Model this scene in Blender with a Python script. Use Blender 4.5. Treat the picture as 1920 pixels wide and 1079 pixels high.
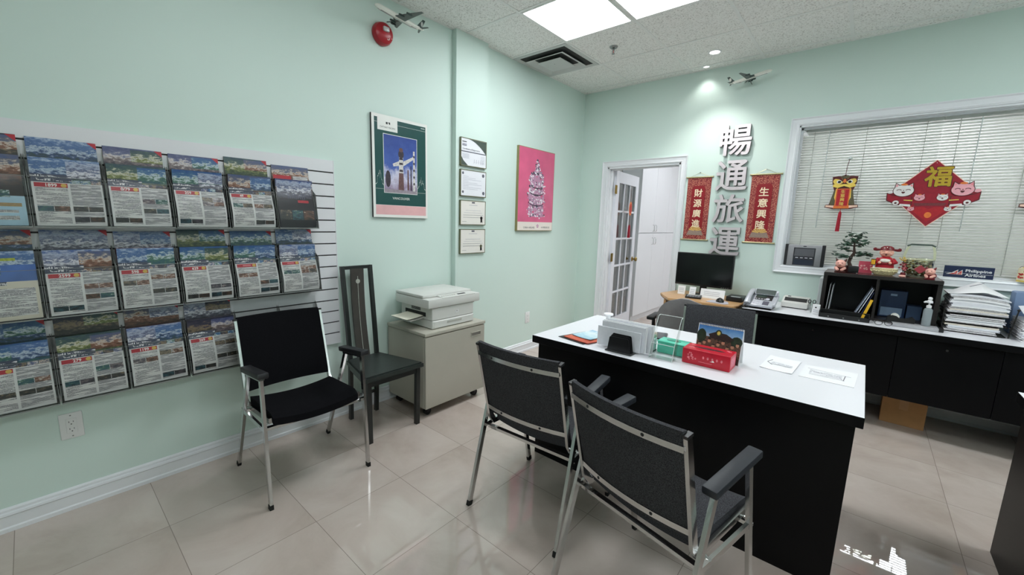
import bpy, bmesh, math, random
from math import sin, cos, pi, radians, sqrt, atan2
from mathutils import Matrix, Vector

for o in list(bpy.data.objects):
    bpy.data.objects.remove(o, do_unlink=True)
SC = bpy.context.scene
COL = SC.collection
random.seed(7)

# ------------------------------------------------------------------ camera
cam_d = bpy.data.cameras.new('camera'); cam = bpy.data.objects.new('camera', cam_d); COL.objects.link(cam)
cam_d.sensor_fit = 'HORIZONTAL'; cam_d.sensor_width = 36.0; cam_d.lens = 769.09 / 1920 * 36
cam_d.clip_start = 0.05; cam_d.clip_end = 60
def cam_matrix(yaw, pitch, roll, loc):
    cy, sy, cp, sp = cos(yaw), sin(yaw), cos(pitch), sin(pitch)
    f = Vector((-sy*cp, cy*cp, -sp)); r = Vector((cy, sy, 0)); u = r.cross(f)
    r2 = cos(roll)*r + sin(roll)*u; u2 = -sin(roll)*r + cos(roll)*u
    m = Matrix((r2, u2, -f)).transposed().to_4x4(); m.translation = Vector(loc)
    return m
cam.matrix_world = cam_matrix(0.7054, 0.1604, 0.0281, (2.7015, -4.405, 1.4064))
SC.camera = cam

# ------------------------------------------------------------------ look, world, light levels
SC.view_settings.view_transform = 'Standard'; SC.view_settings.look = 'None'
SC.view_settings.gamma = 1.0; SC.view_settings.use_curve_mapping = False
SC.view_settings.exposure = 0.3
W = bpy.data.worlds.new('world'); SC.world = W; W.use_nodes = True
W.node_tree.nodes['Background'].inputs[0].default_value = (0.9, 0.95, 1.0, 1); W.node_tree.nodes['Background'].inputs[1].default_value = 0.25
PANEL_LIGHT = 13.5        # emission of the ceiling light diffusers
HALL_LIGHT = 17.0
SPOT_W = 30.0
SC.cycles.max_bounces = 10; SC.cycles.diffuse_bounces = 5; SC.cycles.glossy_bounces = 4
SC.cycles.transparent_max_bounces = 24; SC.cycles.transmission_bounces = 8
SC.cycles.caustics_reflective = False; SC.cycles.caustics_refractive = False
SC.cycles.sample_clamp_indirect = 6.0
SC.cycles.use_denoising = True

# ------------------------------------------------------------------ materials
def lin(c):
    return tuple(((v/255)/12.92 if v/255 <= 0.04045 else ((v/255+0.055)/1.055)**2.4) for v in c)
MATS = {}
def mat(name, rgb, rough=0.5, metal=0.0, spec=0.5, noise=None, bump=None, coat=0.0, emit=None, alpha=None):
    """principled material; rgb in 0-255 display values; noise=(scale, amount) mottles the colour; bump=(scale, strength)"""
    if name in MATS: return MATS[name]
    m = bpy.data.materials.new(name); m.use_nodes = True; nt = m.node_tree; b = nt.nodes['Principled BSDF']
    c = lin(rgb); b.inputs['Base Color'].default_value = (*c, 1); b.inputs['Roughness'].default_value = rough
    b.inputs['Metallic'].default_value = metal; b.inputs['Specular IOR Level'].default_value = spec
    b.inputs['Coat Weight'].default_value = coat
    if emit: b.inputs['Emission Color'].default_value = (*lin(rgb), 1); b.inputs['Emission Strength'].default_value = emit
    if noise or bump:
        tc = nt.nodes.new('ShaderNodeTexCoord')
    if noise:
        n = nt.nodes.new('ShaderNodeTexNoise'); n.inputs['Scale'].default_value = noise[0]; n.inputs['Detail'].default_value = 4
        nt.links.new(tc.outputs['Object'], n.inputs['Vector'])
        mr = nt.nodes.new('ShaderNodeMapRange'); mr.inputs['From Min'].default_value = 0.3; mr.inputs['From Max'].default_value = 0.7
        mr.inputs['To Min'].default_value = 1-noise[1]; mr.inputs['To Max'].default_value = 1+noise[1]
        nt.links.new(n.outputs['Fac'], mr.inputs['Value'])
        mx = nt.nodes.new('ShaderNodeVectorMath'); mx.operation = 'SCALE'; mx.inputs[0].default_value = c
        nt.links.new(mr.outputs[0], mx.inputs['Scale']); nt.links.new(mx.outputs[0], b.inputs['Base Color'])
    if bump:
        n2 = nt.nodes.new('ShaderNodeTexNoise'); n2.inputs['Scale'].default_value = bump[0]; n2.inputs['Detail'].default_value = 3
        nt.links.new(tc.outputs['Object'], n2.inputs['Vector'])
        bp = nt.nodes.new('ShaderNodeBump'); bp.inputs['Strength'].default_value = bump[1]; bp.inputs['Distance'].default_value = 0.002
        nt.links.new(n2.outputs['Fac'], bp.inputs['Height']); nt.links.new(bp.outputs[0], b.inputs['Normal'])
    MATS[name] = m; return m
def N(nt, t, **kw):
    n = nt.nodes.new(t)
    for k, v in kw.items(): setattr(n, k, v)
    return n
def math_node(nt, op, a, b=None, clamp=False):
    n = N(nt, 'ShaderNodeMath', operation=op); n.use_clamp = clamp
    for i, v in enumerate((a, b)):
        if v is None: continue
        if isinstance(v, (int, float)): n.inputs[i].default_value = v
        else: nt.links.new(v, n.inputs[i])
    return n.outputs[0]
def mix_rgb(nt, f, a, b):
    n = N(nt, 'ShaderNodeMix', data_type='RGBA')
    if isinstance(f, (int, float)): n.inputs[0].default_value = f
    else: nt.links.new(f, n.inputs[0])
    for i, v in ((6, a), (7, b)):
        if isinstance(v, tuple): n.inputs[i].default_value = (*v, 1)
        else: nt.links.new(v, n.inputs[i])
    return n.outputs[2]
def ramp(nt, fac, stops, const=False):
    r = N(nt, 'ShaderNodeValToRGB'); cr = r.color_ramp; cr.interpolation = 'CONSTANT' if const else 'LINEAR'
    while len(cr.elements) < len(stops): cr.elements.new(0.5)
    for e, (p, c) in zip(cr.elements, stops): e.position = p; e.color = (*lin(c), 1)
    nt.links.new(fac, r.inputs[0]); return r.outputs[0]
def new_mat(name):
    m = bpy.data.materials.new(name); m.use_nodes = True; MATS[name] = m
    return m, m.node_tree, m.node_tree.nodes['Principled BSDF']

def mat_floor():
    m, nt, b = new_mat('polished_tile')
    tc = N(nt, 'ShaderNodeTexCoord'); sp = N(nt, 'ShaderNodeSeparateXYZ'); nt.links.new(tc.outputs['Object'], sp.inputs[0])
    T = 0.4545
    def edge(out, off):
        f = math_node(nt, 'FRACT', math_node(nt, 'DIVIDE', math_node(nt, 'SUBTRACT', out, off), T))
        d = math_node(nt, 'MULTIPLY', math_node(nt, 'MINIMUM', f, math_node(nt, 'SUBTRACT', 1.0, f)), T)
        return math_node(nt, 'LESS_THAN', d, 0.0013)
    g = math_node(nt, 'MAXIMUM', edge(sp.outputs[0], 1.380-4.545), edge(sp.outputs[1], -2.767-9.09))
    wn = N(nt, 'ShaderNodeTexWhiteNoise', noise_dimensions='2D')
    cb = N(nt, 'ShaderNodeCombineXYZ')
    nt.links.new(math_node(nt, 'FLOOR', math_node(nt, 'DIVIDE', math_node(nt, 'SUBTRACT', sp.outputs[0], 1.380-4.545), T)), cb.inputs[0])
    nt.links.new(math_node(nt, 'FLOOR', math_node(nt, 'DIVIDE', math_node(nt, 'SUBTRACT', sp.outputs[1], -2.767-9.09), T)), cb.inputs[1])
    nt.links.new(cb.outputs[0], wn.inputs[0])
    n = N(nt, 'ShaderNodeTexNoise'); n.inputs['Scale'].default_value = 2.2; n.inputs['Detail'].default_value = 9; n.inputs['Roughness'].default_value = 0.62
    n.inputs['Distortion'].default_value = 0.6
    off = N(nt, 'ShaderNodeVectorMath', operation='MULTIPLY_ADD'); nt.links.new(wn.outputs['Color'], off.inputs[0])
    off.inputs[1].default_value = (7, 7, 7); nt.links.new(tc.outputs['Object'], off.inputs[2]); nt.links.new(off.outputs[0], n.inputs['Vector'])
    c = ramp(nt, n.outputs['Fac'], [(0.3, (182, 167, 157)), (0.5, (196, 182, 173)), (0.7, (206, 194, 186))])
    nt.links.new(mix_rgb(nt, g, c, lin((146, 134, 125))), b.inputs['Base Color'])
    b.inputs['Roughness'].default_value = 0.018; b.inputs['Specular IOR Level'].default_value = 0.75
    return m
def mat_ceiling():
    m, nt, b = new_mat('fissured_ceiling_tile')
    tc = N(nt, 'ShaderNodeTexCoord')
    n = N(nt, 'ShaderNodeTexNoise'); n.inputs['Scale'].default_value = 110; n.inputs['Detail'].default_value = 3
    nt.links.new(tc.outputs['Object'], n.inputs['Vector'])
    c = ramp(nt, n.outputs['Fac'], [(0.34, (196, 194, 191)), (0.44, (236, 235, 232)), (0.6, (242, 241, 239)), (0.72, (246, 246, 244))])
    nt.links.new(c, b.inputs['Base Color']); b.inputs['Roughness'].default_value = 0.9; b.inputs['Specular IOR Level'].default_value = 0.1
    bp = N(nt, 'ShaderNodeBump'); bp.inputs['Strength'].default_value = 0.25; bp.inputs['Distance'].default_value = 0.002
    nt.links.new(n.outputs['Fac'], bp.inputs['Height']); nt.links.new(bp.outputs[0], b.inputs['Normal'])
    return m
def mat_glass(name, tint=(1, 1, 1), refl=1.0, rough=0.03):
    """thin clear sheet: see-through with a fresnel sheen, so light passes straight through"""
    m = bpy.data.materials.new(name); m.use_nodes = True; nt = m.node_tree; nt.nodes.clear()
    out = N(nt, 'ShaderNodeOutputMaterial'); t = N(nt, 'ShaderNodeBsdfTransparent'); t.inputs[0].default_value = (*tint, 1)
    g = N(nt, 'ShaderNodeBsdfGlossy'); g.inputs['Roughness'].default_value = rough
    fr = N(nt, 'ShaderNodeFresnel'); fr.inputs[0].default_value = 1.45
    mx = N(nt, 'ShaderNodeMixShader')
    nt.links.new(math_node(nt, 'MULTIPLY', fr.outputs[0], refl), mx.inputs[0]); nt.links.new(t.outputs[0], mx.inputs[1]); nt.links.new(g.outputs[0], mx.inputs[2])
    nt.links.new(mx.outputs[0], out.inputs[0]); MATS[name] = m; return m
def mat_fabric(name, dark, light, scale=420):
    m, nt, b = new_mat(name)
    tc = N(nt, 'ShaderNodeTexCoord'); n = N(nt, 'ShaderNodeTexNoise'); n.inputs['Scale'].default_value = scale; n.inputs['Detail'].default_value = 2
    nt.links.new(tc.outputs['Object'], n.inputs['Vector'])
    nt.links.new(ramp(nt, n.outputs['Fac'], [(0.38, dark), (0.62, light)]), b.inputs['Base Color'])
    b.inputs['Roughness'].default_value = 0.95; b.inputs['Specular IOR Level'].default_value = 0.12
    bp = N(nt, 'ShaderNodeBump'); bp.inputs['Strength'].default_value = 0.25; bp.inputs['Distance'].default_value = 0.001
    nt.links.new(n.outputs['Fac'], bp.inputs['Height']); nt.links.new(bp.outputs[0], b.inputs['Normal'])
    return m
def mat_wood(name, a, bcol, axis=0, scale=3.0, rough=0.35):
    m, nt, b = new_mat(name)
    tc = N(nt, 'ShaderNodeTexCoord'); mp = N(nt, 'ShaderNodeMapping'); s = [scale*9]*3; s[axis] = scale; mp.inputs['Scale'].default_value = s
    nt.links.new(tc.outputs['Object'], mp.inputs[0]); n = N(nt, 'ShaderNodeTexNoise'); n.inputs['Scale'].default_value = 1.5; n.inputs['Detail'].default_value = 6
    nt.links.new(mp.outputs[0], n.inputs['Vector'])
    nt.links.new(ramp(nt, n.outputs['Fac'], [(0.3, a), (0.7, bcol)]), b.inputs['Base Color']); b.inputs['Roughness'].default_value = rough
    return m
def mat_photo(name, stops, zr=(0.0, 1.0), scale=(9, 26), amp=0.9, detail=5, up='z'):
    """a printed landscape picture: bands of colour broken up by noise, in the sheet's own coordinates"""
    m, nt, b = new_mat(name)
    tc = N(nt, 'ShaderNodeTexCoord'); oi = N(nt, 'ShaderNodeObjectInfo')
    mp = N(nt, 'ShaderNodeMapping'); mp.inputs['Scale'].default_value = (scale[0], scale[0], scale[1])
    ad = N(nt, 'ShaderNodeVectorMath', operation='ADD'); nt.links.new(tc.outputs['Object'], mp.inputs[0]); nt.links.new(mp.outputs[0], ad.inputs[0])
    ml = N(nt, 'ShaderNodeVectorMath', operation='SCALE'); ml.inputs['Scale'].default_value = 13.0
    nt.links.new(oi.outputs['Location'], ml.inputs[0]); nt.links.new(ml.outputs[0], ad.inputs[1])
    n = N(nt, 'ShaderNodeTexNoise'); n.inputs['Scale'].default_value = 1.6; n.inputs['Detail'].default_value = detail; n.inputs['Roughness'].default_value = 0.66
    nt.links.new(ad.outputs[0], n.inputs['Vector'])
    sp = N(nt, 'ShaderNodeSeparateXYZ'); nt.links.new(tc.outputs['Object'], sp.inputs[0])
    v = math_node(nt, 'DIVIDE', math_node(nt, 'SUBTRACT', sp.outputs['xyz'.index(up)], zr[0]), zr[1]-zr[0])
    f = math_node(nt, 'ADD', v, math_node(nt, 'MULTIPLY', math_node(nt, 'SUBTRACT', n.outputs['Fac'], 0.5), amp), True)
    nt.links.new(ramp(nt, f, stops), b.inputs['Base Color']); b.inputs['Roughness'].default_value = 0.35
    return m
def mat_text(name, paper, ink, axis='z', freq=150, dens=0.5, cross=70, rough=0.4):
    """printed paragraphs: rows of broken ink on paper"""
    m, nt, b = new_mat(name)
    tc = N(nt, 'ShaderNodeTexCoord'); sp = N(nt, 'ShaderNodeSeparateXYZ'); nt.links.new(tc.outputs['Object'], sp.inputs[0])
    i = 'xyz'.index(axis)
    fr = math_node(nt, 'FRACT', math_node(nt, 'MULTIPLY', sp.outputs[i], freq))
    line = math_node(nt, 'LESS_THAN', fr, 0.62)
    mp = N(nt, 'ShaderNodeMapping'); s = [cross*4]*3; s[i] = freq*0.8; mp.inputs['Scale'].default_value = s
    nt.links.new(tc.outputs['Object'], mp.inputs[0]); n = N(nt, 'ShaderNodeTexNoise'); n.inputs['Scale'].default_value = 1.0; n.inputs['Detail'].default_value = 2
    nt.links.new(mp.outputs[0], n.inputs['Vector'])
    mp2 = N(nt, 'ShaderNodeMapping'); s2 = [14.0]*3; s2[i] = freq*1.0; mp2.inputs['Scale'].default_value = s2
    nt.links.new(tc.outputs['Object'], mp2.inputs[0]); n2 = N(nt, 'ShaderNodeTexNoise'); n2.inputs['Scale'].default_value = 1.0
    nt.links.new(mp2.outputs[0], n2.inputs['Vector'])
    f = math_node(nt, 'MULTIPLY', line, math_node(nt, 'GREATER_THAN', n.outputs['Fac'], 1-dens))
    f = math_node(nt, 'MULTIPLY', f, math_node(nt, 'GREATER_THAN', n2.outputs['Fac'], 0.45))
    nt.links.new(mix_rgb(nt, f, lin(paper), lin(ink)), b.inputs['Base Color']); b.inputs['Roughness'].default_value = rough
    return m
def mat_emit(name, rgb, s):
    m = bpy.data.materials.new(name); m.use_nodes = True; nt = m.node_tree; nt.nodes.clear()
    out = N(nt, 'ShaderNodeOutputMaterial'); e = N(nt, 'ShaderNodeEmission'); e.inputs[0].default_value = (*lin(rgb), 1); e.inputs[1].default_value = s
    nt.links.new(e.outputs[0], out.inputs[0]); MATS[name] = m; return m

WALL = mat('mint_wall_paint', (207, 224, 217), 0.55, spec=0.3, noise=(0.7, 0.015), bump=(160, 0.05))
WHITEWALL = mat('white_wall_paint', (226, 226, 226), 0.6, noise=(0.8, 0.012))
TRIM = mat('white_gloss_trim', (226, 228, 232), 0.28, noise=(1.2, 0.012))
FLOOR = mat_floor(); CEIL = mat_ceiling()
TBAR = mat('grid_white', (232, 232, 230), 0.5, noise=(3, 0.02))
PANEL = mat_emit('light_diffuser', (246, 252, 255), PANEL_LIGHT)
HPANEL = mat_emit('hall_light_diffuser', (246, 250, 255), HALL_LIGHT)
DOWN = mat_emit('downlight_lamp', (255, 250, 240), 14)
CHROME = mat('chrome', (200, 200, 200), 0.16, 1.0, noise=(30, 0.03))
STEEL = mat('brushed_steel', (150, 150, 150), 0.3, 1.0, noise=(60, 0.05))
BRASS = mat('aged_brass', (150, 125, 70), 0.35, 1.0, noise=(40, 0.08))
BLACK = mat('black_plastic', (20, 20, 22), 0.4, noise=(25, 0.08))
BLACKM = mat('black_laminate', (9, 9, 11), 0.42, spec=0.15, noise=(4, 0.1))
RUBBER = mat('black_rubber', (16, 16, 16), 0.8, noise=(30, 0.1))
WHITELAM = mat('white_laminate', (228, 228, 233), 0.3, noise=(5, 0.006))
PAPER = mat('white_paper', (236, 236, 238), 0.7, noise=(40, 0.01))
PAPERG = mat('grey_white_paper', (224, 225, 231), 0.7, noise=(60, 0.03))
GREYFAB = mat_fabric('grey_tweed', (40, 40, 43), (80, 80, 84))
BLACKFAB = mat_fabric('black_cloth', (8, 8, 11), (18, 18, 22))
ACRYL = mat_glass('clear_acrylic', (0.99, 0.995, 0.992), 0.45, 0.12)
ACRYLEDGE = mat('acrylic_edge', (232, 240, 238), 0.25, noise=(20, 0.03))
GLASS = mat_glass('window_glass', (0.99, 0.997, 0.995), 0.8)
RED = mat('festive_red', (176, 20, 36), 0.5, noise=(60, 0.12))
GOLD = mat('gold_foil', (214, 178, 74), 0.3, 0.75, noise=(80, 0.12))
GOLDP = mat('gold_print', (224, 196, 96), 0.45, noise=(90, 0.12))

# ------------------------------------------------------------------ mesh builder
class MB:
    """collects shapes in one bmesh, links them as ONE mesh object"""
    def __init__(s): s.bm = bmesh.new(); s.mats = []; s.T = Matrix()
    def mi(s, m):
        if m is None: m = BLACK
        if m not in s.mats: s.mats.append(m)
        return s.mats.index(m)
    def absorb(s, tb, m, T=None):
        i = s.mi(m)
        for f in tb.faces: f.material_index = i
        tb.transform(s.T @ T if T is not None else s.T)
        me = bpy.data.meshes.new('tmp'); tb.to_mesh(me); tb.free(); s.bm.from_mesh(me); bpy.data.meshes.remove(me)
    def box(s, x0, x1, y0, y1, z0, z1, m=None, bev=0, seg=1, T=None, top=None, front=None):
        tb = bmesh.new(); bmesh.ops.create_cube(tb, size=1.0)
        for v in tb.verts: v.co = Vector(((x0+x1)/2+v.co.x*(x1-x0), (y0+y1)/2+v.co.y*(y1-y0), (z0+z1)/2+v.co.z*(z1-z0)))
        if bev: bmesh.ops.bevel(tb, geom=tb.edges[:], offset=bev, segments=seg, affect='EDGES', profile=0.5)
        if top is not None or front is not None:
            tb.normal_update()
            s.mi(m)
            sel = [(f, top) for f in tb.faces if top is not None and f.normal.z > 0.9] + [(f, front) for f in tb.faces if front is not None and f.normal.y < -0.9]
            sel = [(f.index, mm) for f, mm in sel]
            i = s.mi(m)
            for f in tb.faces: f.material_index = i
            tb.faces.ensure_lookup_table()
            for idx, mm in sel: tb.faces[idx].material_index = s.mi(mm)
            tb.transform(s.T @ T if T is not None else s.T)
            me = bpy.data.meshes.new('tmp'); tb.to_mesh(me); tb.free(); s.bm.from_mesh(me); bpy.data.meshes.remove(me)
            return
        s.absorb(tb, m, T)
    def cyl(s, p0, p1, r0, r1=None, seg=20, m=None, T=None):
        s.loft([(p0, r0), (p1, r0 if r1 is None else r1)], seg, m, T)
    def loft(s, rings, seg=16, m=None, T=None, cap=True):
        """round sweep through [(point, radius), ...] (radius may be (rx, ry))"""
        tb = bmesh.new(); pts = [Vector(p) for p, r in rings]; prev = None; n = len(pts); up = None
        for k in range(n):
            d = (pts[min(k+1, n-1)] - pts[max(k-1, 0)])
            d = d.normalized() if d.length > 1e-9 else Vector((0, 0, 1))
            if up is None:
                a = Vector((0, 0, 1)) if abs(d.z) < 0.9 else Vector((0, 1, 0)); up = (a - d*a.dot(d)).normalized()
            else:
                up = (up - d*up.dot(d)).normalized()
            side = d.cross(up); r = rings[k][1]; rx, ry = r if isinstance(r, tuple) else (r, r)
            ring = [tb.verts.new(pts[k] + side*rx*cos(2*pi*j/seg) + up*ry*sin(2*pi*j/seg)) for j in range(seg)]
            if prev:
                for j in range(seg): tb.faces.new((prev[j], prev[(j+1) % seg], ring[(j+1) % seg], ring[j]))
            elif cap: tb.faces.new(ring[::-1])
            prev = ring
        if cap: tb.faces.new(prev)
        bmesh.ops.recalc_face_normals(tb, faces=tb.faces[:]); s.absorb(tb, m, T)
    def tube(s, pts, r, seg=10, m=None, T=None): s.loft([(p, r) for p in pts], seg, m, T)
    def bar(s, pts, w, h, m=None, side=None, T=None):
        """rectangular-section sweep; side = the direction the width w lies along"""
        tb = bmesh.new(); P = [Vector(p) for p in pts]; n = len(P); prev = None
        for k in range(n):
            d = (P[min(k+1, n-1)] - P[max(k-1, 0)]).normalized()
            if side is not None: sd = Vector(side); sd = (sd - d*sd.dot(d)).normalized()
            else:
                a = Vector((0, 0, 1)) if abs(d.z) < 0.9 else Vector((1, 0, 0)); sd = d.cross(a).normalized()
            u = d.cross(sd)
            if 0 < k < n-1:
                d0 = (P[k]-P[k-1]).normalized(); q = max(0.5, d0.dot(d))
            else: q = 1
            ring = [tb.verts.new(P[k] + sd*(w/2)*a + u*(h/2)/q*b) for a, b in ((-1, -1), (1, -1), (1, 1), (-1, 1))]
            if prev:
                for j in range(4): tb.faces.new((prev[j], prev[(j+1) % 4], ring[(j+1) % 4], ring[j]))
            else: tb.faces.new(ring[::-1])
            prev = ring
        tb.faces.new(prev); bmesh.ops.recalc_face_normals(tb, faces=tb.faces[:]); s.absorb(tb, m, T)
    def lathe(s, prof, seg=28, m=None, T=None, ang=2*pi):
        tb = bmesh.new(); rings = []; full = abs(ang-2*pi) < 1e-6
        for r, z in prof:
            if r < 1e-6: rings.append([tb.verts.new((0, 0, z))]); continue
            rings.append([tb.verts.new((r*cos(ang*j/seg), r*sin(ang*j/seg), z)) for j in range(seg if full else seg+1)])
        for a, b in zip(rings, rings[1:]):
            K = seg
            for j in range(K):
                ja, jb = (j+1) % len(a), (j+1) % len(b)
                if len(a) == 1 and len(b) == 1: break
                if len(a) == 1: tb.faces.new((a[0], b[j], b[jb]))
                elif len(b) == 1: tb.faces.new((a[j], b[0], a[ja]))
                else: tb.faces.new((a[j], b[j], b[jb], a[ja]))
        bmesh.ops.recalc_face_normals(tb, faces=tb.faces[:]); s.absorb(tb, m, T)
    def sph(s, c, r, m=None, seg=20, rings=12, T=None):
        tb = bmesh.new(); bmesh.ops.create_uvsphere(tb, u_segments=seg, v_segments=rings, radius=1)
        rr = r if isinstance(r, tuple) else (r, r, r)
        for v in tb.verts: v.co = Vector((c[0]+v.co.x*rr[0], c[1]+v.co.y*rr[1], c[2]+v.co.z*rr[2]))
        s.absorb(tb, m, T)
    def prism(s, poly, d0, d1, m=None, F=None, bev=0):
        """polygon (2-D points) between depths d0 and d1 in frame F (columns u, v, n)"""
        tb = bmesh.new(); a = [tb.verts.new((p[0], p[1], d0)) for p in poly]; b = [tb.verts.new((p[0], p[1], d1)) for p in poly]; n = len(poly)
        tb.faces.new(a[::-1]); top = tb.faces.new(b)
        for i in range(n): tb.faces.new((a[i], a[(i+1) % n], b[(i+1) % n], b[i]))
        bmesh.ops.recalc_face_normals(tb, faces=tb.faces[:])
        if bev: bmesh.ops.bevel(tb, geom=[e for e in top.edges], offset=bev, segments=2, affect='EDGES')
        bmesh.ops.triangulate(tb, faces=[f for f in tb.faces if len(f.verts) > 4])
        s.absorb(tb, m, F)
    def grid(s, fn, nu, nv, m=None, T=None, flip=False):
        tb = bmesh.new(); V = [[tb.verts.new(fn(i/nu, j/nv)) for j in range(nv+1)] for i in range(nu+1)]
        for i in range(nu):
            for j in range(nv):
                q = (V[i][j], V[i+1][j], V[i+1][j+1], V[i][j+1]); tb.faces.new(q[::-1] if flip else q)
        s.absorb(tb, m, T)
    def slab(s, fn, t, nu, nv, m=None, T=None, front=None):
        """curved sheet with thickness: fn(u,v)->point, t(u,v)->offset vector to the back"""
        tb = bmesh.new()
        A = [[tb.verts.new(fn(i/nu, j/nv)) for j in range(nv+1)] for i in range(nu+1)]
        B = [[tb.verts.new(Vector(fn(i/nu, j/nv)) + Vector(t(i/nu, j/nv))) for j in range(nv+1)] for i in range(nu+1)]
        fa = []
        for i in range(nu):
            for j in range(nv):
                fa.append(tb.faces.new((A[i][j], A[i+1][j], A[i+1][j+1], A[i][j+1]))); tb.faces.new((B[i][j], B[i][j+1], B[i+1][j+1], B[i+1][j]))
        for i in range(nu):
            tb.faces.new((A[i][0], B[i][0], B[i+1][0], A[i+1][0])); tb.faces.new((A[i][nv], A[i+1][nv], B[i+1][nv], B[i][nv]))
        for j in range(nv):
            tb.faces.new((A[0][j], A[0][j+1], B[0][j+1], B[0][j])); tb.faces.new((A[nu][j], B[nu][j], B[nu][j+1], A[nu][j+1]))
        bmesh.ops.recalc_face_normals(tb, faces=tb.faces[:]); s.absorb(tb, m, T)
    def mesh(s, me, m=None, T=None):
        tb = bmesh.new(); tb.from_mesh(me); s.absorb(tb, m, T)
    def text(s, string, F, cx, cy, w=None, h=None, m=None, ext=0.0004, bold=0.0, lift=0.0, sx=1.0):
        """lettering centred at (cx, cy) of frame F, fitted to width w and/or height h"""
        me, (x0, x1, y0, y1) = glyphs(string, bold)
        k = h/(y1-y0) if h else w/(x1-x0); kx = (w/(x1-x0)) if (w and h) else k*sx
        T = F @ Matrix.Translation((cx - kx*(x0+x1)/2, cy - k*(y0+y1)/2, lift+ext)) @ Matrix.Diagonal((kx, k, ext/0.01, 1))
        s.mesh(me, m, T)
    def build(s, name, parent=None, smooth=35, kind=None):
        bmesh.ops.remove_doubles(s.bm, verts=s.bm.verts[:], dist=1e-6)
        me = bpy.data.meshes.new(name); s.bm.to_mesh(me); s.bm.free()
        for m in s.mats: me.materials.append(m)
        if smooth and len(me.polygons):
            me.polygons.foreach_set('use_smooth', [True]*len(me.polygons)); me.set_sharp_from_angle(angle=radians(smooth))
        o = bpy.data.objects.new(name, me); COL.objects.link(o)
        if parent is not None: o.parent = parent
        if kind: o['kind'] = kind
        return o
GL = {}
def glyphs(string, bold=0.0):
    k = (string, bold)
    if k not in GL:
        cu = bpy.data.curves.new('t', 'FONT'); cu.body = string; cu.size = 1.0; cu.extrude = 0.01; cu.resolution_u = 3
        o = bpy.data.objects.new('t', cu); COL.objects.link(o)
        dg = bpy.context.evaluated_depsgraph_get(); me = bpy.data.meshes.new_from_object(o.evaluated_get(dg))
        bpy.data.objects.remove(o, do_unlink=True)
        if bold:      # heavier strokes: the same glyph laid over itself, nudged all round
            tb = bmesh.new()
            for i in range(8):
                m2 = me.copy(); m2.transform(Matrix.Translation((bold*cos(i*pi/4), bold*sin(i*pi/4), 0.0005*i))); tb.from_mesh(m2); bpy.data.meshes.remove(m2)
            tb.to_mesh(me); tb.free()
        xs = [v.co.x for v in me.vertices] or [0, 1]; ys = [v.co.y for v in me.vertices] or [0, 1]
        GL[k] = (me, (min(xs), max(xs), min(ys), max(ys)))
    return GL[k]
def frame(o, u, v):
    u = Vector(u).normalized(); v = Vector(v).normalized(); n = u.cross(v)
    m = Matrix((u, v, n)).transposed().to_4x4(); m.translation = Vector(o); return m
def wall_l(x, y, z): return frame((x, y, z), (0, 1, 0), (0, 0, 1))      # on the side wall, facing +x
def wall_b(x, y, z): return frame((x, y, z), (1, 0, 0), (0, 0, 1))      # on the far wall, facing -y
def rotz(a): return Matrix.Rotation(a, 4, 'Z')
def tag(o, label, cat, group=None):
    o['label'] = label; o['category'] = cat
    if group: o['group'] = group
    return o
def thing(name, label, cat, loc=(0, 0, 0), rz=0.0, group=None):
    o = bpy.data.objects.new(name, None); COL.objects.link(o); o.empty_display_size = 0.1
    o.location = loc; o.rotation_euler = (0, 0, rz)
    return tag(o, label, cat, group)
def one(mb, name, label, cat, loc=(0, 0, 0), rz=0.0, group=None, smooth=35):
    o = mb.build(name, None, smooth); o.location = loc; o.rotation_euler = (0, 0, rz); return tag(o, label, cat, group)
def copy_tree(o, parent=None):
    c = o.copy(); COL.objects.link(c)
    if parent is not None: c.parent = parent
    for ch in list(o.children): copy_tree(ch, c)
    return c
def circle(cx, cy, rx, ry=None, n=24, a0=0, a1=2*pi):
    ry = rx if ry is None else ry
    return [(cx+rx*cos(a0+(a1-a0)*i/n), cy+ry*sin(a0+(a1-a0)*i/n)) for i in range(n + (0 if abs(a1-a0-2*pi) < 1e-6 else 1))]
def lerp(a, b, t): return a+(b-a)*t
# ================================================================== the setting
H = 2.896; RX = 5.2; RY = -6.4; BY = 3.3; WT = 0.14
DX0, DX1, DZ = 0.352, 1.174, 2.045            # doorway
WX0, WX1, WZ0, WZ1 = 2.148, 4.30, 1.083, 2.282  # window opening
b = MB(); b.box(-0.1, RX+0.1, RY-0.1, BY+0.1, -0.06, 0, FLOOR); b.build('floor', kind='structure', smooth=0)
b = MB(); b.box(-0.1, RX+0.1, RY-0.1, BY+0.1, H, H+0.05, CEIL); b.build('ceiling', kind='structure', smooth=0)
b = MB(); b.box(-0.1, 0, RY-0.1, 0, 0, H, WALL); b.build('wall_left', kind='structure', smooth=0)
b = MB(); b.box(0, 0.05, -2.052, -1.69, 0, H, WALL); b.build('wall_pilaster', kind='structure', smooth=0)
b = MB()
for x0, x1, z0, z1 in ((-0.1, DX0, 0, H), (DX0, DX1, DZ, H), (DX1, WX0, 0, H), (WX0, WX1, 0, WZ0), (WX0, WX1, WZ1, H), (WX1, RX+0.1, 0, H)):
    b.box(x0, x1, 0, WT, z0, z1, WALL)
b.build('wall_back', kind='structure', smooth=0)
b = MB(); b.box(RX, RX+0.1, RY-0.1, 0, 0, H, WALL); b.build('wall_right', kind='structure', smooth=0)
b = MB(); b.box(0, RX, RY-0.1, RY, 0, H, WALL); b.build('wall_front', kind='structure', smooth=0)
b = MB()
b.box(-0.1, -0.04, WT, BY, 0, H, WHITEWALL); b.box(RX, RX+0.1, WT, BY, 0, H, WHITEWALL); b.box(-0.1, RX+0.1, BY, BY+0.1, 0, H, WHITEWALL)
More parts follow.
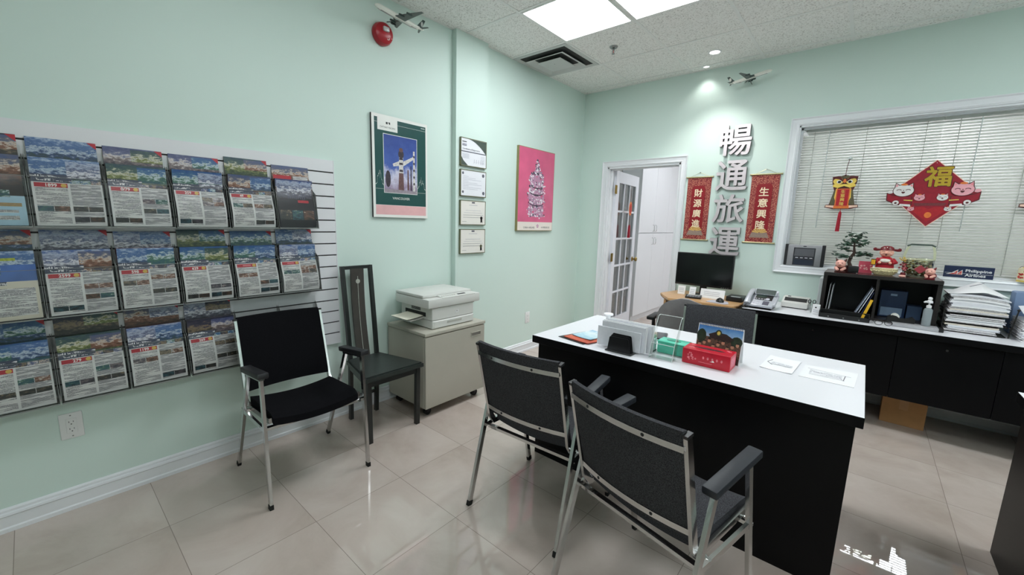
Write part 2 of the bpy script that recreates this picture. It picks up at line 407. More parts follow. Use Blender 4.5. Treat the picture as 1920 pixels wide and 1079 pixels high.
b.build('wall_inner_office', kind='structure', smooth=0)
# ceiling grid
b = MB(); GX0, GY0, GT = 0.597, -0.725, 0.61
k = -1
for k in range(-1, 9):
    x = GX0+GT*k
    if 0 < x < RX: b.box(x-0.0115, x+0.0115, RY, 0, H-0.004, H+0.01, TBAR)
for k in range(-12, 2):
    y = GY0+GT*k
    if RY < y < 0: b.box(0, RX, y-0.0115, y+0.0115, H-0.0038, H+0.01, TBAR)
b.box(0.0, 0.02, RY, 0, H-0.003, H+0.01, TBAR); b.box(0, RX, -0.02, 0, H-0.003, H+0.01, TBAR)
b.build('ceiling_grid', kind='structure', smooth=0)
# baseboards: stepped profile
PROF = [(0, 0), (0.017, 0), (0.017, 0.018), (0.013, 0.024), (0.013, 0.072), (0.018, 0.077), (0.016, 0.086), (0.009, 0.09), (0.009, 0.1), (0.004, 0.108), (0, 0.108)]
def baseboard(name, a, bpt, nrm):
    d = Vector(bpt)-Vector(a); L = d.length; F = Matrix((Vector(nrm), Vector((0, 0, 1)), d.normalized())).transposed().to_4x4(); F.translation = Vector(a)
    q = MB(); q.prism(PROF, 0, L, TRIM, F); return q.build(name, kind='structure', smooth=20)
baseboard('baseboard_left', (0, RY, 0), (0, -2.052, 0), (1, 0, 0)); baseboard('baseboard_left.001', (0, -1.69, 0), (0, 0, 0), (1, 0, 0))
baseboard('baseboard_pilaster', (0.05, -2.052, 0), (0.05, -1.69, 0), (1, 0, 0))
baseboard('baseboard_back', (1.25, 0, 0), (RX, 0, 0), (0, -1, 0)); baseboard('baseboard_right', (RX, RY, 0), (RX, 0, 0), (-1, 0, 0))
# casings
def casing(name, x0, x1, z0, z1, bottom, w=0.062, floor=False):
    q = MB(); prof = [(0, 0), (0, 0.010), (0.012, 0.016), (0.02, 0.013), (0.048, 0.016), (0.058, 0.024), (w, 0.024), (w, 0)]   # (outwards, proud of wall)
    zb = 0 if floor else z0
    def rail(a, c, out):
        a, c = Vector(a), Vector(c); d = (c-a).normalized(); out = Vector(out); L = (c-a).length
        F = Matrix((out, Vector((0, -1, 0)), d)).transposed().to_4x4(); F.translation = a
        tb = bmesh.new(); n = len(prof)
        A = []; B = []
        for u, v in prof:
            A.append(tb.verts.new(F @ Vector((u, v, -u if not (floor and a.z == 0) else 0)))); B.append(tb.verts.new(F @ Vector((u, v, L+u if not (floor and c.z == 0) else L))))
        tb.faces.new(A); tb.faces.new(B[::-1])
        for i in range(n): tb.faces.new((A[i], B[i], B[(i+1) % n], A[(i+1) % n]))
        bmesh.ops.recalc_face_normals(tb, faces=tb.faces[:]); q.absorb(tb, TRIM)
    rail((x0, 0, zb), (x0, 0, z1), (-1, 0, 0)); rail((x1, 0, z1), (x1, 0, zb), (1, 0, 0)); rail((x0, 0, z1), (x1, 0, z1), (0, 0, 1))
    if bottom: rail((x1, 0, z0), (x0, 0, z0), (0, 0, -1))
    return q
q = casing('trim_1', DX0, DX1, 0, DZ, False, floor=True)
J = 0.018
q.box(DX0-0.001, DX0+J, -0.002, WT+0.002, 0, DZ, TRIM); q.box(DX1-J, DX1+0.001, -0.002, WT+0.002, 0, DZ, TRIM); q.box(DX0, DX1, -0.002, WT+0.002, DZ-J, DZ+0.001, TRIM)
q.box(DX0+J, DX0+J+0.011, 0.04, 0.08, 0, DZ-J, TRIM); q.box(DX1-J-0.011, DX1-J, 0.04, 0.08, 0, DZ-J, TRIM); q.box(DX0+J, DX1-J, 0.04, 0.08, DZ-J-0.011, DZ-J, TRIM)
q.build('trim_1', kind='structure', smooth=20)
q = casing('trim_2', WX0, WX1, WZ0, WZ1, True)
q.box(WX0-0.002, WX0+0.012, -0.002, WT, WZ0, WZ1, TRIM); q.box(WX1-0.012, WX1+0.002, -0.002, WT, WZ0, WZ1, TRIM)
q.box(WX0, WX1, -0.002, WT, WZ1-0.012, WZ1+0.002, TRIM); q.box(WX0, WX1, -0.012, WT, WZ0-0.002, WZ0+0.006, TRIM, 0.003)
q.build('trim_2', kind='structure', smooth=20)
# glazing
q = MB()
q.box(WX0+0.012, WX0+0.026, 0.055, 0.085, WZ0+0.006, WZ1-0.012, TRIM); q.box(WX1-0.026, WX1-0.012, 0.055, 0.085, WZ0+0.006, WZ1-0.012, TRIM)
q.box(WX0+0.012, WX1-0.012, 0.055, 0.085, WZ1-0.026, WZ1-0.012, TRIM); q.box(WX0+0.012, WX1-0.012, 0.055, 0.085, WZ0+0.006, WZ0+0.02, TRIM)
win = q.build('window_1', kind='structure', smooth=0)
q = MB(); q.grid(lambda u, v: (lerp(WX0+0.024, WX1-0.024, u), 0.07, lerp(WZ0+0.018, WZ1-0.024, v)), 1, 1, GLASS); q.build('glass', win, 0)

# venetian blinds behind the glass
SLAT = mat('ivory_blind_slat', (244, 246, 240), 0.35, noise=(6, 0.02))
def blind(x0, x1, zt, tilt, label, seed):
    rnd = random.Random(seed)
    t = thing('venetian_blind', label, 'blind', ((x0+x1)/2, 0.125, zt), 0, 'venetian blinds in the window')
    hw = (x1-x0)/2; hgt = zt-WZ0-0.012
    q = MB(); q.box(-hw, hw, -0.014, 0.014, -0.028, 0, SLAT, 0.002); q.build('headrail', t)
    q = MB(); n = int((hgt-0.05)/0.0215)
    for k in range(n):
        z = -0.042-k*0.0215; a = tilt+rnd.uniform(-0.03, 0.03); c, s_ = cos(a), sin(a); sag = 0.0022
        def fn(u, v, z=z, c=c, s_=s_):
            w = (v-0.5)*0.025; bow = sag*(1-(2*v-1)**2)
            return (lerp(-hw, hw, u), w*c - bow*s_, z + w*s_ + bow*c)
        q.grid(fn, 1, 4, SLAT)
    q.build('slats', t, 60)
    q = MB(); q.box(-hw, hw, -0.012, 0.012, -hgt+0.004, -hgt+0.02, SLAT, 0.002); q.build('bottom_rail', t)
    cord = mat('grey_cord', (170, 174, 168), 0.8, noise=(200, 0.1))
    m = 3 if hw > 0.3 else 2
    for k in range(m):
        x = -hw + 2*hw*(0.1 + 0.8*k/(m-1)); q = MB()
        q.tube([(x, -0.0135, -0.028), (x, -0.0135, -hgt+0.02)], 0.0013, 6, cord); q.tube([(x, 0.0135, -0.028), (x, 0.0135, -hgt+0.02)], 0.0013, 6, cord); q.build('ladder_cord', t)
    q = MB(); q.tube([(-hw+0.19, -0.022, -0.03), (-hw+0.185, -0.023, -hgt*0.72)], 0.003, 8, ACRYLEDGE); q.build('tilt_wand', t)
    return t
blind(2.166, 3.0335, WZ1-0.014, radians(53), 'ivory venetian blind behind the dangling lion ornament and the silver radio', 1)
blind(3.0345, 3.90, WZ1-0.014, radians(46), 'ivory venetian blind behind the dark blue airline sign, with shinier upper slats', 2)
blind(3.915, 4.28, WZ1-0.014, radians(54), 'narrow ivory venetian blind at the far end of the window', 3)

# ceiling lights: 2 ft panels lying in the grid
def light_panel(x, y, label, m, sx=0.565, sy=0.565, group='square ceiling light panels'):
    t = thing('ceiling_light', label, 'light', (x, y, H), 0, group)
    q = MB(); a, c = sx/2+0.012, sy/2+0.012
    for x0, x1, y0, y1 in ((-a, a, -c, -sy/2), (-a, a, sy/2, c), (-a, -sx/2, -sy/2, sy/2), (sx/2, a, -sy/2, sy/2)): q.box(x0, x1, y0, y1, -0.008, 0, TBAR)
    q.build('frame', t, 0)
    q = MB(); q.box(-sx/2, sx/2, -sy/2, sy/2, -0.0045, -0.001, m); q.build('diffuser', t, 0)
    return t
light_panel(GX0+GT*0.5, GY0-GT*1.5, 'glowing square ceiling light touching the air vent corner', PANEL)
light_panel(GX0+GT*1.5, GY0-GT*1.5, 'glowing square ceiling light next to the first, farther from the vent', PANEL)
for i, x in enumerate((GX0+GT*5.5, GX0+GT*6.5)):
    light_panel(x, GY0-GT*1.5, ('third', 'fourth')[i]+' square ceiling light, added out of view above the second desk', PANEL)  # unseen pair, added to light the room from the window side
light_panel(GX0+GT*1.5, GY0-GT*4.5, 'square ceiling light above the visitor chairs', PANEL)
light_panel(GX0+GT*6.5, GY0-GT*6.5, 'added unseen square ceiling light behind the second desk', PANEL)  # extra panel out of view, added to raise the overall light
light_panel(GX0+GT*6.5, GY0-GT*4.5, 'unseen square ceiling light added over the far side of the second desk', PANEL)  # another unseen panel added for more general light
light_panel(3.04, 2.6, 'long ceiling light in the inner office behind the blinds', HPANEL, 1.17, 0.565, 'inner office lights')
light_panel(1.3, 1.5, 'ceiling light added in the inner office to brighten the tall cupboards', HPANEL, 0.565, 0.565, 'inner office lights')  # no such fixture in view; added for bright cupboard fronts

# downlights
def downlight(x, y, r, label, watt, emit_m):
    t = thing('downlight', label, 'light', (x, y, H), 0, 'small recessed downlights')
    q = MB(); q.lathe([(r*0.72, -0.001), (r*0.8, -0.006), (r, -0.004), (r*1.03, 0)], 28, TRIM); q.build('trim_ring', t)
    q = MB(); q.lathe([(0, -0.004), (r*0.5, -0.004), (r*0.72, -0.001)], 28, emit_m); q.build('lamp', t)
    l = bpy.data.lights.new('downlight_beam', 'SPOT'); l.energy = watt; l.spot_size = radians(105); l.spot_blend = 0.7; l.shadow_soft_size = 0.03; l.color = (1, 0.98, 0.95)
    lo = bpy.data.objects.new('downlight_beam', l); COL.objects.link(lo); lo.parent = t; lo.location = (0, 0, -0.02)
downlight(1.511, -0.398, 0.052, 'bright round recessed downlight in the ceiling near the model plane', SPOT_W, DOWN)
downlight(1.357, -0.094, 0.036, 'small dim round light spot on the ceiling close to the back wall', 3.0, mat_emit('dim_lamp', (255, 252, 245), 2.5))  # bright spot on the ceiling, built as a small dim lamp

# air vent
VENT = mat('vent_white', (196, 198, 196), 0.45, noise=(5, 0.03)); DUCT_SHADE = mat('duct_shade_dark', (52, 54, 52), 0.8, noise=(14, 0.3))  # dark grey painted as shade in the vent opening; also on stem and screw
t = thing('air_vent', 'square white ceiling air diffuser with dark gaps beside the light', 'vent', (0.297, -1.03, H))
def sq_ring(q, a0, z0, a1, z1, m):
    for k in range(4):
        R = rotz(k*pi/2); P = [R @ Vector(p) for p in ((-a0, -a0, z0), (a0, -a0, z0), (a1, -a1, z1), (-a1, -a1, z1))]
        tb = bmesh.new(); tb.faces.new([tb.verts.new(p) for p in P]); q.absorb(tb, m)
q = MB(); sq_ring(q, 0.292, -0.001, 0.288, -0.008, VENT); sq_ring(q, 0.288, -0.008, 0.255, -0.008, VENT); sq_ring(q, 0.255, -0.008, 0.245, -0.0015, VENT); q.build('flange', t, 20)
q = MB(); q.box(-0.25, 0.25, -0.25, 0.25, -0.0022, -0.0008, DUCT_SHADE); q.build('duct_shade_plate', t, 0)  # flat plate at ceiling level, dark in place of the shaded cavity
q = MB(); sq_ring(q, 0.205, -0.026, 0.200, -0.030, VENT); sq_ring(q, 0.200, -0.03, 0.150, -0.0035, VENT); sq_ring(q, 0.205, -0.026, 0.15, -0.0030, VENT); q.build('louver', t, 20)
q = MB(); q.box(-0.125, 0.125, -0.125, 0.125, -0.034, -0.028, VENT, 0.002); q.box(-0.02, 0.02, -0.02, 0.02, -0.028, -0.002, DUCT_SHADE); q.cyl((0, -0.03, -0.0345), (0, -0.03, -0.0335), 0.004, seg=10, m=DUCT_SHADE); q.build('centre_plate', t)
# sprinkler
t = thing('fire_sprinkler', 'small chrome fire sprinkler head hanging from the ceiling tiles', 'sprinkler', (0.869, -1.008, H))
q = MB(); q.lathe([(0.012, -0.012), (0.026, -0.014), (0.034, -0.006), (0.036, 0)], 24, STEEL); q.build('escutcheon', t)
q = MB(); q.cyl((0, 0, -0.002), (0, 0, -0.03), 0.008, seg=14, m=STEEL)
q.tube([(-0.009, 0, -0.028), (-0.012, 0, -0.04), (-0.004, 0, -0.056)], 0.0025, 8, STEEL); q.tube([(0.009, 0, -0.028), (0.012, 0, -0.04), (0.004, 0, -0.056)], 0.0025, 8, STEEL)
q.cyl((0, 0, -0.03), (0, 0, -0.055), 0.003, seg=10, m=RED); q.build('head', t)
q = MB(); q.cyl((0, 0, -0.056), (0, 0, -0.059), 0.014, seg=18, m=STEEL); q.build('deflector', t)

# french door, swung open into the inner office
LW, LH = 0.775, 2.015
DT = mat('white_door_paint', (224, 225, 232), 0.35, noise=(2, 0.012))
dr = bpy.data.objects.new('door_1', None); COL.objects.link(dr); dr['kind'] = 'structure'; dr.location = (DX0+J+0.012, 0.135, 0.008); dr.rotation_euler = (0, 0, radians(95))
q = MB(); St = 0.1; TR = 0.13; BR = 0.22; th = 0.018
q.box(0, St, -th, th, 0, LH, DT, 0.002); q.box(LW-St, LW, -th, th, 0, LH, DT, 0.002); q.box(St, LW-St, -th, th, LH-TR, LH, DT); q.box(St, LW-St, -th, th, 0, BR, DT)
gw, gh = LW-2*St, LH-TR-BR
for k in (1, 2): x = St+gw*k/3; q.box(x-0.011, x+0.011, -0.014, 0.014, BR, LH-TR, DT, 0.003)
for k in range(1, 5): z = BR+gh*k/5; q.box(St, LW-St, -0.014, 0.014, z-0.012, z+0.012, DT, 0.003)
q.build('door_leaf', dr, 20)
q = MB(); q.box(St, LW-St, -0.002, 0.002, BR, LH-TR, GLASS); q.build('glass', dr, 0)
for sgn in (-1, 1):
    q = MB(); F = Matrix.Translation((LW-0.06, sgn*th, 0.94)) @ Matrix.Rotation(-sgn*pi/2, 4, 'X')
    q.lathe([(0, 0), (0.032, 0), (0.032, 0.006), (0.012, 0.012), (0.011, 0.03), (0.024, 0.04), (0.029, 0.052), (0.022, 0.064), (0, 0.067)], 24, BRASS, F); q.build('knob', dr)
for z in (0.2, 1.0, 1.8):
    q = MB(); q.cyl((-0.008, -th-0.004, z-0.05), (-0.008, -th-0.004, z+0.05), 0.007, seg=12, m=BRASS); q.box(-0.008, 0.03, -th-0.003, -th, z-0.05, z+0.05, BRASS); q.box(-0.04, -0.008, -th-0.004, -th-0.001, z-0.05, z+0.05, BRASS); q.build('hinge', dr)

# built-in white cupboards in the inner office
CAB = mat('white_cupboard', (228, 229, 233), 0.38, noise=(2, 0.01)); CX = 0.27; CY0, CY1 = 1.15, 3.28
t = thing('tall_cupboard', 'built-in white floor to ceiling cupboard seen through the doorway', 'cupboard', (0, 0, 0))
q = MB(); q.box(-0.03, CX-0.02, CY0, CY1, 0.08, 2.8, CAB); q.box(-0.03, CX-0.05, CY0+0.01, CY1, 0.0, 0.08, CAB); q.box(CX-0.05, CX-0.035, CY0, CY1, 0, 0.085, TRIM); q.build('carcass', t, 0)
w = (CY1-CY0)/4
for k in range(4):
    for z0, z1, hz in ((0.09, 1.285, 1.17), (1.295, 2.79, 1.36)):
        y0, y1 = CY0+w*k+0.002, CY0+w*(k+1)-0.002
        q = MB(); q.box(CX-0.02, CX, y0, y1, z0, z1, CAB, 0.002); d = q.build('door', t, 20)
        yh = y1-0.04 if k % 2 == 0 else y0+0.04
        q = MB(); q.tube([(CX, yh, hz-0.048), (CX+0.022, yh, hz-0.045), (CX+0.028, yh, hz-0.03), (CX+0.028, yh, hz+0.03), (CX+0.022, yh, hz+0.045), (CX, yh, hz+0.048)], 0.004, 8, CHROME); q.build('handle', d)
# ================================================================== furniture
def office_desk(name, label, x0, x1, y0, y1, zt=0.75, front='y0', group=None, inset=0.02, bottom=0.0):
    """black laminate desk with a white top; its closed panel faces y0, a drawer pedestal stands at one side"""
    t = thing(name, label, 'desk', ((x0+x1)/2, (y0+y1)/2, 0), 0, group); hx, hy = (x1-x0)/2, (y1-y0)/2
    q = MB(); q.box(-hx, hx, -hy, hy, zt-0.042, zt, BLACKM, 0.0015, top=WHITELAM); q.build('top', t, 0)
    q = MB(); q.box(-hx+inset, hx-inset, -hy+inset+0.02, -hy+inset+0.045, 0.0, zt-0.042, BLACKM); q.build('modesty_panel', t, 0)
    for s_ in (-1, 1):
        q = MB(); xx = s_*(hx-inset-0.014); q.box(xx-0.014, xx+0.014, -hy+inset+0.045, hy-inset, 0, zt-0.042, BLACKM); q.build('side_panel', t, 0)
    return t, hx, hy
desk, hx, hy = office_desk('desk', 'black office desk with a white top in front of the two visitor chairs', 1.285, 2.778, -2.545, -1.776)
q = MB(); q.box(-hx+0.05, -hx+0.40, -hy+0.1, hy-0.03, 0.03, 0.705, BLACKM); ped = q.build('pedestal', desk, 0)
for z0, z1 in ((0.05, 0.33), (0.335, 0.515), (0.52, 0.70)):
    q = MB(); q.box(-hx+0.052, -hx+0.398, hy-0.03, hy-0.014, z0, z1, BLACKM, 0.002); d = q.build('drawer', desk, 20)
    q = MB(); q.box(-hx+0.17, -hx+0.28, hy-0.014, hy-0.004, z1-0.05, z1-0.04, STEEL, 0.002); q.build('handle', d)
# second desk at the edge of the room: its end panel faces the first desk
t = thing('desk', 'second black desk, cut off at the edge of the view, beside the floor reflection', 'desk', (3.65, -2.5, 0))
q = MB(); q.box(-0.38, 0.38, -0.76, 0.76, 0.708, 0.75, BLACKM, 0.0015, top=WHITELAM); q.build('top', t, 0)
q = MB(); q.box(-0.352, -0.327, -0.74, 0.755, 0, 0.708, BLACKM); q.build('modesty_panel', t, 0)
for s_ in (-1, 1):
    q = MB(); q.box(-0.327, 0.36, s_*0.735-0.014, s_*0.735+0.014, 0, 0.708, BLACKM); q.build('side_panel', t, 0)

# long credenza along the far wall
CFX0, CFX1, CFY = 1.99, 4.75, -0.632
t = thing('credenza', 'long black credenza with a white top under the window', 'cabinet', ((CFX0+CFX1)/2, 0, 0)); hx = (CFX1-CFX0)/2
q = MB(); q.box(-hx, hx, CFY, -0.024, 0.708, 0.75, BLACKM, 0.0015, top=WHITELAM); q.build('worktop', t, 0)
q = MB(); q.box(-hx+0.02, hx-0.02, CFY+0.045, -0.03, 0.27, 0.29, BLACKM); q.box(-hx+0.02, hx-0.02, -0.05, -0.03, 0.29, 0.708, BLACKM); q.build('carcass', t, 0)
for k, x in enumerate((-hx+0.02, 0.45, hx-0.04)):
    q = MB(); q.box(x, x+0.022, CFY+0.048, -0.03, 0.0, 0.708, BLACKM); q.build('side_panel', t, 0)
xs = [-hx+0.02, -0.42, 0.06, 0.94, hx-0.02]
for a, c in zip(xs, xs[1:]):
    q = MB(); q.box(a+0.0015, c-0.0015, CFY+0.022, CFY+0.042, 0.262, 0.706, BLACKM, 0.001); d = q.build('door', t, 0)
    q = MB(); q.cyl(((a+c)/2, CFY+0.022, 0.655), ((a+c)/2, CFY+0.017, 0.655), 0.007, seg=14, m=CHROME); q.build('lock', d)
# cardboard box
CARD = mat('corrugated_card', (172, 128, 84), 0.85, noise=(18, 0.06))
q = MB(); q.box(-0.12, 0.12, -0.14, 0.14, 0, 0.198, CARD, 0.002); t = thing('cardboard_box', 'plain brown cardboard box on the floor under the credenza', 'box', (3.068, -0.235, 0), radians(-2))
q.build('carton', t)
q = MB(); q.box(-0.024, 0.024, -0.1412, 0.1412, 0.12, 0.1994, mat('packing_tape', (176, 133, 88), 0.35, noise=(30, 0.04))); q.build('tape', t)

# ------------------------------------------------ stacking arm chairs
PADM = mat('armrest_black', (24, 24, 28), 0.45, noise=(60, 0.1)); PADG = mat('armrest_charcoal', (36, 39, 46), 0.5, noise=(60, 0.08))
def arm_chair(label, loc, rz, fab, pad, tubem, group, pa=(-0.12, 0.645), pb=(0.14, 0.675), backbars=True, btop=(-0.235, 0.84), bbot=(-0.125, 0.44)):
    t = thing('arm_chair', label, 'chair', loc, rz, group)
    W2 = 0.248
    for s_ in (-1, 1):
        for yf, (py, pz), tp in ((-0.255, pa, 0.025), (0.26, pb, -0.025)):
            q = MB(); foot = Vector((s_*0.252, yf, 0.012)); topp = Vector((s_*W2, py+tp, pz-0.022))
            q.bar([foot, topp], 0.024, 0.014, tubem, side=(0, 1, 0)); l = q.build('leg', t)
            q = MB(); d = (topp-foot).normalized(); q.bar([foot-d*0.012, foot+d*0.012], 0.027, 0.017, RUBBER, side=(0, 1, 0)); q.build('foot_cap', l)
        a, c = Vector((s_*W2, pa[0]+0.013, pa[1]-0.02)), Vector((s_*W2, pb[0]-0.013, pb[1]-0.02))
        q = MB(); q.bar([a, c], 0.024, 0.012, tubem, side=(1, 0, 0)); q.build('arm_rail', t)
        q = MB(); dd = (c-a).normalized(); L = (c-a).length
        T = Matrix.Translation((a+c)/2+Vector((0, 0, 0.02))) @ Vector((0, 1, 0)).rotation_difference(dd).to_matrix().to_4x4()
        q.box(-0.024, 0.024, -L/2-0.028, L/2+0.028, -0.014, 0.014, pad, 0.006, 2, T); q.build('armrest', t)
        # seat rail and back upright: one bent bar
        q = MB(); x = s_*0.222
        q.bar([(x, 0.235, 0.435), (x, -0.06, 0.408), (x, bbot[0]+0.012, 0.41), (x, bbot[0]-0.012, 0.445), (x, btop[0], btop[1])], 0.013, 0.026, tubem, side=(1, 0, 0)); u = q.build('back_upright', t)
        q = MB(); q.bar([(x, btop[0]+0.001, btop[1]-0.004), (x, btop[0]-0.001, btop[1]+0.006)], 0.016, 0.029, BLACK, side=(1, 0, 0)); q.build('end_cap', u)
        # side rail ties the legs together at seat height
        zr = 0.39; f = lambda yf, p, tp: lerp(yf, p[0]+tp, zr/(p[1]-0.022))
        q = MB(); q.bar([(s_*0.25, f(-0.255, pa, 0.025), zr), (s_*0.25, f(0.26, pb, -0.025), zr+0.012)], 0.012, 0.022, tubem, side=(1, 0, 0)); q.build('side_rail', t)
        for y in (-0.09, 0.19):
            q = MB(); q.cyl((s_*0.216, y, 0.412), (s_*0.256, y, 0.398), 0.006, seg=10, m=tubem); q.build('bolt', t)
    for y, z in ((0.20, 0.385), (-0.115, 0.372)):
        q = MB(); q.bar([(-0.25, y, z), (0.25, y, z)], 0.022, 0.014, tubem, side=(0, 1, 0)); q.build('stretcher', t)
    # upholstery
    def seat(u, v):
        x = lerp(-0.212, 0.212, u); y = lerp(-0.10, 0.245, v); dip = -0.022*(1-(2*u-1)**2)
        z = lerp(0.45, 0.468, v) + dip - 0.02*max(0, (v-0.85)/0.15)**2
        return (x, y, z)
    q = MB(); q.slab(seat, lambda u, v: (0, 0, -0.036), 12, 10, fab); q.build('seat', t, 50)
    def bp(x, z, off=0.0):
        k = (z-bbot[1])/(btop[1]-bbot[1]); y = lerp(bbot[0], btop[0], k)
        return (x, y+off-0.030*(1-(x/0.22)**2), z)
    b0, b1 = 0.468, btop[1]+0.012
    def back(u, v):
        x = lerp(-0.2145, 0.2145, u); z = lerp(b0, b1, v); e = 0.006*(abs(2*v-1)**8)
        return Vector(bp(x, z, 0.016-e))
    q = MB(); q.slab(back, lambda u, v: (0, -0.03+0.012*(abs(2*v-1)**8), 0), 12, 12, fab); q.build('backrest', t, 50)
    if backbars:
        for z in (b1-0.055, b0+0.035):
            q = MB(); q.bar([bp(lerp(-0.218, 0.218, i/8), z, -0.0165) for i in range(9)], 0.019, 0.006, tubem, side=(0, 0, 1)); br = q.build('back_bar', t)
            for x in (-0.12, 0.1):
                p = bp(x, z, -0.019); q = MB(); q.sph(p, (0.006, 0.003, 0.006), BLACK, 10, 6); q.build('screw', br)
    return t
arm_chair('grey tweed chrome armchair at the desk, the one closer to the filing cabinet', (1.60, -2.845, 0), radians(3), GREYFAB, PADG, CHROME, 'grey tweed visitor armchairs')
arm_chair('grey tweed chrome armchair in front of the desk, cut off by the bottom edge', (2.236, -3.012, 0), radians(-13), GREYFAB, PADG, CHROME, 'grey tweed visitor armchairs')
arm_chair('grey tweed armchair facing the camera behind the desk, only its backrest showing', (2.03, -1.56, 0), radians(190), GREYFAB, PADG, CHROME, 'grey tweed visitor armchairs')
arm_chair('black cloth chrome armchair in front of the brochure wall', (0.433, -3.525, 0), radians(-91.6), BLACKFAB, PADM, CHROME, 'black armchair', pa=(0.015, 0.645), pb=(0.255, 0.672), backbars=True)

# ------------------------------------------------ tall narrow-backed chair
LEATH = mat('dark_green_leather', (42, 48, 46), 0.38, noise=(22, 0.14)); LACQ = mat('black_lacquer', (30, 34, 33), 0.32, noise=(30, 0.1))
BROWNP = mat('dark_brown_panel', (62, 58, 54), 0.42, noise=(16, 0.1)); INLAY = mat('pale_inlay', (176, 178, 170), 0.4, noise=(60, 0.05))
t = thing('tall_back_chair', 'dark chair with very tall narrow back between the brochure wall and the cabinet', 'chair', (0.30, -2.968, 0), radians(-90))
# local: y forward (+x in the room), x across
for s_ in (-1, 1):
    q = MB(); q.bar([(s_*0.178, 0.192, 0), (s_*0.182, 0.198, 0.405)], 0.028, 0.028, LACQ, side=(1, 0, 0)); q.build('leg', t)
    q = MB(); q.bar([(s_*0.098, -0.19, 0), (s_*0.1, -0.168, 0.42), (s_*0.1, -0.185, 0.62), (s_*0.102, -0.235, 1.075)], 0.024, 0.026, LACQ, side=(1, 0, 0)); q.build('back_post', t)
q = MB(); q.bar([(-0.114, -0.235, 1.064), (0.114, -0.235, 1.064)], 0.026, 0.022, LACQ, side=(0, 1, 0)); q.build('top_rail', t)
poly = [(-0.125, -0.175), (0.125, -0.175), (0.215, 0.225), (-0.215, 0.225)]
q = MB(); q.prism(poly, 0.412, 0.446, LEATH, bev=0.009); q.build('seat', t, 40)
q = MB(); q.prism([(-0.11, -0.165), (0.11, -0.165), (0.195, 0.205), (-0.195, 0.205)], 0.372, 0.413, LACQ); q.build('seat_frame', t)
def slat(u, v):
    z = lerp(0.43, 1.056, v); k = (z-0.43)/0.64; y = lerp(-0.168, -0.226, k) + 0.004 - 0.018*sin(pi*k)
    return (lerp(-0.047, 0.047, u), y, z)
q = MB(); q.slab(slat, lambda u, v: (0, -0.012, 0), 2, 16, BROWNP); sl = q.build('back_slat', t)
q = MB(); q.tube([Vector(slat(0.5, v/12))+Vector((0, 0.002, 0)) for v in range(0, 12)], 0.0022, 6, INLAY); q.build('inlay_line', sl)
p = Vector(slat(0.5, 0.86)); q = MB(); q.cyl(p, p+Vector((0, 0.005, 0)), 0.015, seg=22, m=INLAY); q.build('inlay_disc', sl)
q = MB(); q.bar([(-0.1, -0.18, 0.16), (0.1, -0.18, 0.16)], 0.018, 0.018, LACQ, side=(0, 1, 0)); q.build('stretcher', t)

# ------------------------------------------------ task chair with a round back, at the wooden desk
DKPL = mat('charcoal_plastic', (150, 146, 148), 0.55, noise=(30, 0.06))
t = thing('task_chair', 'dark grey swivel chair with a rounded back facing the computer', 'chair', (1.70, -1.0, 0), radians(6))
def tb_(u, v):
    a = v; z = lerp(0.50, 0.865, v); hw = 0.215*(1-max(0, (v-0.35)/0.65)**2.6)**0.5 if v < 0.999 else 0.03
    x = lerp(-hw, hw, u); return (x, -0.215-0.05*v+0.10*(x/0.215)**2*0.5, z)
q = MB(); q.slab(tb_, lambda u, v: (0, 0.045*(1-0.7*(2*u-1)**4), 0), 14, 14, DKPL); q.build('backrest', t, 50)
q = MB(); q.box(-0.225, 0.225, -0.2, 0.24, 0.42, 0.485, GREYFAB, 0.03, 3); q.build('seat', t, 50)
q = MB(); q.bar([(0, -0.225, 0.62), (0, -0.24, 0.46), (0, -0.12, 0.405), (0, 0.02, 0.405)], 0.06, 0.014, BLACK, side=(1, 0, 0)); q.build('back_bracket', t)
q = MB(); q.cyl((0, 0, 0.09), (0, 0, 0.42), 0.026, seg=18, m=BLACK); q.build('column', t)
for k in range(5):
    a = 2*pi*k/5+0.3; q = MB(); e = Vector((0.27*cos(a), 0.27*sin(a), 0.075)); q.loft([((0, 0, 0.1), (0.024, 0.02)), (e, (0.018, 0.012))], 10, BLACK); l = q.build('base_arm', t)
    q = MB(); n_ = Vector((-sin(a), cos(a), 0))
    for s_ in (-1, 1): c0 = e+n_*0.012*s_+Vector((0, 0, -0.048)); q.cyl(c0-n_*0.008, c0+n_*0.008, 0.027, seg=16, m=RUBBER)
    q.cyl(e+Vector((0, 0, -0.03)), e, 0.006, seg=8, m=STEEL); q.build('caster', l)
for s_ in (-1, 1):
    q = MB(); q.bar([(s_*0.2, -0.02, 0.44), (s_*0.27, -0.02, 0.45), (s_*0.275, -0.04, 0.64)], 0.04, 0.016, BLACK, side=(0, 1, 0)); q.build('arm_post', t)
    q = MB(); q.box(s_*0.275-0.03, s_*0.275+0.03, -0.15, 0.09, 0.64, 0.668, BLACK, 0.009, 2); q.build('armrest', t)

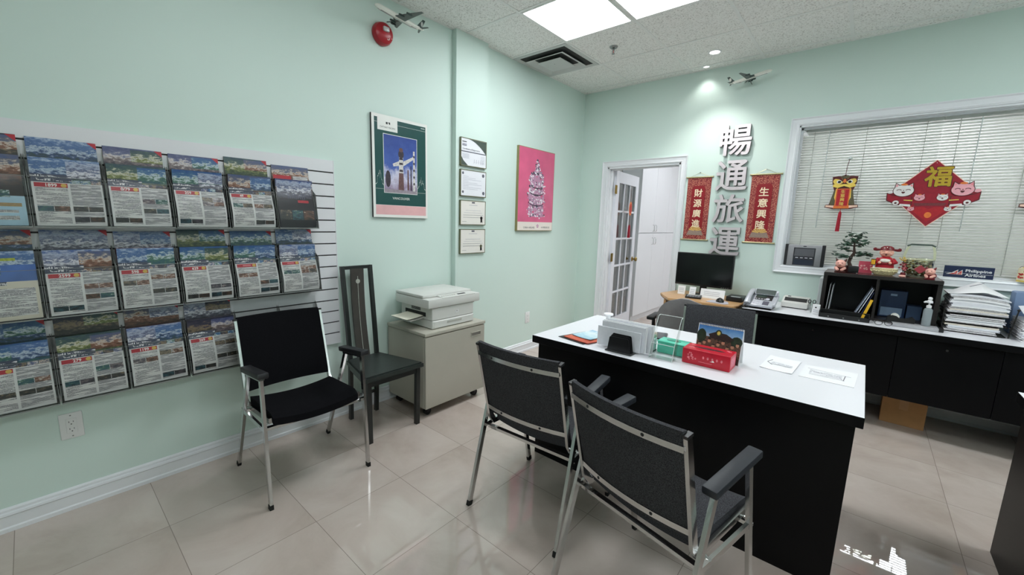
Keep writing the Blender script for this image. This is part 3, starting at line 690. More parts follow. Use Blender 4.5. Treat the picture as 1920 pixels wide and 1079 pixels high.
# ------------------------------------------------ filing cabinet on casters
FILE = mat('putty_grey_metal', (180, 176, 164), 0.45, noise=(8, 0.02))
FX0, FX1, FY0, FY1 = 0.035, 0.49, -2.715, -2.125
t = thing('filing_cabinet', 'putty grey cabinet on casters carrying the copier', 'cabinet', ((FX0+FX1)/2, (FY0+FY1)/2, 0)); a, c = (FX1-FX0)/2, (FY1-FY0)/2
q = MB(); q.box(-a, a-0.022, -c+0.004, c-0.004, 0.068, 0.60, FILE, 0.003); q.build('body', t)
q = MB(); q.box(-a-0.004, a+0.004, -c, c, 0.600, 0.624, FILE, 0.004, 2); q.build('top', t)
q = MB(); q.box(a-0.021, a, -c+0.005, c-0.005, 0.068, 0.594, FILE, 0.003); d = q.build('door', t)
q = MB(); x = a+0.0006; y0, y1, z0, z1 = c-0.15, c-0.055, 0.525, 0.548
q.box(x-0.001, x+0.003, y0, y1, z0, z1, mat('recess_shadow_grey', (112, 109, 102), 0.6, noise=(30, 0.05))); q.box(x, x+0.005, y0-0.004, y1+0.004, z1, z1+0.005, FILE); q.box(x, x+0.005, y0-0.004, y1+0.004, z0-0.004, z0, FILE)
q.box(x, x+0.005, y0-0.004, y0, z0, z1, FILE); q.box(x, x+0.005, y1, y1+0.004, z0, z1, FILE); q.build('handle', d)
for sx in (-1, 1):
    for sy in (-1, 1):
        q = MB(); cx, cy = sx*(a-0.06), sy*(c-0.06)
        q.cyl((cx-0.014, cy, 0.027), (cx+0.014, cy, 0.027), 0.027, seg=18, m=RUBBER); q.box(cx-0.02, cx+0.02, cy-0.02, cy+0.02, 0.054, 0.068, BLACK); q.bar([(cx-0.017, cy, 0.025), (cx-0.017, cy, 0.06)], 0.003, 0.02, BLACK, side=(1, 0, 0)); q.bar([(cx+0.017, cy, 0.025), (cx+0.017, cy, 0.06)], 0.003, 0.02, BLACK, side=(1, 0, 0)); q.build('caster', t)

# ------------------------------------------------ copier
COP = mat('warm_grey_copier', (212, 212, 208), 0.42, noise=(14, 0.015)); COPD = mat('copier_grey', (178, 177, 170), 0.45, noise=(14, 0.02)); SLOT = mat('slot_dark', (36, 36, 36), 0.7, noise=(20, 0.1))
t = thing('copier', 'light grey desktop copier with paper sticking out of its side tray', 'copier', (0.255, -2.395, 0.624))
# local: front = +x, y along the front
q = MB(); q.box(-0.19, 0.185, -0.215, 0.19, 0.004, 0.062, COP, 0.004); q.box(-0.19, 0.183, -0.215, 0.19, 0.064, 0.152, COP, 0.004); q.build('body', t)
q = MB(); q.box(0.181, 0.188, -0.20, 0.175, 0.008, 0.058, COP, 0.003)
q.box(0.1875, 0.1895, -0.08, 0.06, 0.03, 0.046, COPD); d = q.build('paper_drawer', t)
q = MB(); q.box(-0.205, 0.195, -0.255, 0.245, 0.158, 0.222, COP, 0.006, 2); q.box(-0.19, 0.18, -0.22, 0.2, 0.15, 0.16, COPD); q.build('scanner_body', t)
q = MB(); q.box(-0.205, 0.128, -0.255, 0.215, 0.2235, 0.246, COP, 0.007, 2); q.build('lid', t)
q = MB(); T = Matrix.Translation((0.165, -0.02, 0.2225)) @ Matrix.Rotation(radians(8), 4, 'Y'); q.box(-0.034, 0.03, -0.11, 0.215, 0, 0.006, COP, 0.002, 1, T); cp = q.build('control_panel', t)
q = MB(); q.box(-0.012, 0.006, 0.06, 0.135, 0.006, 0.0075, SLOT, 0, 1, T); q.build('display', cp)
for k in range(7):
    q = MB(); y = -0.095+0.02*k; q.box(-0.008, 0.0, y, y+0.012, 0.006, 0.0078, COPD, 0, 1, T); q.build('button', cp)
q = MB(); q.box(0.183, 0.1845, 0.0, 0.035, 0.095, 0.118, mat('logo_plate', (222, 222, 222), 0.3, noise=(30, 0.02))); q.sph((0.1848, 0.0175, 0.109), (0.0008, 0.006, 0.006), COPD, 12, 8); q.build('badge', t)
q = MB(); q.box(-0.135, 0.11, -0.2165, -0.213, 0.085, 0.115, SLOT); q.build('output_slot', t)
q = MB(); q.slab(lambda u, v: (lerp(-0.13, 0.10, u), lerp(-0.205, -0.34, v), 0.082-0.02*v+0.008*v*v), lambda u, v: (0, 0, -0.003), 2, 8, COPD); q.build('output_tray', t)
for k in range(5):
    q = MB(); q.box(-0.06+0.001, 0.05, -0.2168, -0.2145, 0.122+k*0.005, 0.1245+k*0.005, SLOT); q.build('vent_slit', t)
q = MB(); q.slab(lambda u, v: (lerp(-0.11, 0.085, u), lerp(-0.218, -0.36, v), 0.0885-0.021*v+0.01*v*v), lambda u, v: (0, 0, -0.0012), 2, 8, mat('cream_paper', (226, 222, 206), 0.7, noise=(40, 0.015)))
one(q, 'paper_sheet', 'cream sheet of paper lying in the side tray of the copier', 'paper', (0.255, -2.395, 0.6275))

# ------------------------------------------------ wooden computer desk in the corner by the door
OAK = mat_wood('light_oak', (190, 146, 100), (214, 172, 124), 0, 3.0); OAKD = mat('dark_desk_edge', (48, 40, 34), 0.5, noise=(20, 0.1))
t = thing('computer_desk', 'light wooden computer desk beside the credenza holding the monitor', 'desk', (1.58, -0.33, 0))
poly = [(-0.365, -0.05), (-0.30, -0.16), (-0.20, -0.30), (0.335, -0.275), (0.365, -0.2), (0.365, 0.296), (-0.30, 0.296)]
q = MB(); q.prism(poly, 0.725, 0.746, OAK, bev=0.004); q.prism([(x*0.985, y*0.985) for x, y in poly], 0.716, 0.725, OAKD); q.build('top', t, 30)
for x in (-0.26, 0.33):
    q = MB(); q.box(x-0.011, x+0.011, -0.2, 0.27, 0.0, 0.716, OAK); q.build('side_panel', t, 0)
q = MB(); q.box(-0.25, 0.32, 0.25, 0.268, 0.3, 0.716, OAK); q.build('back_panel', t, 0)
# ================================================================== things on the walls
# ------------------------------------------------ slatwall and brochures
SLATW = mat('white_slatwall', (222, 222, 226), 0.35, noise=(3, 0.012)); GROOVE = mat('slat_groove', (52, 50, 52), 0.7, noise=(30, 0.1))
SY0, SY1, SZ0, SZ1 = -5.4, -3.08, 0.541, 1.760
t = thing('slatwall_panel', 'white slatwall panel with dark grooves behind the brochure pockets', 'panel', (0, (SY0+SY1)/2, SZ0)); hw = (SY1-SY0)/2; hh = SZ1-SZ0; pit = hh/16
q = MB(); q.box(0.0005, 0.012, -hw, hw, 0, hh, SLATW); q.build('backing', t, 0)
q = MB()
for k in range(16):
    q.box(0.012, 0.02, -hw, hw, k*pit+0.004, (k+1)*pit-0.004, SLATW)
    if k: q.box(0.012, 0.0135, -hw, hw, k*pit-0.004, k*pit+0.004, GROOVE)
q.box(0.012, 0.02, -hw, hw, 0, 0.004, SLATW); q.box(0.012, 0.02, -hw, hw, hh-0.004, hh, SLATW); q.build('slats', t, 0)
q = MB(); q.box(0.0006, 0.0212, hw, hw+0.004, 0, hh, SLATW); q.build('edge_trim', t, 0)

ZR = (0.165, 0.285)
PH = {
 'blue_mountains': [(0.0, (22, 30, 34)), (0.25, (44, 66, 70)), (0.42, (50, 74, 116)), (0.55, (176, 190, 204)), (0.66, (66, 96, 140)), (0.85, (84, 112, 156)), (1, (160, 176, 200))],
 'green_hills': [(0.0, (20, 26, 20)), (0.3, (50, 70, 44)), (0.5, (120, 126, 72)), (0.6, (200, 196, 180)), (0.7, (70, 92, 84)), (1, (48, 70, 84))],
 'city_dusk': [(0.0, (26, 24, 32)), (0.3, (70, 64, 74)), (0.5, (124, 110, 110)), (0.6, (206, 198, 196)), (0.72, (92, 98, 130)), (1, (66, 72, 112))],
 'snow_peaks': [(0.0, (30, 32, 44)), (0.3, (86, 86, 102)), (0.48, (214, 214, 222)), (0.58, (70, 78, 112)), (0.8, (168, 176, 196)), (1, (76, 98, 148))],
 'autumn': [(0.0, (28, 22, 20)), (0.3, (84, 54, 40)), (0.5, (130, 90, 72)), (0.6, (200, 186, 174)), (0.72, (96, 96, 112)), (1, (70, 84, 124))],
 'lagoon': [(0.0, (16, 32, 40)), (0.3, (36, 78, 90)), (0.5, (62, 100, 80)), (0.6, (190, 202, 206)), (0.72, (66, 104, 140)), (1, (48, 82, 136))],
 'night_town': [(0.0, (20, 22, 26)), (0.35, (58, 54, 50)), (0.55, (134, 116, 92)), (0.7, (60, 58, 74)), (1, (38, 42, 60))],
}
PHOTO = {k: mat_photo('print_'+k, v, ZR, (26, 60), 1.15, 7) for k, v in PH.items()}
SMALL = {k: mat_photo('thumbnail_'+k, PH[k], (0.0, 0.28), (30, 60), 1.6) for k in ('night_town', 'autumn', 'city_dusk', 'lagoon')}
TXT = mat_text('leaflet_text', (216, 214, 212), (106, 104, 110), 'z', 190, 0.6, 150)
TXT2 = mat_text('leaflet_text_dense', (208, 206, 206), (98, 96, 102), 'z', 215, 0.66, 150)
TITLE = mat_text('leaflet_title', (58, 64, 82), (214, 212, 214), 'z', 70, 0.52, 90)
BAND = mat('price_band_red', (176, 34, 48), 0.4, noise=(80, 0.06)); SEAL = mat('price_seal_gold', (214, 176, 84), 0.4, noise=(160, 0.15))
WTXT = mat('white_ink', (246, 244, 240), 0.5, noise=(90, 0.01))
LEAF = mat('leaflet_paper', (216, 215, 214), 0.4, noise=(40, 0.012))
BW, BH = 0.208, 0.279
def xprof(v, curl): return 0.091-0.034*v+curl*sin(2*pi*min(v, 1))
class Sheet:
    def __init__(s, edge, curl=0.006, thick=0.016, voff=0.0, bh=BH):
        s.q = MB(); s.curl = curl; s.bh = bh; s.voff = voff
        s.q.slab(lambda u, v: s.P(u, v), lambda u, v: (-thick, 0, 0), 1, 14, edge)
        s.patch(0, 1, 0, 1, LEAF, 0.0003)
    def P(s, u, v, lift=0.0): return Vector((xprof(v+s.voff, s.curl)+lift, lerp(-BW/2, BW/2, u), s.bh*v))
    def F(s, u, v, lift=0.0):
        a = s.P(u, v-0.01); c = s.P(u, v+0.01); return frame(s.P(u, v, lift), (0, 1, 0), c-a)
    def patch(s, u0, u1, v0, v1, m, lift=0.0006, q=None):
        n = max(1, int((v1-v0)*14)); (q or s.q).grid(lambda i, j: s.P(lerp(u0, u1, i), lerp(v0, v1, j), lift), 1, n, m)
def leaflet(loc, label, price, ph1, ph2, edge, rnd, group, curl):
    s = Sheet(edge, curl, 0.025)
    s.patch(0.0, 1, 0.645, 1, PHOTO[ph1], 0.0006); s.patch(0.5, 1, 0.72+rnd.uniform(-0.05, 0.05), 0.97, PHOTO[ph2], 0.0009)
    s.patch(0.0, 0.56, 0.645, 0.76, TITLE, 0.0010)
    for k in range(3): u = 0.53+0.155*k; s.patch(u, u+0.145, 0.64, 0.695, SMALL[rnd.choice(list(SMALL))], 0.0012)
    s.patch(0.04, 0.485, 0.03, 0.57, TXT, 0.0006); s.patch(0.525, 0.97, 0.03, 0.625, TXT2, 0.0006)
    for u0 in (0.04, 0.525):
        for v0 in rnd.sample((0.06, 0.22, 0.38, 0.46), 2 if u0 > 0.3 else 1):
            for k in range(2): s.patch(u0+0.225*k, u0+0.225*k+0.215, v0, v0+0.075, SMALL[rnd.choice(list(SMALL))], 0.0009)
    o = s.q.build('leaflet_stack', None, 40); o.location = loc; tag(o, label, 'leaflets', group)
    b2 = MB(); s.patch(0.035, 0.49, 0.572, 0.634, BAND, 0.0013, b2); bd = b2.build('price_band', o, 0)
    b2 = MB(); F = s.F(0.435, 0.603, 0.0018); b2.prism(circle(0, 0, 0.0088, 0.0078, 16), 0, 0.0004, SEAL, F); b2.build('gold_seal', bd, 0)
    if price:
        b2 = MB(); b2.text(price, s.F(0.265, 0.603, 0.0018), 0, 0, h=0.0132, m=WTXT, ext=0.0002, bold=0.02); b2.build('price_number', bd, 0)
    else:
        b2 = MB(); s.patch(0.17, 0.36, 0.59, 0.617, mat('blurred_price', (214, 120, 126), 0.5, noise=(300, 0.3)), 0.0016, b2); b2.build('price_number', bd, 0)
    return o
def header_sheet(loc, label, ph1, ph2, edge, rnd, group, top):
    s = Sheet(edge, 0.0, 0.0035, 0.3); s.patch(0, 1, 0.62, 1, PHOTO[ph1], 0.0006); s.patch(0.45, 1, 0.78, 0.98, PHOTO[ph2], 0.0009)
    F = s.F(0.93, 0.95, 0.0012); s.q.prism([(-0.014, 0.013), (0.0145, 0.013), (0.0145, -0.014)], 0, 0.0003, BAND, F)
    o = s.q.build('leaflet_stack', None, 40); o.location = loc; return tag(o, label, 'leaflets', group)
PSHADE = mat_glass('acrylic_shade_tint', (0.50, 0.51, 0.50), 0.6, 0.1); PEDGE = mat('acrylic_pocket_edge', (126, 130, 128), 0.25, noise=(20, 0.03))  # sides and bases tinted dark to paint in shade between pockets and rows
def pocket(loc, label, group):
    t = thing('brochure_pocket', label, 'brochure holder', loc, 0, group); w = 0.1125
    q = MB(); q.box(0.0005, 0.0025, -w, w, -0.006, 0.325, ACRYL); q.build('back_plate', t, 0)
    q = MB(); q.box(0.0025, 0.112, -w, w, -0.006, -0.002, PSHADE); q.box(0.110, 0.1123, -w, w, -0.0065, -0.0015, PEDGE); q.build('base', t, 0)
    q = MB(); q.grid(lambda u, v: (xprof(0.7*v, 0.0)+0.013, lerp(-w, w, u), lerp(-0.002, 0.2, v)), 1, 8, ACRYL); q.tube([(xprof(0.7, 0)+0.013, -w, 0.2), (xprof(0.7, 0)+0.013, w, 0.2)], 0.0011, 6, PEDGE); q.build('front_plate', t, 30)
    for s_ in (-1, 1):
        q = MB(); q.prism([(0.0025, -0.002), (0.106, -0.002), (xprof(0.7, 0)+0.013, 0.2), (0.04, 0.225), (0.024, 0.27), (0.0025, 0.29)], -0.001, 0.001, PSHADE, Matrix(((1, 0, 0, 0), (0, 0, 1, s_*w), (0, 1, 0, 0), (0, 0, 0, 1))))
        q.tube([(0.106, s_*w, -0.002), (xprof(0.7, 0)+0.013, s_*w, 0.2), (0.04, s_*w, 0.225), (0.024, s_*w, 0.27), (0.0025, s_*w, 0.29)], 0.0011, 6, PEDGE); q.build('side_plate', t, 0)
    q = MB(); q.box(0.005, 0.03, -w+0.003, w-0.003, 0.07, 0.072, ACRYL); q.build('rear_tier', t, 0)
    return t
EY = [-4.625, -4.392, -4.164, -3.936, -3.700, -3.466, -3.235]
rnd = random.Random(11)
EDG = {k: mat('leaflet_edge_'+k, c, 0.5, noise=(120, 0.12)) for k, c in dict(grey=(84, 82, 88), red=(132, 34, 50), green=(50, 72, 60), teal=(56, 76, 84), mauve=(88, 74, 80)).items()}
ROWS = [
 (1.334, [('custom_blue', None), ('1899', ('blue_mountains', 'snow_peaks', 'blue_mountains', 'red')), ('0/79', ('green_hills', 'lagoon', 'city_dusk', 'green')), ('259', ('lagoon', 'snow_peaks', 'city_dusk', 'grey')), ('49', ('autumn', 'blue_mountains', 'green_hills', 'mauve')), ('custom_city', None)]),
 (0.951, [('custom_island', None), ('2599', ('snow_peaks', 'autumn', 'snow_peaks', 'teal')), ('598', ('blue_mountains', 'lagoon', 'snow_peaks', 'red')), ('629', ('lagoon', 'green_hills', 'green_hills', 'green')), ('', ('lagoon', 'blue_mountains', 'lagoon', 'grey')), (' ', ('snow_peaks', 'blue_mountains', 'blue_mountains', 'grey'))]),
 (0.568, [('99', ('lagoon', 'blue_mountains', 'blue_mountains', 'teal')), ('279', ('green_hills', 'autumn', 'night_town', 'green')), ('1199', ('snow_peaks', 'blue_mountains', 'autumn', 'mauve')), ('269', ('night_town', 'city_dusk', 'snow_peaks', 'grey')), None, None]),
]
RN = ('top row', 'middle row', 'bottom row')
WHAT = {'': 'with an unreadable red band, fifth along', ' ': 'next to the slatwall edge', 'custom_blue': 'with a pale blue lower half', 'custom_island': 'showing a green island in a bay', 'custom_city': 'showing a city skyline'}
for (zb, cells), rn in zip(ROWS, RN):
    for k, cell in enumerate(cells):
        yc = (EY[k]+EY[k+1])/2; loc = (0.02, yc, zb)
        if cell is None:
            pocket(loc, ('empty clear acrylic pocket partly behind the black armchair back', 'empty clear acrylic pocket at the bottom corner of the slatwall')[k-4], 'acrylic brochure pockets'); continue
        pr, ph = cell; what = WHAT.get(pr, 'priced '+pr)
        if pr.strip() and not pr.startswith('custom'): what = 'priced '+pr
        pocket(loc, 'clear acrylic pocket, %s, holding leaflets %s' % (rn, what), 'acrylic brochure pockets')
        if ph:
            p1, p2, p3, ed = ph
            leaflet(loc, 'stack of printed travel leaflets %s, %s' % (what, rn), pr.strip(), p1, p2, EDG[ed], rnd, 'travel leaflet stacks', 0.006 if k < 3 else 0.011)
            header_sheet((-0.02, yc+rnd.uniform(-0.002, 0.002), zb+0.083+rnd.uniform(-0.006, 0.012)), 'leaflets poking up behind those %s, %s' % (what, rn), p3, p1, EDG[ed], rnd, 'travel leaflets in the rear tiers', 0)
            continue
        if pr == 'custom_blue':
            s = Sheet(EDG['teal'], 0.006, 0.024); s.patch(0, 1, 0, 0.42, mat('pale_blue_print', (168, 200, 218), 0.4, noise=(12, 0.06))); s.patch(0, 1, 0.42, 1, PHOTO['autumn']); s.patch(0.3, 0.82, 0.4, 0.5, SMALL['lagoon'], 0.0009); s.patch(0.3, 0.95, 0.27, 0.32, mat('ochre_strip', (158, 130, 84), 0.4, noise=(90, 0.2)), 0.0009); s.patch(0.2, 0.9, 0.08, 0.22, TXT, 0.0009)
        elif pr == 'custom_island':
            s = Sheet(EDG['grey'], 0.005, 0.024); s.patch(0, 1, 0, 0.56, mat('cream_print', (214, 206, 190), 0.4, noise=(12, 0.03))); s.patch(0, 1, 0.56, 0.8, mat('sea_print', (70, 104, 168), 0.4, noise=(14, 0.15))); s.patch(0, 0.55, 0.66, 0.76, SMALL['lagoon'], 0.0009); s.patch(0, 1, 0.8, 1, PHOTO['blue_mountains']); s.patch(0.25, 0.75, 0.86, 0.90, mat('lime_strip', (160, 170, 70), 0.4, noise=(120, 0.3)), 0.0012)
            s.patch(0, 0.6, 0.51, 0.56, TITLE, 0.0009); s.patch(0.3, 0.95, 0.06, 0.46, TXT, 0.0009)
            for i in range(3): s.q.prism(circle(0, 0, 0.014, 0.0085, 18), 0, 0.0003, SMALL['city_dusk'], s.F(0.2, 0.12+0.13*i, 0.0011))
        else:
            s = Sheet(EDG['grey'], 0.009, 0.024); s.patch(0, 1, 0, 1, PHOTO['city_dusk']); s.patch(0.03, 0.97, 0.62, 0.97, PHOTO['snow_peaks'], 0.0008)
            for i in range(3): s.patch(0.04+0.31*i, 0.33+0.31*i, 0.16, 0.36, SMALL[('night_town', 'lagoon', 'autumn')[i]], 0.0011)
            s.patch(0.55, 0.85, 0.52, 0.575, BAND, 0.0012)
            for i in range(9): s.patch(0.3+0.055*i, 0.32+0.055*i, 0.60, 0.66+0.1*rnd.random(), mat('tower_grey', (70, 74, 96), 0.4, noise=(90, 0.1)), 0.0012)
        o = s.q.build('leaflet_stack', None, 40); o.location = loc; tag(o, 'stack of printed travel leaflets %s, %s' % (what, rn), 'leaflets', 'travel leaflet stacks')
        if pr == 'custom_city':
            s = Sheet(EDG['mauve'], 0.0, 0.0035, 0.3); s.patch(0, 1, 0.5, 1, PHOTO['autumn']); s.patch(0.03, 0.5, 0.72, 0.8, BAND, 0.0012); s.patch(0.55, 0.97, 0.62, 0.8, TXT2, 0.0012)
            o = s.q.build('leaflet_stack', None, 40); o.location = (-0.02, yc, zb+0.08); tag(o, 'curled travel leaflets poking up behind the city skyline ones, top row', 'leaflets', 'travel leaflets in the rear tiers')
        else:
            header_sheet((-0.02, yc, zb+0.085), 'leaflets poking up behind those %s, %s' % (what, rn), 'night_town' if 'blue' in pr else 'blue_mountains', 'autumn', EDG['green'], rnd, 'travel leaflets in the rear tiers', 0)

# ------------------------------------------------ outlets
OUTL = mat('outlet_white', (228, 228, 228), 0.35, noise=(20, 0.01))
def outlet(y, z, label):
    t = thing('wall_outlet', label, 'outlet', (0, y, z), 0, 'white wall outlets')
    q = MB(); q.box(0.0005, 0.006, -0.038, 0.038, -0.062, 0.062, OUTL, 0.003, 2); q.build('cover_plate', t)
    q = MB(); q.box(0.006, 0.008, -0.018, 0.018, -0.036, 0.036, OUTL, 0.0015)
    for s_ in (-1, 1):
        z0 = s_*0.017
        for yy, hgt in ((-0.007, 0.008), (0.007, 0.0065)): q.box(0.0078, 0.0083, yy-0.0011, yy+0.0011, z0-hgt/2+0.003, z0+hgt/2+0.003, BLACK)
        q.cyl((0.0078, 0, z0-0.0085), (0.0083, 0, z0-0.0085), 0.0026, seg=10, m=BLACK)
    q.build('receptacle', t)
    for s_ in (-1, 1):
        q = MB(); q.sph((0.006, 0, s_*0.05), (0.0014, 0.003, 0.003), STEEL, 10, 6); q.build('screw', t)
outlet(-4.372, 0.410, 'white double outlet below the brochure wall'); outlet(-0.965, 0.375, 'white outlet on the wall between the cabinet and the desk')

# ------------------------------------------------ framed poster with totem poles
PG = mat('poster_green', (30, 76, 74), 0.28, noise=(9, 0.04)); PW = mat('poster_white', (232, 232, 228), 0.28, noise=(9, 0.01)); PK = mat('poster_pink', (226, 176, 178), 0.28, noise=(20, 0.04))
SKYP = mat_photo('print_blue_sky', [(0.0, (90, 84, 104)), (0.12, (150, 132, 160)), (0.28, (206, 204, 224)), (0.44, (70, 96, 170)), (0.8, (46, 72, 146)), (1.0, (38, 62, 134))], (-0.21, 0.30), (9, 10), 0.55)
t = thing('framed_poster', 'dark green airline poster of totem poles titled VANCOUVER', 'poster', (0, -2.5595, 1.765)); w, h = 0.2375, 0.356
q = MB(); q.box(0.0005, 0.019, -w, w, -h, h, BLACK, 0.001); q.build('frame', t, 0)
q = MB(); F = wall_l(0.0192, 0, 0)
def rect(q, x0, x1, y0, y1, d, m, F=F): q.prism([(x0, y0), (x1, y0), (x1, y1), (x0, y1)], d, d+0.0003, m, F)
rect(q, -w, w, -h, h, 0, PW); rect(q, -w+0.02, w-0.016, -h+0.09, h-0.022, 0.0004, PG); rect(q, -w+0.02, w-0.016, -h+0.02, -h+0.088, 0.0004, PK)
rect(q, -w+0.02, w-0.016, h-0.055, h-0.0535, 0.0008, PW); rect(q, w-0.06, w-0.024, h-0.038, h-0.034, 0.0008, PW)
rect(q, -w+0.045, -0.03, h-0.105, h, 0.0012, PW)
rect(q, -0.15, 0.141, -0.18, 0.232, 0.0008, PW); pp = q.build('poster_print', t, 0)
q = MB(); rect(q, -0.146, 0.137, -0.176, 0.228, 0.0012, SKYP)
TB = mat('totem_brown', (104, 74, 74), 0.4, noise=(60, 0.25)); TWH = mat('totem_pale', (206, 202, 200), 0.4, noise=(90, 0.25)); TDK = mat('totem_dark', (56, 46, 56), 0.4, noise=(70, 0.3))
def flat(q, pts, d, m): q.prism(pts, d, d+0.0003, m, F)
flat(q, [(-0.03, -0.17), (0.02, -0.17), (0.016, -0.03), (-0.022, -0.03)], 0.0018, TB)
flat(q, [(-0.024, -0.03), (0.016, -0.03), (0.014, 0.09), (-0.02, 0.09)], 0.0018, TWH); flat(q, circle(-0.003, 0.105, 0.024, 0.03, 14), 0.0020, TDK); flat(q, circle(-0.003, 0.135, 0.018, 0.016, 12), 0.0021, TB)
flat(q, [(0.014, 0.055), (0.115, 0.105), (0.118, 0.088), (0.014, 0.02)], 0.0017, TWH); flat(q, [(-0.02, 0.055), (-0.075, 0.03), (-0.07, 0.012), (-0.02, 0.02)], 0.0017, TWH)
for y0, y1 in ((-0.02, -0.005), (0.03, 0.045), (0.065, 0.078)): flat(q, [(-0.02, y0), (0.013, y0), (0.011, y1), (-0.018, y1)], 0.0022, TDK)
flat(q, [(0.1, -0.16), (0.122, -0.16), (0.118, 0.14), (0.104, 0.14)], 0.0018, TWH)
for y0 in (-0.1, -0.05, 0.0, 0.05, 0.1): flat(q, circle(0.111, y0, 0.007, 0.010, 10), 0.0022, TDK)
flat(q, [(0.05, -0.15), (0.066, -0.15), (0.062, 0.0), (0.052, 0.0)], 0.0016, TB); flat(q, [(0.078, -0.15), (0.09, -0.15), (0.088, 0.03), (0.08, 0.03)], 0.0016, TDK)
flat(q, circle(-0.115, -0.08, 0.022, 0.06, 14), 0.0016, TDK); flat(q, [(-0.146, -0.176), (0.137, -0.176), (0.137, -0.155), (-0.146, -0.15)], 0.0019, mat('totem_ground', (150, 140, 150), 0.4, noise=(40, 0.15)))
q.build('photo_print', pp, 0)
q = MB(); q.text('VANCOUVER', F, -0.005, -0.215, w=0.15, m=PW, ext=0.0002, bold=0.0, lift=0.0008); q.text('CATHAY PACIFIC', F, -0.11, h-0.082, w=0.125, m=BLACK, ext=0.0002, lift=0.0014)
rect(q, -0.125, -0.11, h-0.06, h-0.045, 0.0014, BLACK); flat(q, [(-0.107, h-0.045), (-0.09, h-0.045), (-0.09, h-0.06), (-0.098, h-0.06)], 0.0014, BLACK)
r2 = random.Random(3); 
for x0, x1, yb, amp in ((-0.216, -0.152, -0.13, 0.12), (0.144, 0.218, -0.14, 0.10)):
    P = []; n = 22
    for i in range(n+1):
        u = i/n; env = sin(pi*u)**2; P.append((lerp(x0, x1, u), yb+amp*env*r2.uniform(0.2, 1.0)+r2.uniform(0, 0.012)))
    for a, c in zip(P, P[1:]):
        wv = 0.0022; q.prism([(a[0], a[1]-wv), (c[0]+0.0006, c[1]-wv), (c[0]+0.0006, c[1]+wv), (a[0], a[1]+wv)], 0.0008, 0.0011, PW, F)
    rect(q, x0, x1, yb-0.024, yb-0.0225, 0.0008, PW)
q.build('lettering', pp, 0)

# ------------------------------------------------ pink framed poster
PINK = mat('poster_hot_pink', (214, 92, 132), 0.32, noise=(7, 0.08)); BRF = mat('dull_gold_frame', (150, 140, 96), 0.4, 0.3, noise=(30, 0.06)); CRM = mat('poster_cream', (232, 222, 214), 0.32, noise=(9, 0.02))
t = thing('framed_poster', 'pink poster with an ornate pale vase-like figure in a thin gold frame', 'poster', (0, -0.913, 1.727)); w, h = 0.304, 0.415; F = wall_l(0.0288, 0, 0)
q = MB(); q.box(0.0005, 0.0285, -w, w, -h, h, BRF, 0.001); q.build('frame', t, 0)
q = MB(); rect(q, -w+0.006, w-0.006, -h+0.006, h-0.006, 0, PINK, F); rect(q, -w+0.006, w-0.006, -h+0.006, -h+0.092, 0.0004, CRM, F); pp = q.build('poster_print', t, 0)
q = MB(); FC = [mat('filigree_'+n_, c, 0.4, noise=(150, 0.2)) for n_, c in dict(white=(232, 222, 230), grey=(150, 140, 160), slate=(84, 78, 100), mauve=(190, 140, 170), dark=(52, 44, 62)).items()]
def vase_w(v): return (0.02+0.012*v/0.08) if v < 0.08 else (0.032+0.018*(v-0.08)/0.08 if v < 0.16 else (0.055+0.08*min(1, (v-0.16)/0.1) if v < 0.5 else 0.148-0.010*cos((v-0.5)*24)))
ztop, zbot = 0.285, -0.27
q.prism([(s_*vase_w(v)*0.86, lerp(ztop, zbot, v)) for s_, vs in ((1, [i/20 for i in range(21)]), (-1, [1-i/20 for i in range(21)])) for v in vs], 0.0004, 0.0007, FC[3], F)
r3 = random.Random(5)
for i in range(430):
    v = r3.random(); wv = vase_w(v); x = r3.uniform(-1, 1)*wv*1.05; z = lerp(ztop, zbot, v)+r3.uniform(-0.01, 0.01); r_ = r3.uniform(0.004, 0.017)
    q.prism(circle(x, z, r_*r3.uniform(0.6, 1.2), r_*r3.uniform(0.5, 1.1), 7, r3.random()*3), 0.0008+0.000004*i, 0.0010+0.000004*i, r3.choice(FC[:1]*2+FC+[PINK]), F)
for z, ww in ((0.05, 0.1), (-0.02, 0.115), (-0.13, 0.12)):
    q.prism([(ww*cos(a), z-0.03*sin(a)) for a in [pi*i/14 for i in range(15)]]+[((ww-0.012)*cos(a), z-0.02*sin(a)) for a in [pi-pi*i/14 for i in range(15)]], 0.0034, 0.0037, FC[4], F)
q.sph((0.0292, 0, 0.302), (0.0006, 0.016, 0.016), FC[2], 12, 8); q.build('ornament_print', pp, 0)
q = MB(); q.text('CHINA AIRLINES', F, -0.11, -h+0.034, w=0.19, m=FC[4], ext=0.0002, lift=0.0008); q.text('中華航空', F, 0.175, -h+0.036, w=0.15, h=0.02, m=FC[4], ext=0.0002, lift=0.0008)
for a in range(5): q.prism(circle(0.035+0.013*cos(pi/2+a*2*pi/5), -h+0.05+0.013*sin(pi/2+a*2*pi/5), 0.008, n=10), 0.0008, 0.0011, FC[3], F)
q.build('lettering', pp, 0)

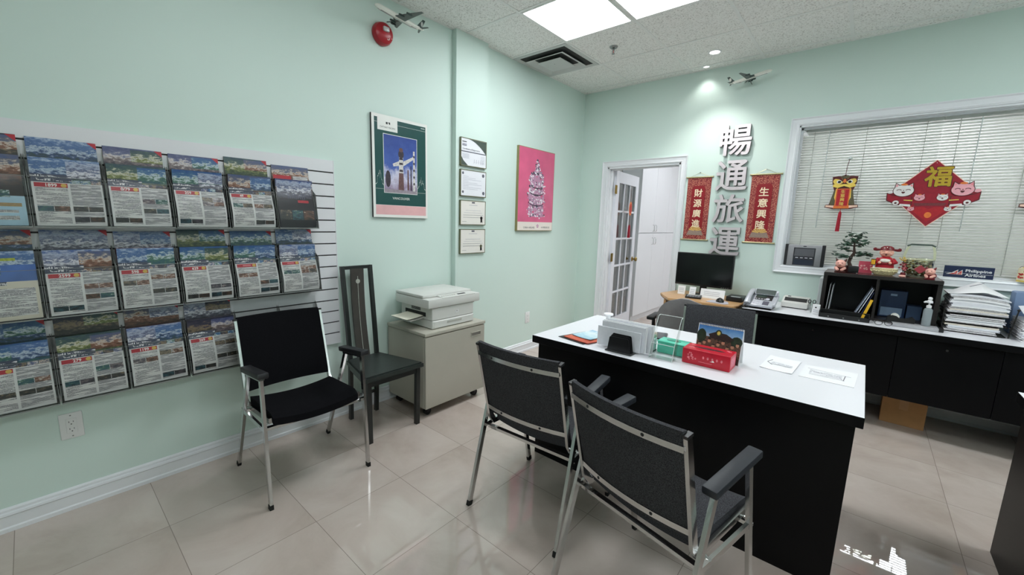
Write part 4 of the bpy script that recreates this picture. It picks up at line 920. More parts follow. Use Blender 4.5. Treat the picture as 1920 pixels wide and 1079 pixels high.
# ------------------------------------------------ certificates on the pilaster
OLIVE = mat('olive_frame', (112, 112, 84), 0.4, 0.2, noise=(40, 0.06)); CERT = mat('certificate_paper', (230, 230, 236), 0.3, noise=(20, 0.01)); CERTB = mat('certificate_cream', (232, 228, 222), 0.3, noise=(20, 0.01))
DGR = mat('certificate_dark_green', (74, 84, 78), 0.35, noise=(30, 0.06)); INK = mat('grey_ink', (92, 92, 104), 0.5, noise=(90, 0.1)); INKL = mat('pale_ink', (168, 168, 180), 0.5, noise=(90, 0.1))
certs = [(1.855, 2.083, 'framed certificate with dark green corners, topmost of four on the pilaster'), (1.606, 1.827, 'framed white certificate with small emblems in its corners, second from the top'),
         (1.363, 1.573, 'framed cream certificate with a dark rosette, third from the top'), (1.114, 1.328, 'framed cream certificate with a gold rosette, lowest on the pilaster')]
for k, (z0, z1, lb) in enumerate(certs):
    h = (z1-z0)/2; w = 0.152; t = thing('framed_certificate', lb, 'certificate', (0.05, -1.863, (z0+z1)/2), 0, 'framed certificates on the pilaster'); F = wall_l(0.0182, 0, 0)
    q = MB(); q.box(0.0005, 0.016, -w, w, -h, h, OLIVE, 0.001)
    for a, b_, c, d in ((-w, w, h-0.006, h), (-w, w, -h, -h+0.006), (-w, -w+0.006, -h, h), (w-0.006, w, -h, h)): q.box(0.016, 0.0195, a, b_, c, d, OLIVE)
    q.build('frame', t, 0); q = MB(); m_ = CERT if k < 2 else CERTB
    q.box(0.016, 0.018, -w+0.006, w-0.006, -h+0.006, h-0.006, m_)
    def bar_(x0, x1, y, th_, m): rect(q, x0, x1, y-th_/2, y+th_/2, 0.0002, m, F)
    if k == 0:
        q.prism([(-0.07+0.216*i/10, h-0.007-0.105*(i/10)**1.8) for i in range(11)]+[(w-0.006, h-0.007)], 0.0002, 0.0005, DGR, F)
        q.prism([(-w+0.007, -h+0.075), (-w+0.03, -h+0.045), (-0.07, -h+0.007), (-w+0.007, -h+0.007)], 0.0002, 0.0005, DGR, F)
        bar_(-w+0.006, w-0.006, 0.004, 0.008, INK); bar_(-0.135, -0.085, 0.082, 0.006, BLACK); bar_(-0.135, -0.085, 0.062, 0.012, INKL); bar_(-0.135, -0.085, 0.052, 0.005, INK)
        for i in range(6): bar_(-0.135, -0.06+0.01*(i % 2), -0.014-0.007*i, 0.0022, INKL); bar_(0.08, 0.13, -0.02-0.012*i, 0.0025, INKL)
        for i in range(5): q.prism([(0.0+0.026*i, -0.085), (0.003+0.026*i, -0.085), (0.006+0.026*i, -0.05), (0.003+0.026*i, -0.05)], 0.0002, 0.0005, INKL, F); bar_(0.0+0.026*i, 0.015+0.026*i, -0.072, 0.002, INKL)
    elif k == 1:
        for x, y in ((-0.125, 0.08), (0.115, 0.075), (-0.125, -0.075), (0.12, -0.075)): q.prism(circle(x, y, 0.011 if x < 0 else 0.015, n=12), 0.0002, 0.0005, INK, F)
        for i in range(9): bar_(-0.125, r2.uniform(0.02, 0.1) if i % 3 else -0.06, 0.055-0.013*i, 0.0022, INKL)
    else:
        bar_(-0.018, 0.018, h-0.018, 0.012, INK); bar_(-0.05, 0.05, h-0.04, 0.003, INKL)
        for i, ww in enumerate((0.09, 0.11, 0.12, 0.12)): bar_(-ww, ww, 0.02-0.02*i, 0.0022, INKL if i < 2 else INK)
        bar_(-0.13, -0.08, -h+0.03, 0.002, INK); m2 = BLACK if k == 2 else OLIVE
        q.prism(circle(0.1, -h+0.062, 0.015, n=14), 0.0002, 0.0005, m2, F); q.prism([(0.09, -h+0.055), (0.11, -h+0.055), (0.114, -h+0.018), (0.102, -h+0.028), (0.09, -h+0.018)], 0.0002, 0.0005, BLACK, F)
    pr_ = q.build('certificate_sheet', t, 0)
    q = MB()
    if k == 0: q.text('Certificate of Registration', F, -0.03, 0.024, w=0.2, m=INK, ext=0.0001, lift=0.0006)
    if k == 0: q.build('lettering', pr_, 0)
    else: q.bm.free()

# ------------------------------------------------ fire alarm
ALR = mat('alarm_red', (168, 18, 34), 0.3, noise=(20, 0.05)); CLEAR = mat('strobe_lens', (206, 206, 206), 0.12, noise=(60, 0.08))
t = thing('fire_alarm', 'round red fire alarm high on the wall behind the model plane', 'alarm', (0, -2.695, 2.645))
F = Matrix.Translation((0.0005, 0, 0)) @ Matrix.Rotation(pi/2, 4, 'Y')
q = MB(); q.lathe([(0, 0), (0.07, 0), (0.073, 0.004), (0.074, 0.02), (0.066, 0.044), (0.05, 0.055), (0.02, 0.06), (0, 0.06)], 32, ALR, F); q.build('housing', t)
q = MB(); q.box(0.055, 0.075, -0.022, 0.022, 0.004, 0.034, CLEAR, 0.006, 2); q.build('strobe', t)
q = MB(); q.lathe([(0.008, 0.0505), (0.012, 0.0525), (0.008, 0.0535)], 16, WTXT, Matrix.Translation((0.004, 0.02, -0.03)) @ F); q.bar([(0.055, 0.032, -0.03), (0.05, 0.055, -0.022)], 0.003, 0.002, WTXT); q.build('emblem', t)

# ------------------------------------------------ model aeroplanes
PLW = mat('plane_white', (226, 226, 218), 0.22, noise=(60, 0.03)); PLG = mat('plane_wing_grey', (84, 92, 88), 0.3, noise=(60, 0.08)); PLD = mat('plane_dark_green', (38, 58, 54), 0.3, noise=(60, 0.1)); PLS = mat('plane_silver', (176, 180, 176), 0.25, 0.5, noise=(60, 0.05))
def plane(label, loc, rot, L, fin_white, mount):
    """nose along +x"""
    t = thing('model_plane', label, 'model plane', loc, 0, 'model airliners'); t.rotation_euler = rot; r = L*0.046
    q = MB(); q.loft([((L*0.5, 0, -r*0.15), r*0.06), ((L*0.485, 0, -r*0.1), r*0.4), ((L*0.45, 0, 0), r*0.78), ((L*0.39, 0, 0), r), ((-L*0.2, 0, 0), r), ((-L*0.36, 0, r*0.25), r*0.7), ((-L*0.46, 0, r*0.5), r*0.34), ((-L*0.5, 0, r*0.6), r*0.12)], 18, PLW)
    f = q.build('fuselage', t, 50)
    q = MB(); q.loft([((L*0.44, 0, -r*0.32), (r*0.45, r*0.5)), ((L*0.38, 0, -r*0.36), (r*0.72, r*0.68)), ((-L*0.22, 0, -r*0.36), (r*0.72, r*0.68)), ((-L*0.42, 0, r*0.1), (r*0.3, r*0.3))], 14, PLS); q.build('belly', f, 50)
    for s_ in (-1, 1):
        q = MB(); root, tip = (0.12*L, -0.06*L), (-0.15*L, -0.2*L)
        P = [Vector((0.13*L, s_*r*0.6, -r*0.5)), Vector((-0.07*L, s_*r*0.6, -r*0.5)), Vector((-0.19*L, s_*L*0.44, r*1.1)), Vector((-0.145*L, s_*L*0.44, r*1.1))]
        up = Vector((0, 0, r*0.13)); tb = bmesh.new(); A = [tb.verts.new(p+up*(1 if i < 2 else 0.4)) for i, p in enumerate(P)]; B = [tb.verts.new(p-up*(1 if i < 2 else 0.4)) for i, p in enumerate(P)]
        tb.faces.new(A); tb.faces.new(B[::-1])
        for i in range(4): tb.faces.new((A[i], B[i], B[(i+1) % 4], A[(i+1) % 4]))
        bmesh.ops.recalc_face_normals(tb, faces=tb.faces[:]); q.absorb(tb, PLG); wg = q.build('wing', t, 20)
        for y_, x_ in ((0.15, 0.06), (0.27, -0.02)):
            q = MB(); z_ = lerp(-r*0.5, r*1.1, y_/0.44)-r*0.55; q.loft([((x_*L+0.055*L, s_*L*y_, z_), r*0.34), ((x_*L+0.02*L, s_*L*y_, z_), r*0.42), ((x_*L-0.05*L, s_*L*y_, z_), r*0.22)], 12, PLD); q.box(x_*L-0.04*L, x_*L+0.02*L, s_*L*y_-r*0.06, s_*L*y_+r*0.06, z_, z_+r*0.5, PLG); q.build('engine', wg)
        q = MB(); q.prism([(-0.38*L, 0), (-0.45*L, 0), (-0.5*L, s_*L*0.16), (-0.47*L, s_*L*0.16)] if s_ > 0 else [(-0.45*L, 0), (-0.38*L, 0), (-0.47*L, s_*L*0.16), (-0.5*L, s_*L*0.16)], r*0.45, r*0.6, PLG, Matrix()); q.build('tailplane', t)
    q = MB(); FF = frame((0, r*0.07, 0), (1, 0, 0), (0, 0, 1)); q.prism([(-0.34*L, r*0.8), (-0.45*L, r*0.7), (-0.51*L, r*4.3), (-0.455*L, r*4.3)], 0, r*0.14, PLD, FF)
    fin = q.build('tail_fin', t)
    q = MB()
    for s_ in (0, r*0.14): q.prism(circle(-0.445*L, r*2.4, r*0.62, r*1.0, 14), s_-0.0006, s_+0.0006, PLW if fin_white else PLS, FF)
    q.build('tail_emblem', fin)
    q = MB(); q.tube([(0, 0, -r*0.8), (0, mount[1]*0.4, mount[2]*0.6-r), mount], 0.004, 8, PLG); q.build('mount', t)
    return t
plane('white and green model airliner mounted beside the red fire alarm', (0.178, -2.660, 2.712), (0, radians(-7), radians(-93)), 0.37, False, (0.0, -0.174, 0.03))
plane('model airliner with a white tail emblem on the far wall under the downlights', (1.745, -0.125, 2.716), (0, radians(-12), radians(4)), 0.34, True, (0.0, 0.118, -0.025))

# ------------------------------------------------ raised Chinese sign letters
SIGNF = mat('sign_face_satin', (222, 212, 216), 0.32, 0.45, noise=(14, 0.05)); SIGNS = mat('sign_side_grey', (112, 104, 106), 0.4, 0.4, noise=(30, 0.06))
for ch, (z0, z1), lb in zip('暢通旅運', ((2.072, 2.352), (1.750, 2.030), (1.448, 1.716), (1.135, 1.406)), ('first and highest', 'second', 'third', 'fourth and lowest, just above the monitor')):
    t = thing('sign_character', 'raised satin metal Chinese character %s, %s of the wall sign' % (ch, lb) if ch != '運' else 'raised satin metal Chinese character 運, just above the monitor', 'sign', (1.662, 0, (z0+z1)/2), 0, 'Chinese sign characters')
    q = MB(); F = wall_b(0, -0.006, 0); q.text(ch, F, 0, 0, w=0.272, h=z1-z0, m=SIGNS, ext=0.011, bold=0.018); q.build('letter_body', t, 20)
    q = MB(); q.text(ch, wall_b(0, -0.0325, 0), 0, 0, w=0.271, h=z1-z0-0.001, m=SIGNF, ext=0.0008, bold=0.016); q.build('letter_face', t, 0)
    q = MB()
    for x, z in ((-0.07, 0.03), (0.07, -0.03)): q.cyl((x, -0.0008, z), (x, -0.007, z), 0.005, seg=8, m=SIGNS)
    q.build('standoff', t)

# ------------------------------------------------ red scrolls
def mat_brocade():
    m, nt, b = new_mat('brocade_border'); tc = N(nt, 'ShaderNodeTexCoord'); v = N(nt, 'ShaderNodeTexVoronoi'); v.inputs['Scale'].default_value = 120
    nt.links.new(tc.outputs['Object'], v.inputs['Vector']); nt.links.new(ramp(nt, v.outputs['Distance'], [(0.16, (196, 140, 110)), (0.4, (172, 92, 78)), (0.55, (140, 44, 46)), (0.8, (112, 24, 34))]), b.inputs['Base Color']); b.inputs['Roughness'].default_value = 0.6; return m
BROC = mat_brocade(); SRED = mat('scroll_red_satin', (136, 6, 22), 0.45, noise=(70, 0.08)); SGOLD = mat('scroll_gold_ink', (240, 222, 190), 0.45, noise=(120, 0.08)); RODM = mat('scroll_rod_brass', (176, 168, 130), 0.3, 0.6, noise=(60, 0.06)); FANM = mat('fan_gold', (206, 166, 96), 0.4, noise=(160, 0.25))
def scroll(chars, xc, label):
    t = thing('hanging_scroll', label, 'scroll', (xc, 0, 1.581), 0, 'pair of red new year scrolls'); h = 0.305; w = 0.112
    q = MB(); q.slab(lambda u, v: (lerp(-w, w, u), -0.006-0.002*sin(7*v), lerp(-h, h, v)), lambda u, v: (0, 0.0012, 0), 2, 12, BROC); q.build('brocade', t)
    F = wall_b(0, -0.0088, 0); pw = 0.064
    pan = [(-pw, -0.25), (pw, -0.25), (pw, 0.2), (pw-0.015, 0.225), (-pw+0.015, 0.225), (-pw, 0.2)]
    q = MB(); q.prism(pan, 0, 0.0005, SRED, F); pn = q.build('red_panel', t, 0)
    q = MB()
    for k, ch in enumerate(chars): q.text(ch, F, 0.0, 0.155-0.1*k, w=0.078, h=0.078, m=SGOLD, ext=0.0003, bold=0.016, lift=0.0006)
    q.build('lettering', pn, 0)
    q = MB()
    for k in range(7):
        a = pi*(0.12+0.76*k/6); q.prism([(0.01*cos(a+0.25), -0.222+0.01*sin(a+0.25)), (0.01*cos(a-0.25), -0.222+0.01*sin(a-0.25)), (0.062*cos(a-0.16), -0.222+0.05*sin(a-0.16)), (0.066*cos(a), -0.222+0.055*sin(a)), (0.062*cos(a+0.16), -0.222+0.05*sin(a+0.16))], 0.0006, 0.0012, FANM, F)
    q.prism([(-0.08, -0.262), (0.08, -0.262), (0.062, -0.216), (-0.062, -0.216)], 0.0007, 0.001, mat('fan_pattern', (150, 128, 116), 0.4, noise=(200, 0.4)), F); q.build('fan_motif', pn, 0)
    for z, ex in ((h+0.004, 0.014), (-h-0.004, 0.018)):
        q = MB(); q.cyl((-w-ex, -0.009, z), (w+ex, -0.009, z), 0.0068, seg=14, m=RODM)
        for s_ in (-1, 1): q.sph((s_*(w+ex), -0.009, z), (0.004, 0.0088, 0.0088), RODM, 12, 8)
        q.build('rod', t)
    q = MB(); q.tube([(-w*0.75, -0.009, h+0.009), (0, -0.004, h+0.05)], 0.0014, 6, RODM); q.tube([(0, -0.004, h+0.05), (w*0.75, -0.009, h+0.009)], 0.0014, 6, RODM); q.cyl((0, 0, h+0.05), (0, -0.01, h+0.05), 0.003, seg=8, m=STEEL); q.build('cord', t)
scroll('財源廣進', 1.371, 'red and gold hanging scroll reading 財源廣進, beside the doorway')
scroll('生意興隆', 1.942, 'red and gold hanging scroll reading 生意興隆, beside the window')

# ------------------------------------------------ ornaments hanging on the window glass
YEL = mat('lion_yellow', (238, 206, 96), 0.5, noise=(60, 0.05)); ORG = mat('lion_orange', (226, 120, 52), 0.5, noise=(60, 0.08)); OLV = mat('lion_olive', (92, 86, 62), 0.5, noise=(160, 0.3)); DKB = mat('outline_maroon', (84, 24, 26), 0.5, noise=(60, 0.1)); PINKW = mat('lion_pale_rim', (244, 206, 186), 0.5, noise=(60, 0.03))
TASS = mat('tassel_red', (158, 12, 40), 0.75, noise=(200, 0.2))
def lion(xc, zc, label):
    t = thing('lion_ornament', label, 'ornament', (xc, 0.056, zc), 0, 'lion dance window ornaments'); F = wall_b(0, 0.004, 0)
    def P(q, pts, d, m): q.prism(pts, d, d+0.0016, m, F)
    q = MB()
    P(q, [(-0.112, -0.142), (-0.06, -0.155), (0.06, -0.155), (0.112, -0.142), (0.108, -0.12), (0.085, -0.118), (0.062, -0.005), (0.08, 0.06), (0.084, 0.11), (0.05, 0.115), (-0.05, 0.115), (-0.084, 0.11), (-0.08, 0.06), (-0.062, -0.005), (-0.085, -0.118), (-0.108, -0.12)], 0, DKB); bd = q.build('body', t, 0)
    q = MB()
    for s_ in (-1, 1):
        def S(pts): return [(s_*x, y) for x, y in pts][::s_]
        P(q, S([(0.045, -0.12), (0.082, -0.12), (0.062, 0.0), (0.045, 0.0)]), 0.002, OLV); P(q, S([(0.04, -0.1), (0.055, -0.06), (0.05, 0.01), (0.04, 0.02)]), 0.003, YEL)
        P(q, S([(0.042, -0.146), (0.106, -0.138), (0.105, -0.124), (0.045, -0.126)]), 0.003, PINKW)
    P(q, [(-0.052, -0.15), (0.052, -0.15), (0.05, -0.124), (-0.05, -0.124)], 0.0035, ORG)
    q.build('mane', bd, 0)
    q = MB(); P(q, [(-0.046, -0.135), (0.046, -0.135), (0.046, 0.012), (-0.046, 0.012)], 0.0045, ORG); P(q, [(-0.038, -0.128), (0.038, -0.128), (0.038, 0.006), (-0.038, 0.006)], 0.0062, RED); bn = q.build('banner', bd, 0)
    q = MB()
    for k, ch in enumerate('生意興隆'): q.text(ch, F, 0, -0.012-0.033*k, w=0.03, h=0.028, m=GOLDP, ext=0.0004, lift=0.0078, bold=0.01)
    q.build('lettering', bn, 0)
    q = MB()
    P(q, [(-0.076, 0.03), (-0.04, 0.018), (0, 0.034), (0.04, 0.018), (0.076, 0.03), (0.07, 0.05), (0.03, 0.046), (0, 0.05), (-0.03, 0.046), (-0.07, 0.05)], 0.008, YEL)
    for s_ in (-1, 1):
        P(q, circle(s_*0.042, 0.073, 0.034, 0.028, 18), 0.006, YEL); P(q, circle(s_*0.036, 0.068, 0.016, 0.014, 14), 0.0076, WTXT); P(q, circle(s_*0.034, 0.067, 0.011, 0.010, 14), 0.0092, BLACK)
        P(q, [(s_*x, y) for x, y in ((0.012, 0.068), (0.04, 0.09), (0.07, 0.096), (0.066, 0.106), (0.034, 0.104), (0.008, 0.082))][::s_], 0.0095, DKB)
    P(q, circle(0, 0.075, 0.011, 0.016, 12), 0.008, ORG); P(q, circle(0, 0.108, 0.03, 0.014, 14), 0.004, OLV); q.build('face', bd, 0)
    q = MB(); q.lathe([(0.006, 0.115), (0.012, 0.118), (0.006, 0.125)], 12, DKB, Matrix.Rotation(0, 4, 'X')); q.tube([(0.0, 0, 0.12), (0.006, 0.0, 0.2), (0.012, 0.002, 0.256)], 0.0013, 6, DKB); q.tube([(0.0, 0, 0.12), (0.0, 0.0, 0.19), (0.012, 0.002, 0.256)], 0.0013, 6, DKB); q.build('hanging_cord', t)
    q = MB(); q.lathe([(0, -0.006), (0.007, -0.004), (0.012, 0.006), (0.014, 0.0095), (0, 0.0095)], 16, ACRYLEDGE, Matrix.Translation((0.012, 0.0135, 0.258)) @ Matrix.Rotation(pi/2, 4, 'X') @ Matrix.Diagonal((1, 1, -1, 1))); q.build('suction_hook', t)
    q = MB(); q.tube([(0, 0, -0.155), (0, 0, -0.18)], 0.0025, 8, RED); q.loft([((0, 0, -0.175), 0.006), ((0, 0, -0.19), 0.011), ((-0.001, 0, -0.25), 0.0125), ((-0.002, 0, -0.342), 0.0145)], 14, TASS); q.build('tassel', t)
    return t
lion(2.506, 1.739, 'yellow and red lion dance ornament with a red tassel on the window')
lion(3.58, 1.742, 'lion dance ornament partly outside the view, at the far side of the lucky cats')
# small red ornament on the french door
t = thing('door_charm', 'small orange red lucky charm with a tassel hanging on the french door', 'ornament', (0.42, 0.50, 1.60), radians(95)); F = frame((0, -0.004, 0), (1, 0, 0), (0, 0, 1))
q = MB(); q.prism(circle(0, 0, 0.045, 0.085, 20), 0, 0.005, ORG, F); q.prism(circle(0, 0, 0.03, 0.06, 16), 0.005, 0.007, RED, F); bd = q.build('medallion', t, 0)
q = MB(); q.tube([(0, -0.004, 0.08), (0, -0.002, 0.24)], 0.002, 6, DKB); q.build('hanging_cord', t)
q = MB(); q.tube([(0, -0.005, -0.08), (0, -0.005, -0.2)], 0.003, 6, DKB); q.loft([((0, -0.006, -0.2), 0.008), ((0, -0.006, -0.22), 0.014), ((0, -0.006, -0.36), 0.018)], 12, TASS); q.build('tassel', t)

# lucky cats diamond
CATW = mat('cat_white', (232, 228, 226), 0.6, noise=(60, 0.02)); CATP = mat('cat_pink', (238, 170, 180), 0.6, noise=(60, 0.04)); MAR = mat('jacket_crimson', (150, 12, 38), 0.6, noise=(40, 0.15)); GLIT = mat('gold_glitter', (198, 166, 58), 0.35, 0.5, noise=(420, 0.3)); EARI = mat('ear_pink', (240, 140, 150), 0.6, noise=(60, 0.05))
t = thing('lucky_diamond', 'red diamond window decoration with golden 福 and two laughing cats', 'ornament', (3.032, 0.06, 1.70)); F = wall_b(0, 0.004, 0)
def P(q, pts, d, m, th_=0.0014): q.prism(pts, d, d+th_, m, F)
q = MB(); P(q, [(0, -0.25), (0.245, 0), (0, 0.25), (-0.245, 0)], 0, PINKW); P(q, [(0, -0.243), (0.238, 0), (0, 0.243), (-0.238, 0)], 0.0015, MAR); bd = q.build('diamond_card', t, 0)
q = MB(); q.text('福', F, 0.02, 0.125, w=0.155, h=0.16, m=DKB, ext=0.0006, lift=0.0032, bold=0.045); q.text('福', F, 0.02, 0.125, w=0.145, h=0.15, m=GLIT, ext=0.0006, lift=0.0046, bold=0.025); q.build('lettering', bd, 0)
def cat(q, cx, cy, s, m, d):
    P(q, circle(cx, cy, 0.062*s, 0.047*s, 24), d, DKB)
    for s_ in (-1, 1):
        P(q, [(cx+s_*x*s, cy+y*s) for x, y in ((0.014, 0.036), (0.05, 0.062), (0.056, 0.016))][::s_], d, DKB); P(q, [(cx+s_*x*s, cy+y*s) for x, y in ((0.022, 0.034), (0.047, 0.054), (0.05, 0.02))][::s_], d+0.0024, m); P(q, [(cx+s_*x*s, cy+y*s) for x, y in ((0.032, 0.036), (0.045, 0.048), (0.047, 0.028))][::s_], d+0.0034, EARI)
    P(q, circle(cx, cy, 0.058*s, 0.043*s, 24), d+0.0016, m)
    for s_ in (-1, 1):
        ex = cx+s_*0.026*s; P(q, [(ex+0.015*s*cos(a), cy+0.002*s+0.009*s*sin(a)) for a in [pi*i/8 for i in range(9)]]+[(ex+0.011*s*cos(a), cy+0.001*s+0.006*s*sin(a)) for a in [pi-pi*i/8 for i in range(9)]], d+0.0032, DKB)
    P(q, [(cx+0.011*s*cos(a), cy-0.008*s+0.014*s*sin(a)) for a in [pi+pi*i/8 for i in range(9)]], d+0.0032, DKB); P(q, circle(cx, cy+0.001*s, 0.004*s, 0.003*s, 8), d+0.0034, DKB)
    P(q, circle(cx, cy+0.046*s, 0.02*s, 0.008*s, 10), d+0.0036, ORG)
for sx, m, nm in ((-1, CATW, 'white_cat'), (1, CATP, 'pink_cat')):
    q = MB(); cx = sx*0.158
    P(q, [(cx+sx*x, y) for x, y in ((-0.055, -0.02), (0.06, -0.005), (0.095, 0.012), (0.092, -0.05), (0.06, -0.068), (0.02, -0.085), (-0.06, -0.085))][::sx], 0.003, DKB)
    P(q, [(cx+sx*x, y) for x, y in ((-0.05, -0.022), (0.058, -0.012), (0.09, 0.005), (0.086, -0.046), (0.058, -0.062), (0.018, -0.078), (-0.054, -0.078))][::sx], 0.0046, MAR)
    P(q, circle(cx+sx*0.075, 0.016, 0.018, 0.012, 14), 0.0062, m); P(q, circle(cx+sx*0.034, -0.067, 0.022, 0.021, 18), 0.0062, DKB); P(q, circle(cx+sx*0.034, -0.067, 0.019, 0.018, 18), 0.0078, CATW); P(q, circle(cx+sx*0.034, -0.069, 0.008, 0.007, 10), 0.0094, DKB)
    P(q, [(cx-sx*0.055, -0.098), (cx+sx*0.012, -0.088), (cx+sx*0.008, -0.075), (cx-sx*0.05, -0.08)][::sx], 0.0065, CATW); P(q, [(cx-sx*0.06, -0.055), (cx-sx*0.01, -0.05), (cx-sx*0.01, -0.044), (cx-sx*0.06, -0.047)][::sx], 0.0065, GOLDP)
    cat(q, cx, 0.025, 1.0, m, 0.008); q.build(nm, bd, 0)
for (cx, cy, s), m in zip(((-0.062, -0.03, 0.52), (0.062, -0.03, 0.52), (-0.1, -0.115, 0.34), (0.1, -0.115, 0.34)), (CATP, CATW, CATP, CATW)):
    q = MB(); cat(q, cx, cy, s, m, 0.0035); q.build('kitten', bd, 0)
q = MB(); P(q, [(0, -0.21), (0.09, -0.13), (0.07, -0.1), (0.03, -0.1), (0, -0.115), (-0.03, -0.1), (-0.07, -0.1), (-0.09, -0.13)], 0.0032, RED); P(q, circle(0, -0.16, 0.02, 0.022, 14), 0.0048, ORG); P(q, [(-0.09, -0.07), (0.09, -0.07), (0.08, -0.09), (-0.08, -0.09)], 0.0034, mat('maroon_ribbon', (116, 44, 50), 0.6, noise=(200, 0.25))); q.build('lower_motif', bd, 0)
q = MB(); q.lathe([(0, -0.004), (0.008, -0.002), (0.011, 0.004), (0, 0.005)], 14, ACRYLEDGE, Matrix.Translation((0, 0.0045, 0.225)) @ Matrix.Rotation(pi/2, 4, 'X') @ Matrix.Diagonal((1, 1, -1, 1))); q.build('suction_hook', t)
# ================================================================== things on the first desk
ZD = 0.7505
FLATTXT = mat_text('printed_rows', (236, 236, 240), (150, 150, 160), 'y', 120, 0.6, 70)
def sheet(name, pts, z, m, label, cat_, group=None, th=0.0008, curl=0.0):
    q = MB(); cx = sum(p[0] for p in pts)/len(pts); cy = sum(p[1] for p in pts)/len(pts); P4 = [(p[0]-cx, p[1]-cy) for p in pts]
    def fn(u, v):
        a = Vector(P4[0]).lerp(Vector(P4[1]), u); c = Vector(P4[3]).lerp(Vector(P4[2]), u); p = a.lerp(c, v); return (p.x, p.y, th+curl*(2*u-1)**2)
    q.slab(fn, lambda u, v: (0, 0, -th*0.9), 10, 4, m); return q, (cx, cy, z), label, cat_, group
def put_sheet(*a, **k): q, loc, lb, c, g = sheet(*a, **k); return one(q, a[0], lb, c, loc, 0, g)
MAGR = mat_photo('magazine_red', [(0, (196, 70, 50)), (0.4, (214, 104, 74)), (0.7, (226, 190, 170)), (1, (150, 40, 40))], (-0.1, 0.1), (20, 20), 1.2, up='y')
MAGB = mat_photo('magazine_blue', [(0, (140, 190, 214)), (0.35, (196, 222, 232)), (0.7, (224, 236, 240)), (1, (120, 176, 210))], (-0.1, 0.1), (14, 14), 1.2, up='y')
put_sheet('folder', [(1.415, -2.465), (1.60, -2.50), (1.655, -2.30), (1.47, -2.255)], ZD, BLACK, 'thin black folder at the bottom of the loose papers on the desk', 'folder', th=0.003)
put_sheet('leaflet', [(1.445, -2.455), (1.62, -2.485), (1.66, -2.33), (1.49, -2.29)], ZD+0.0032, MAGR, 'red travel leaflet lying on the black folder on the desk', 'leaflet', 'loose leaflets on the desk', 0.004, 0.002)
put_sheet('leaflet', [(1.47, -2.405), (1.605, -2.43), (1.64, -2.25), (1.51, -2.235)], ZD+0.0095, MAGB, 'pale blue travel leaflet on top of the red one on the desk', 'leaflet', 'loose leaflets on the desk', 0.003, 0.003)
# white pump bottle behind the envelopes
t = thing('stamp', 'small white round-topped stamp standing behind the letter holder', 'stamp', (1.452, -1.93, ZD))
q = MB(); q.lathe([(0, 0), (0.017, 0), (0.018, 0.004), (0.015, 0.035), (0.014, 0.05), (0, 0.05)], 20, PAPER); q.build('body', t)
q = MB(); q.lathe([(0, 0.05), (0.03, 0.05), (0.033, 0.054), (0.031, 0.062), (0, 0.064)], 24, PAPER); q.build('cap', t)
# black letter holder
t = thing('letter_holder', 'black plastic letter holder at the front edge of the desk', 'letter holder', (1.808, -2.45, ZD))
q = MB(); q.box(-0.076, 0.070, -0.052, 0.056, 0, 0.007, BLACK, 0.002); q.build('base', t)
for y, zt in ((-0.045, 0.082), (-0.029, 0.087), (-0.013, 0.092), (0.052, 0.097)):
    q = MB(); q.prism([(-0.066, 0.006), (0.062, 0.006), (0.05, zt-0.006), (0.044, zt), (-0.05, zt), (-0.056, zt-0.006)], -0.0015, 0.0015, BLACK, frame((0, y, 0), (1, 0, 0), (0, 0, 1)), 0.0006); q.build('divider', t, 0)
ENVS = [(1.655, 1.898, 0.104, -2.446, PAPERG, 'grey-white envelope in the front slot of the black letter holder'),
        (1.672, 1.914, 0.132, -2.4335, PAPERG, 'taller grey-white envelope in the second slot of the letter holder'),
        (1.676, 1.922, 0.137, -2.4275, PAPER, 'white envelope just behind the tall grey one in the letter holder'),
        (1.69, 1.94, 0.142, -2.4145, PAPERG, 'grey-white envelope in the rear slot of the letter holder'),
        (1.70, 1.95, 0.147, -2.4085, PAPER, 'white envelope hindmost in the letter holder')]
for x0, x1, hgt, y, m, lb in ENVS:
    q = MB(); w = (x1-x0)/2; T = Matrix.Rotation(radians(-3), 4, 'X')
    q.box(-w, w, -0.0018, 0.0018, 0, hgt, m, 0.0008, 1, T); e = thing('envelope', lb, 'envelope', ((x0+x1)/2, y, ZD+0.0072), 0, 'envelopes in the letter holder'); q.build('paper', e)
    q = MB(); q.prism([(-w, hgt-0.001), (w, hgt-0.001), (w*0.9, hgt*0.72), (-w*0.9, hgt*0.72)], 0.0019, 0.0024, m, T @ frame((0, 0, 0), (1, 0, 0), (0, 0, 1)), 0.0); q.build('flap', e, 0)
# small card box with patterned lid behind
t = thing('card_box', 'small pale card box with a gold patterned lid beside the letter holder', 'box', (1.90, -2.325, ZD))
q = MB(); q.box(-0.03, 0.03, -0.026, 0.026, 0, 0.006, BLACK, 0.001); q.build('base', t)
q = MB(); q.box(-0.028, 0.028, -0.024, 0.024, 0.006, 0.072, PAPERG, 0.002); q.build('body', t)
q = MB(); q.box(-0.0285, 0.0285, -0.0245, 0.0245, 0.073, 0.098, mat('gold_pattern', (150, 132, 96), 0.4, noise=(220, 0.45)), 0.002); q.build('lid', t)
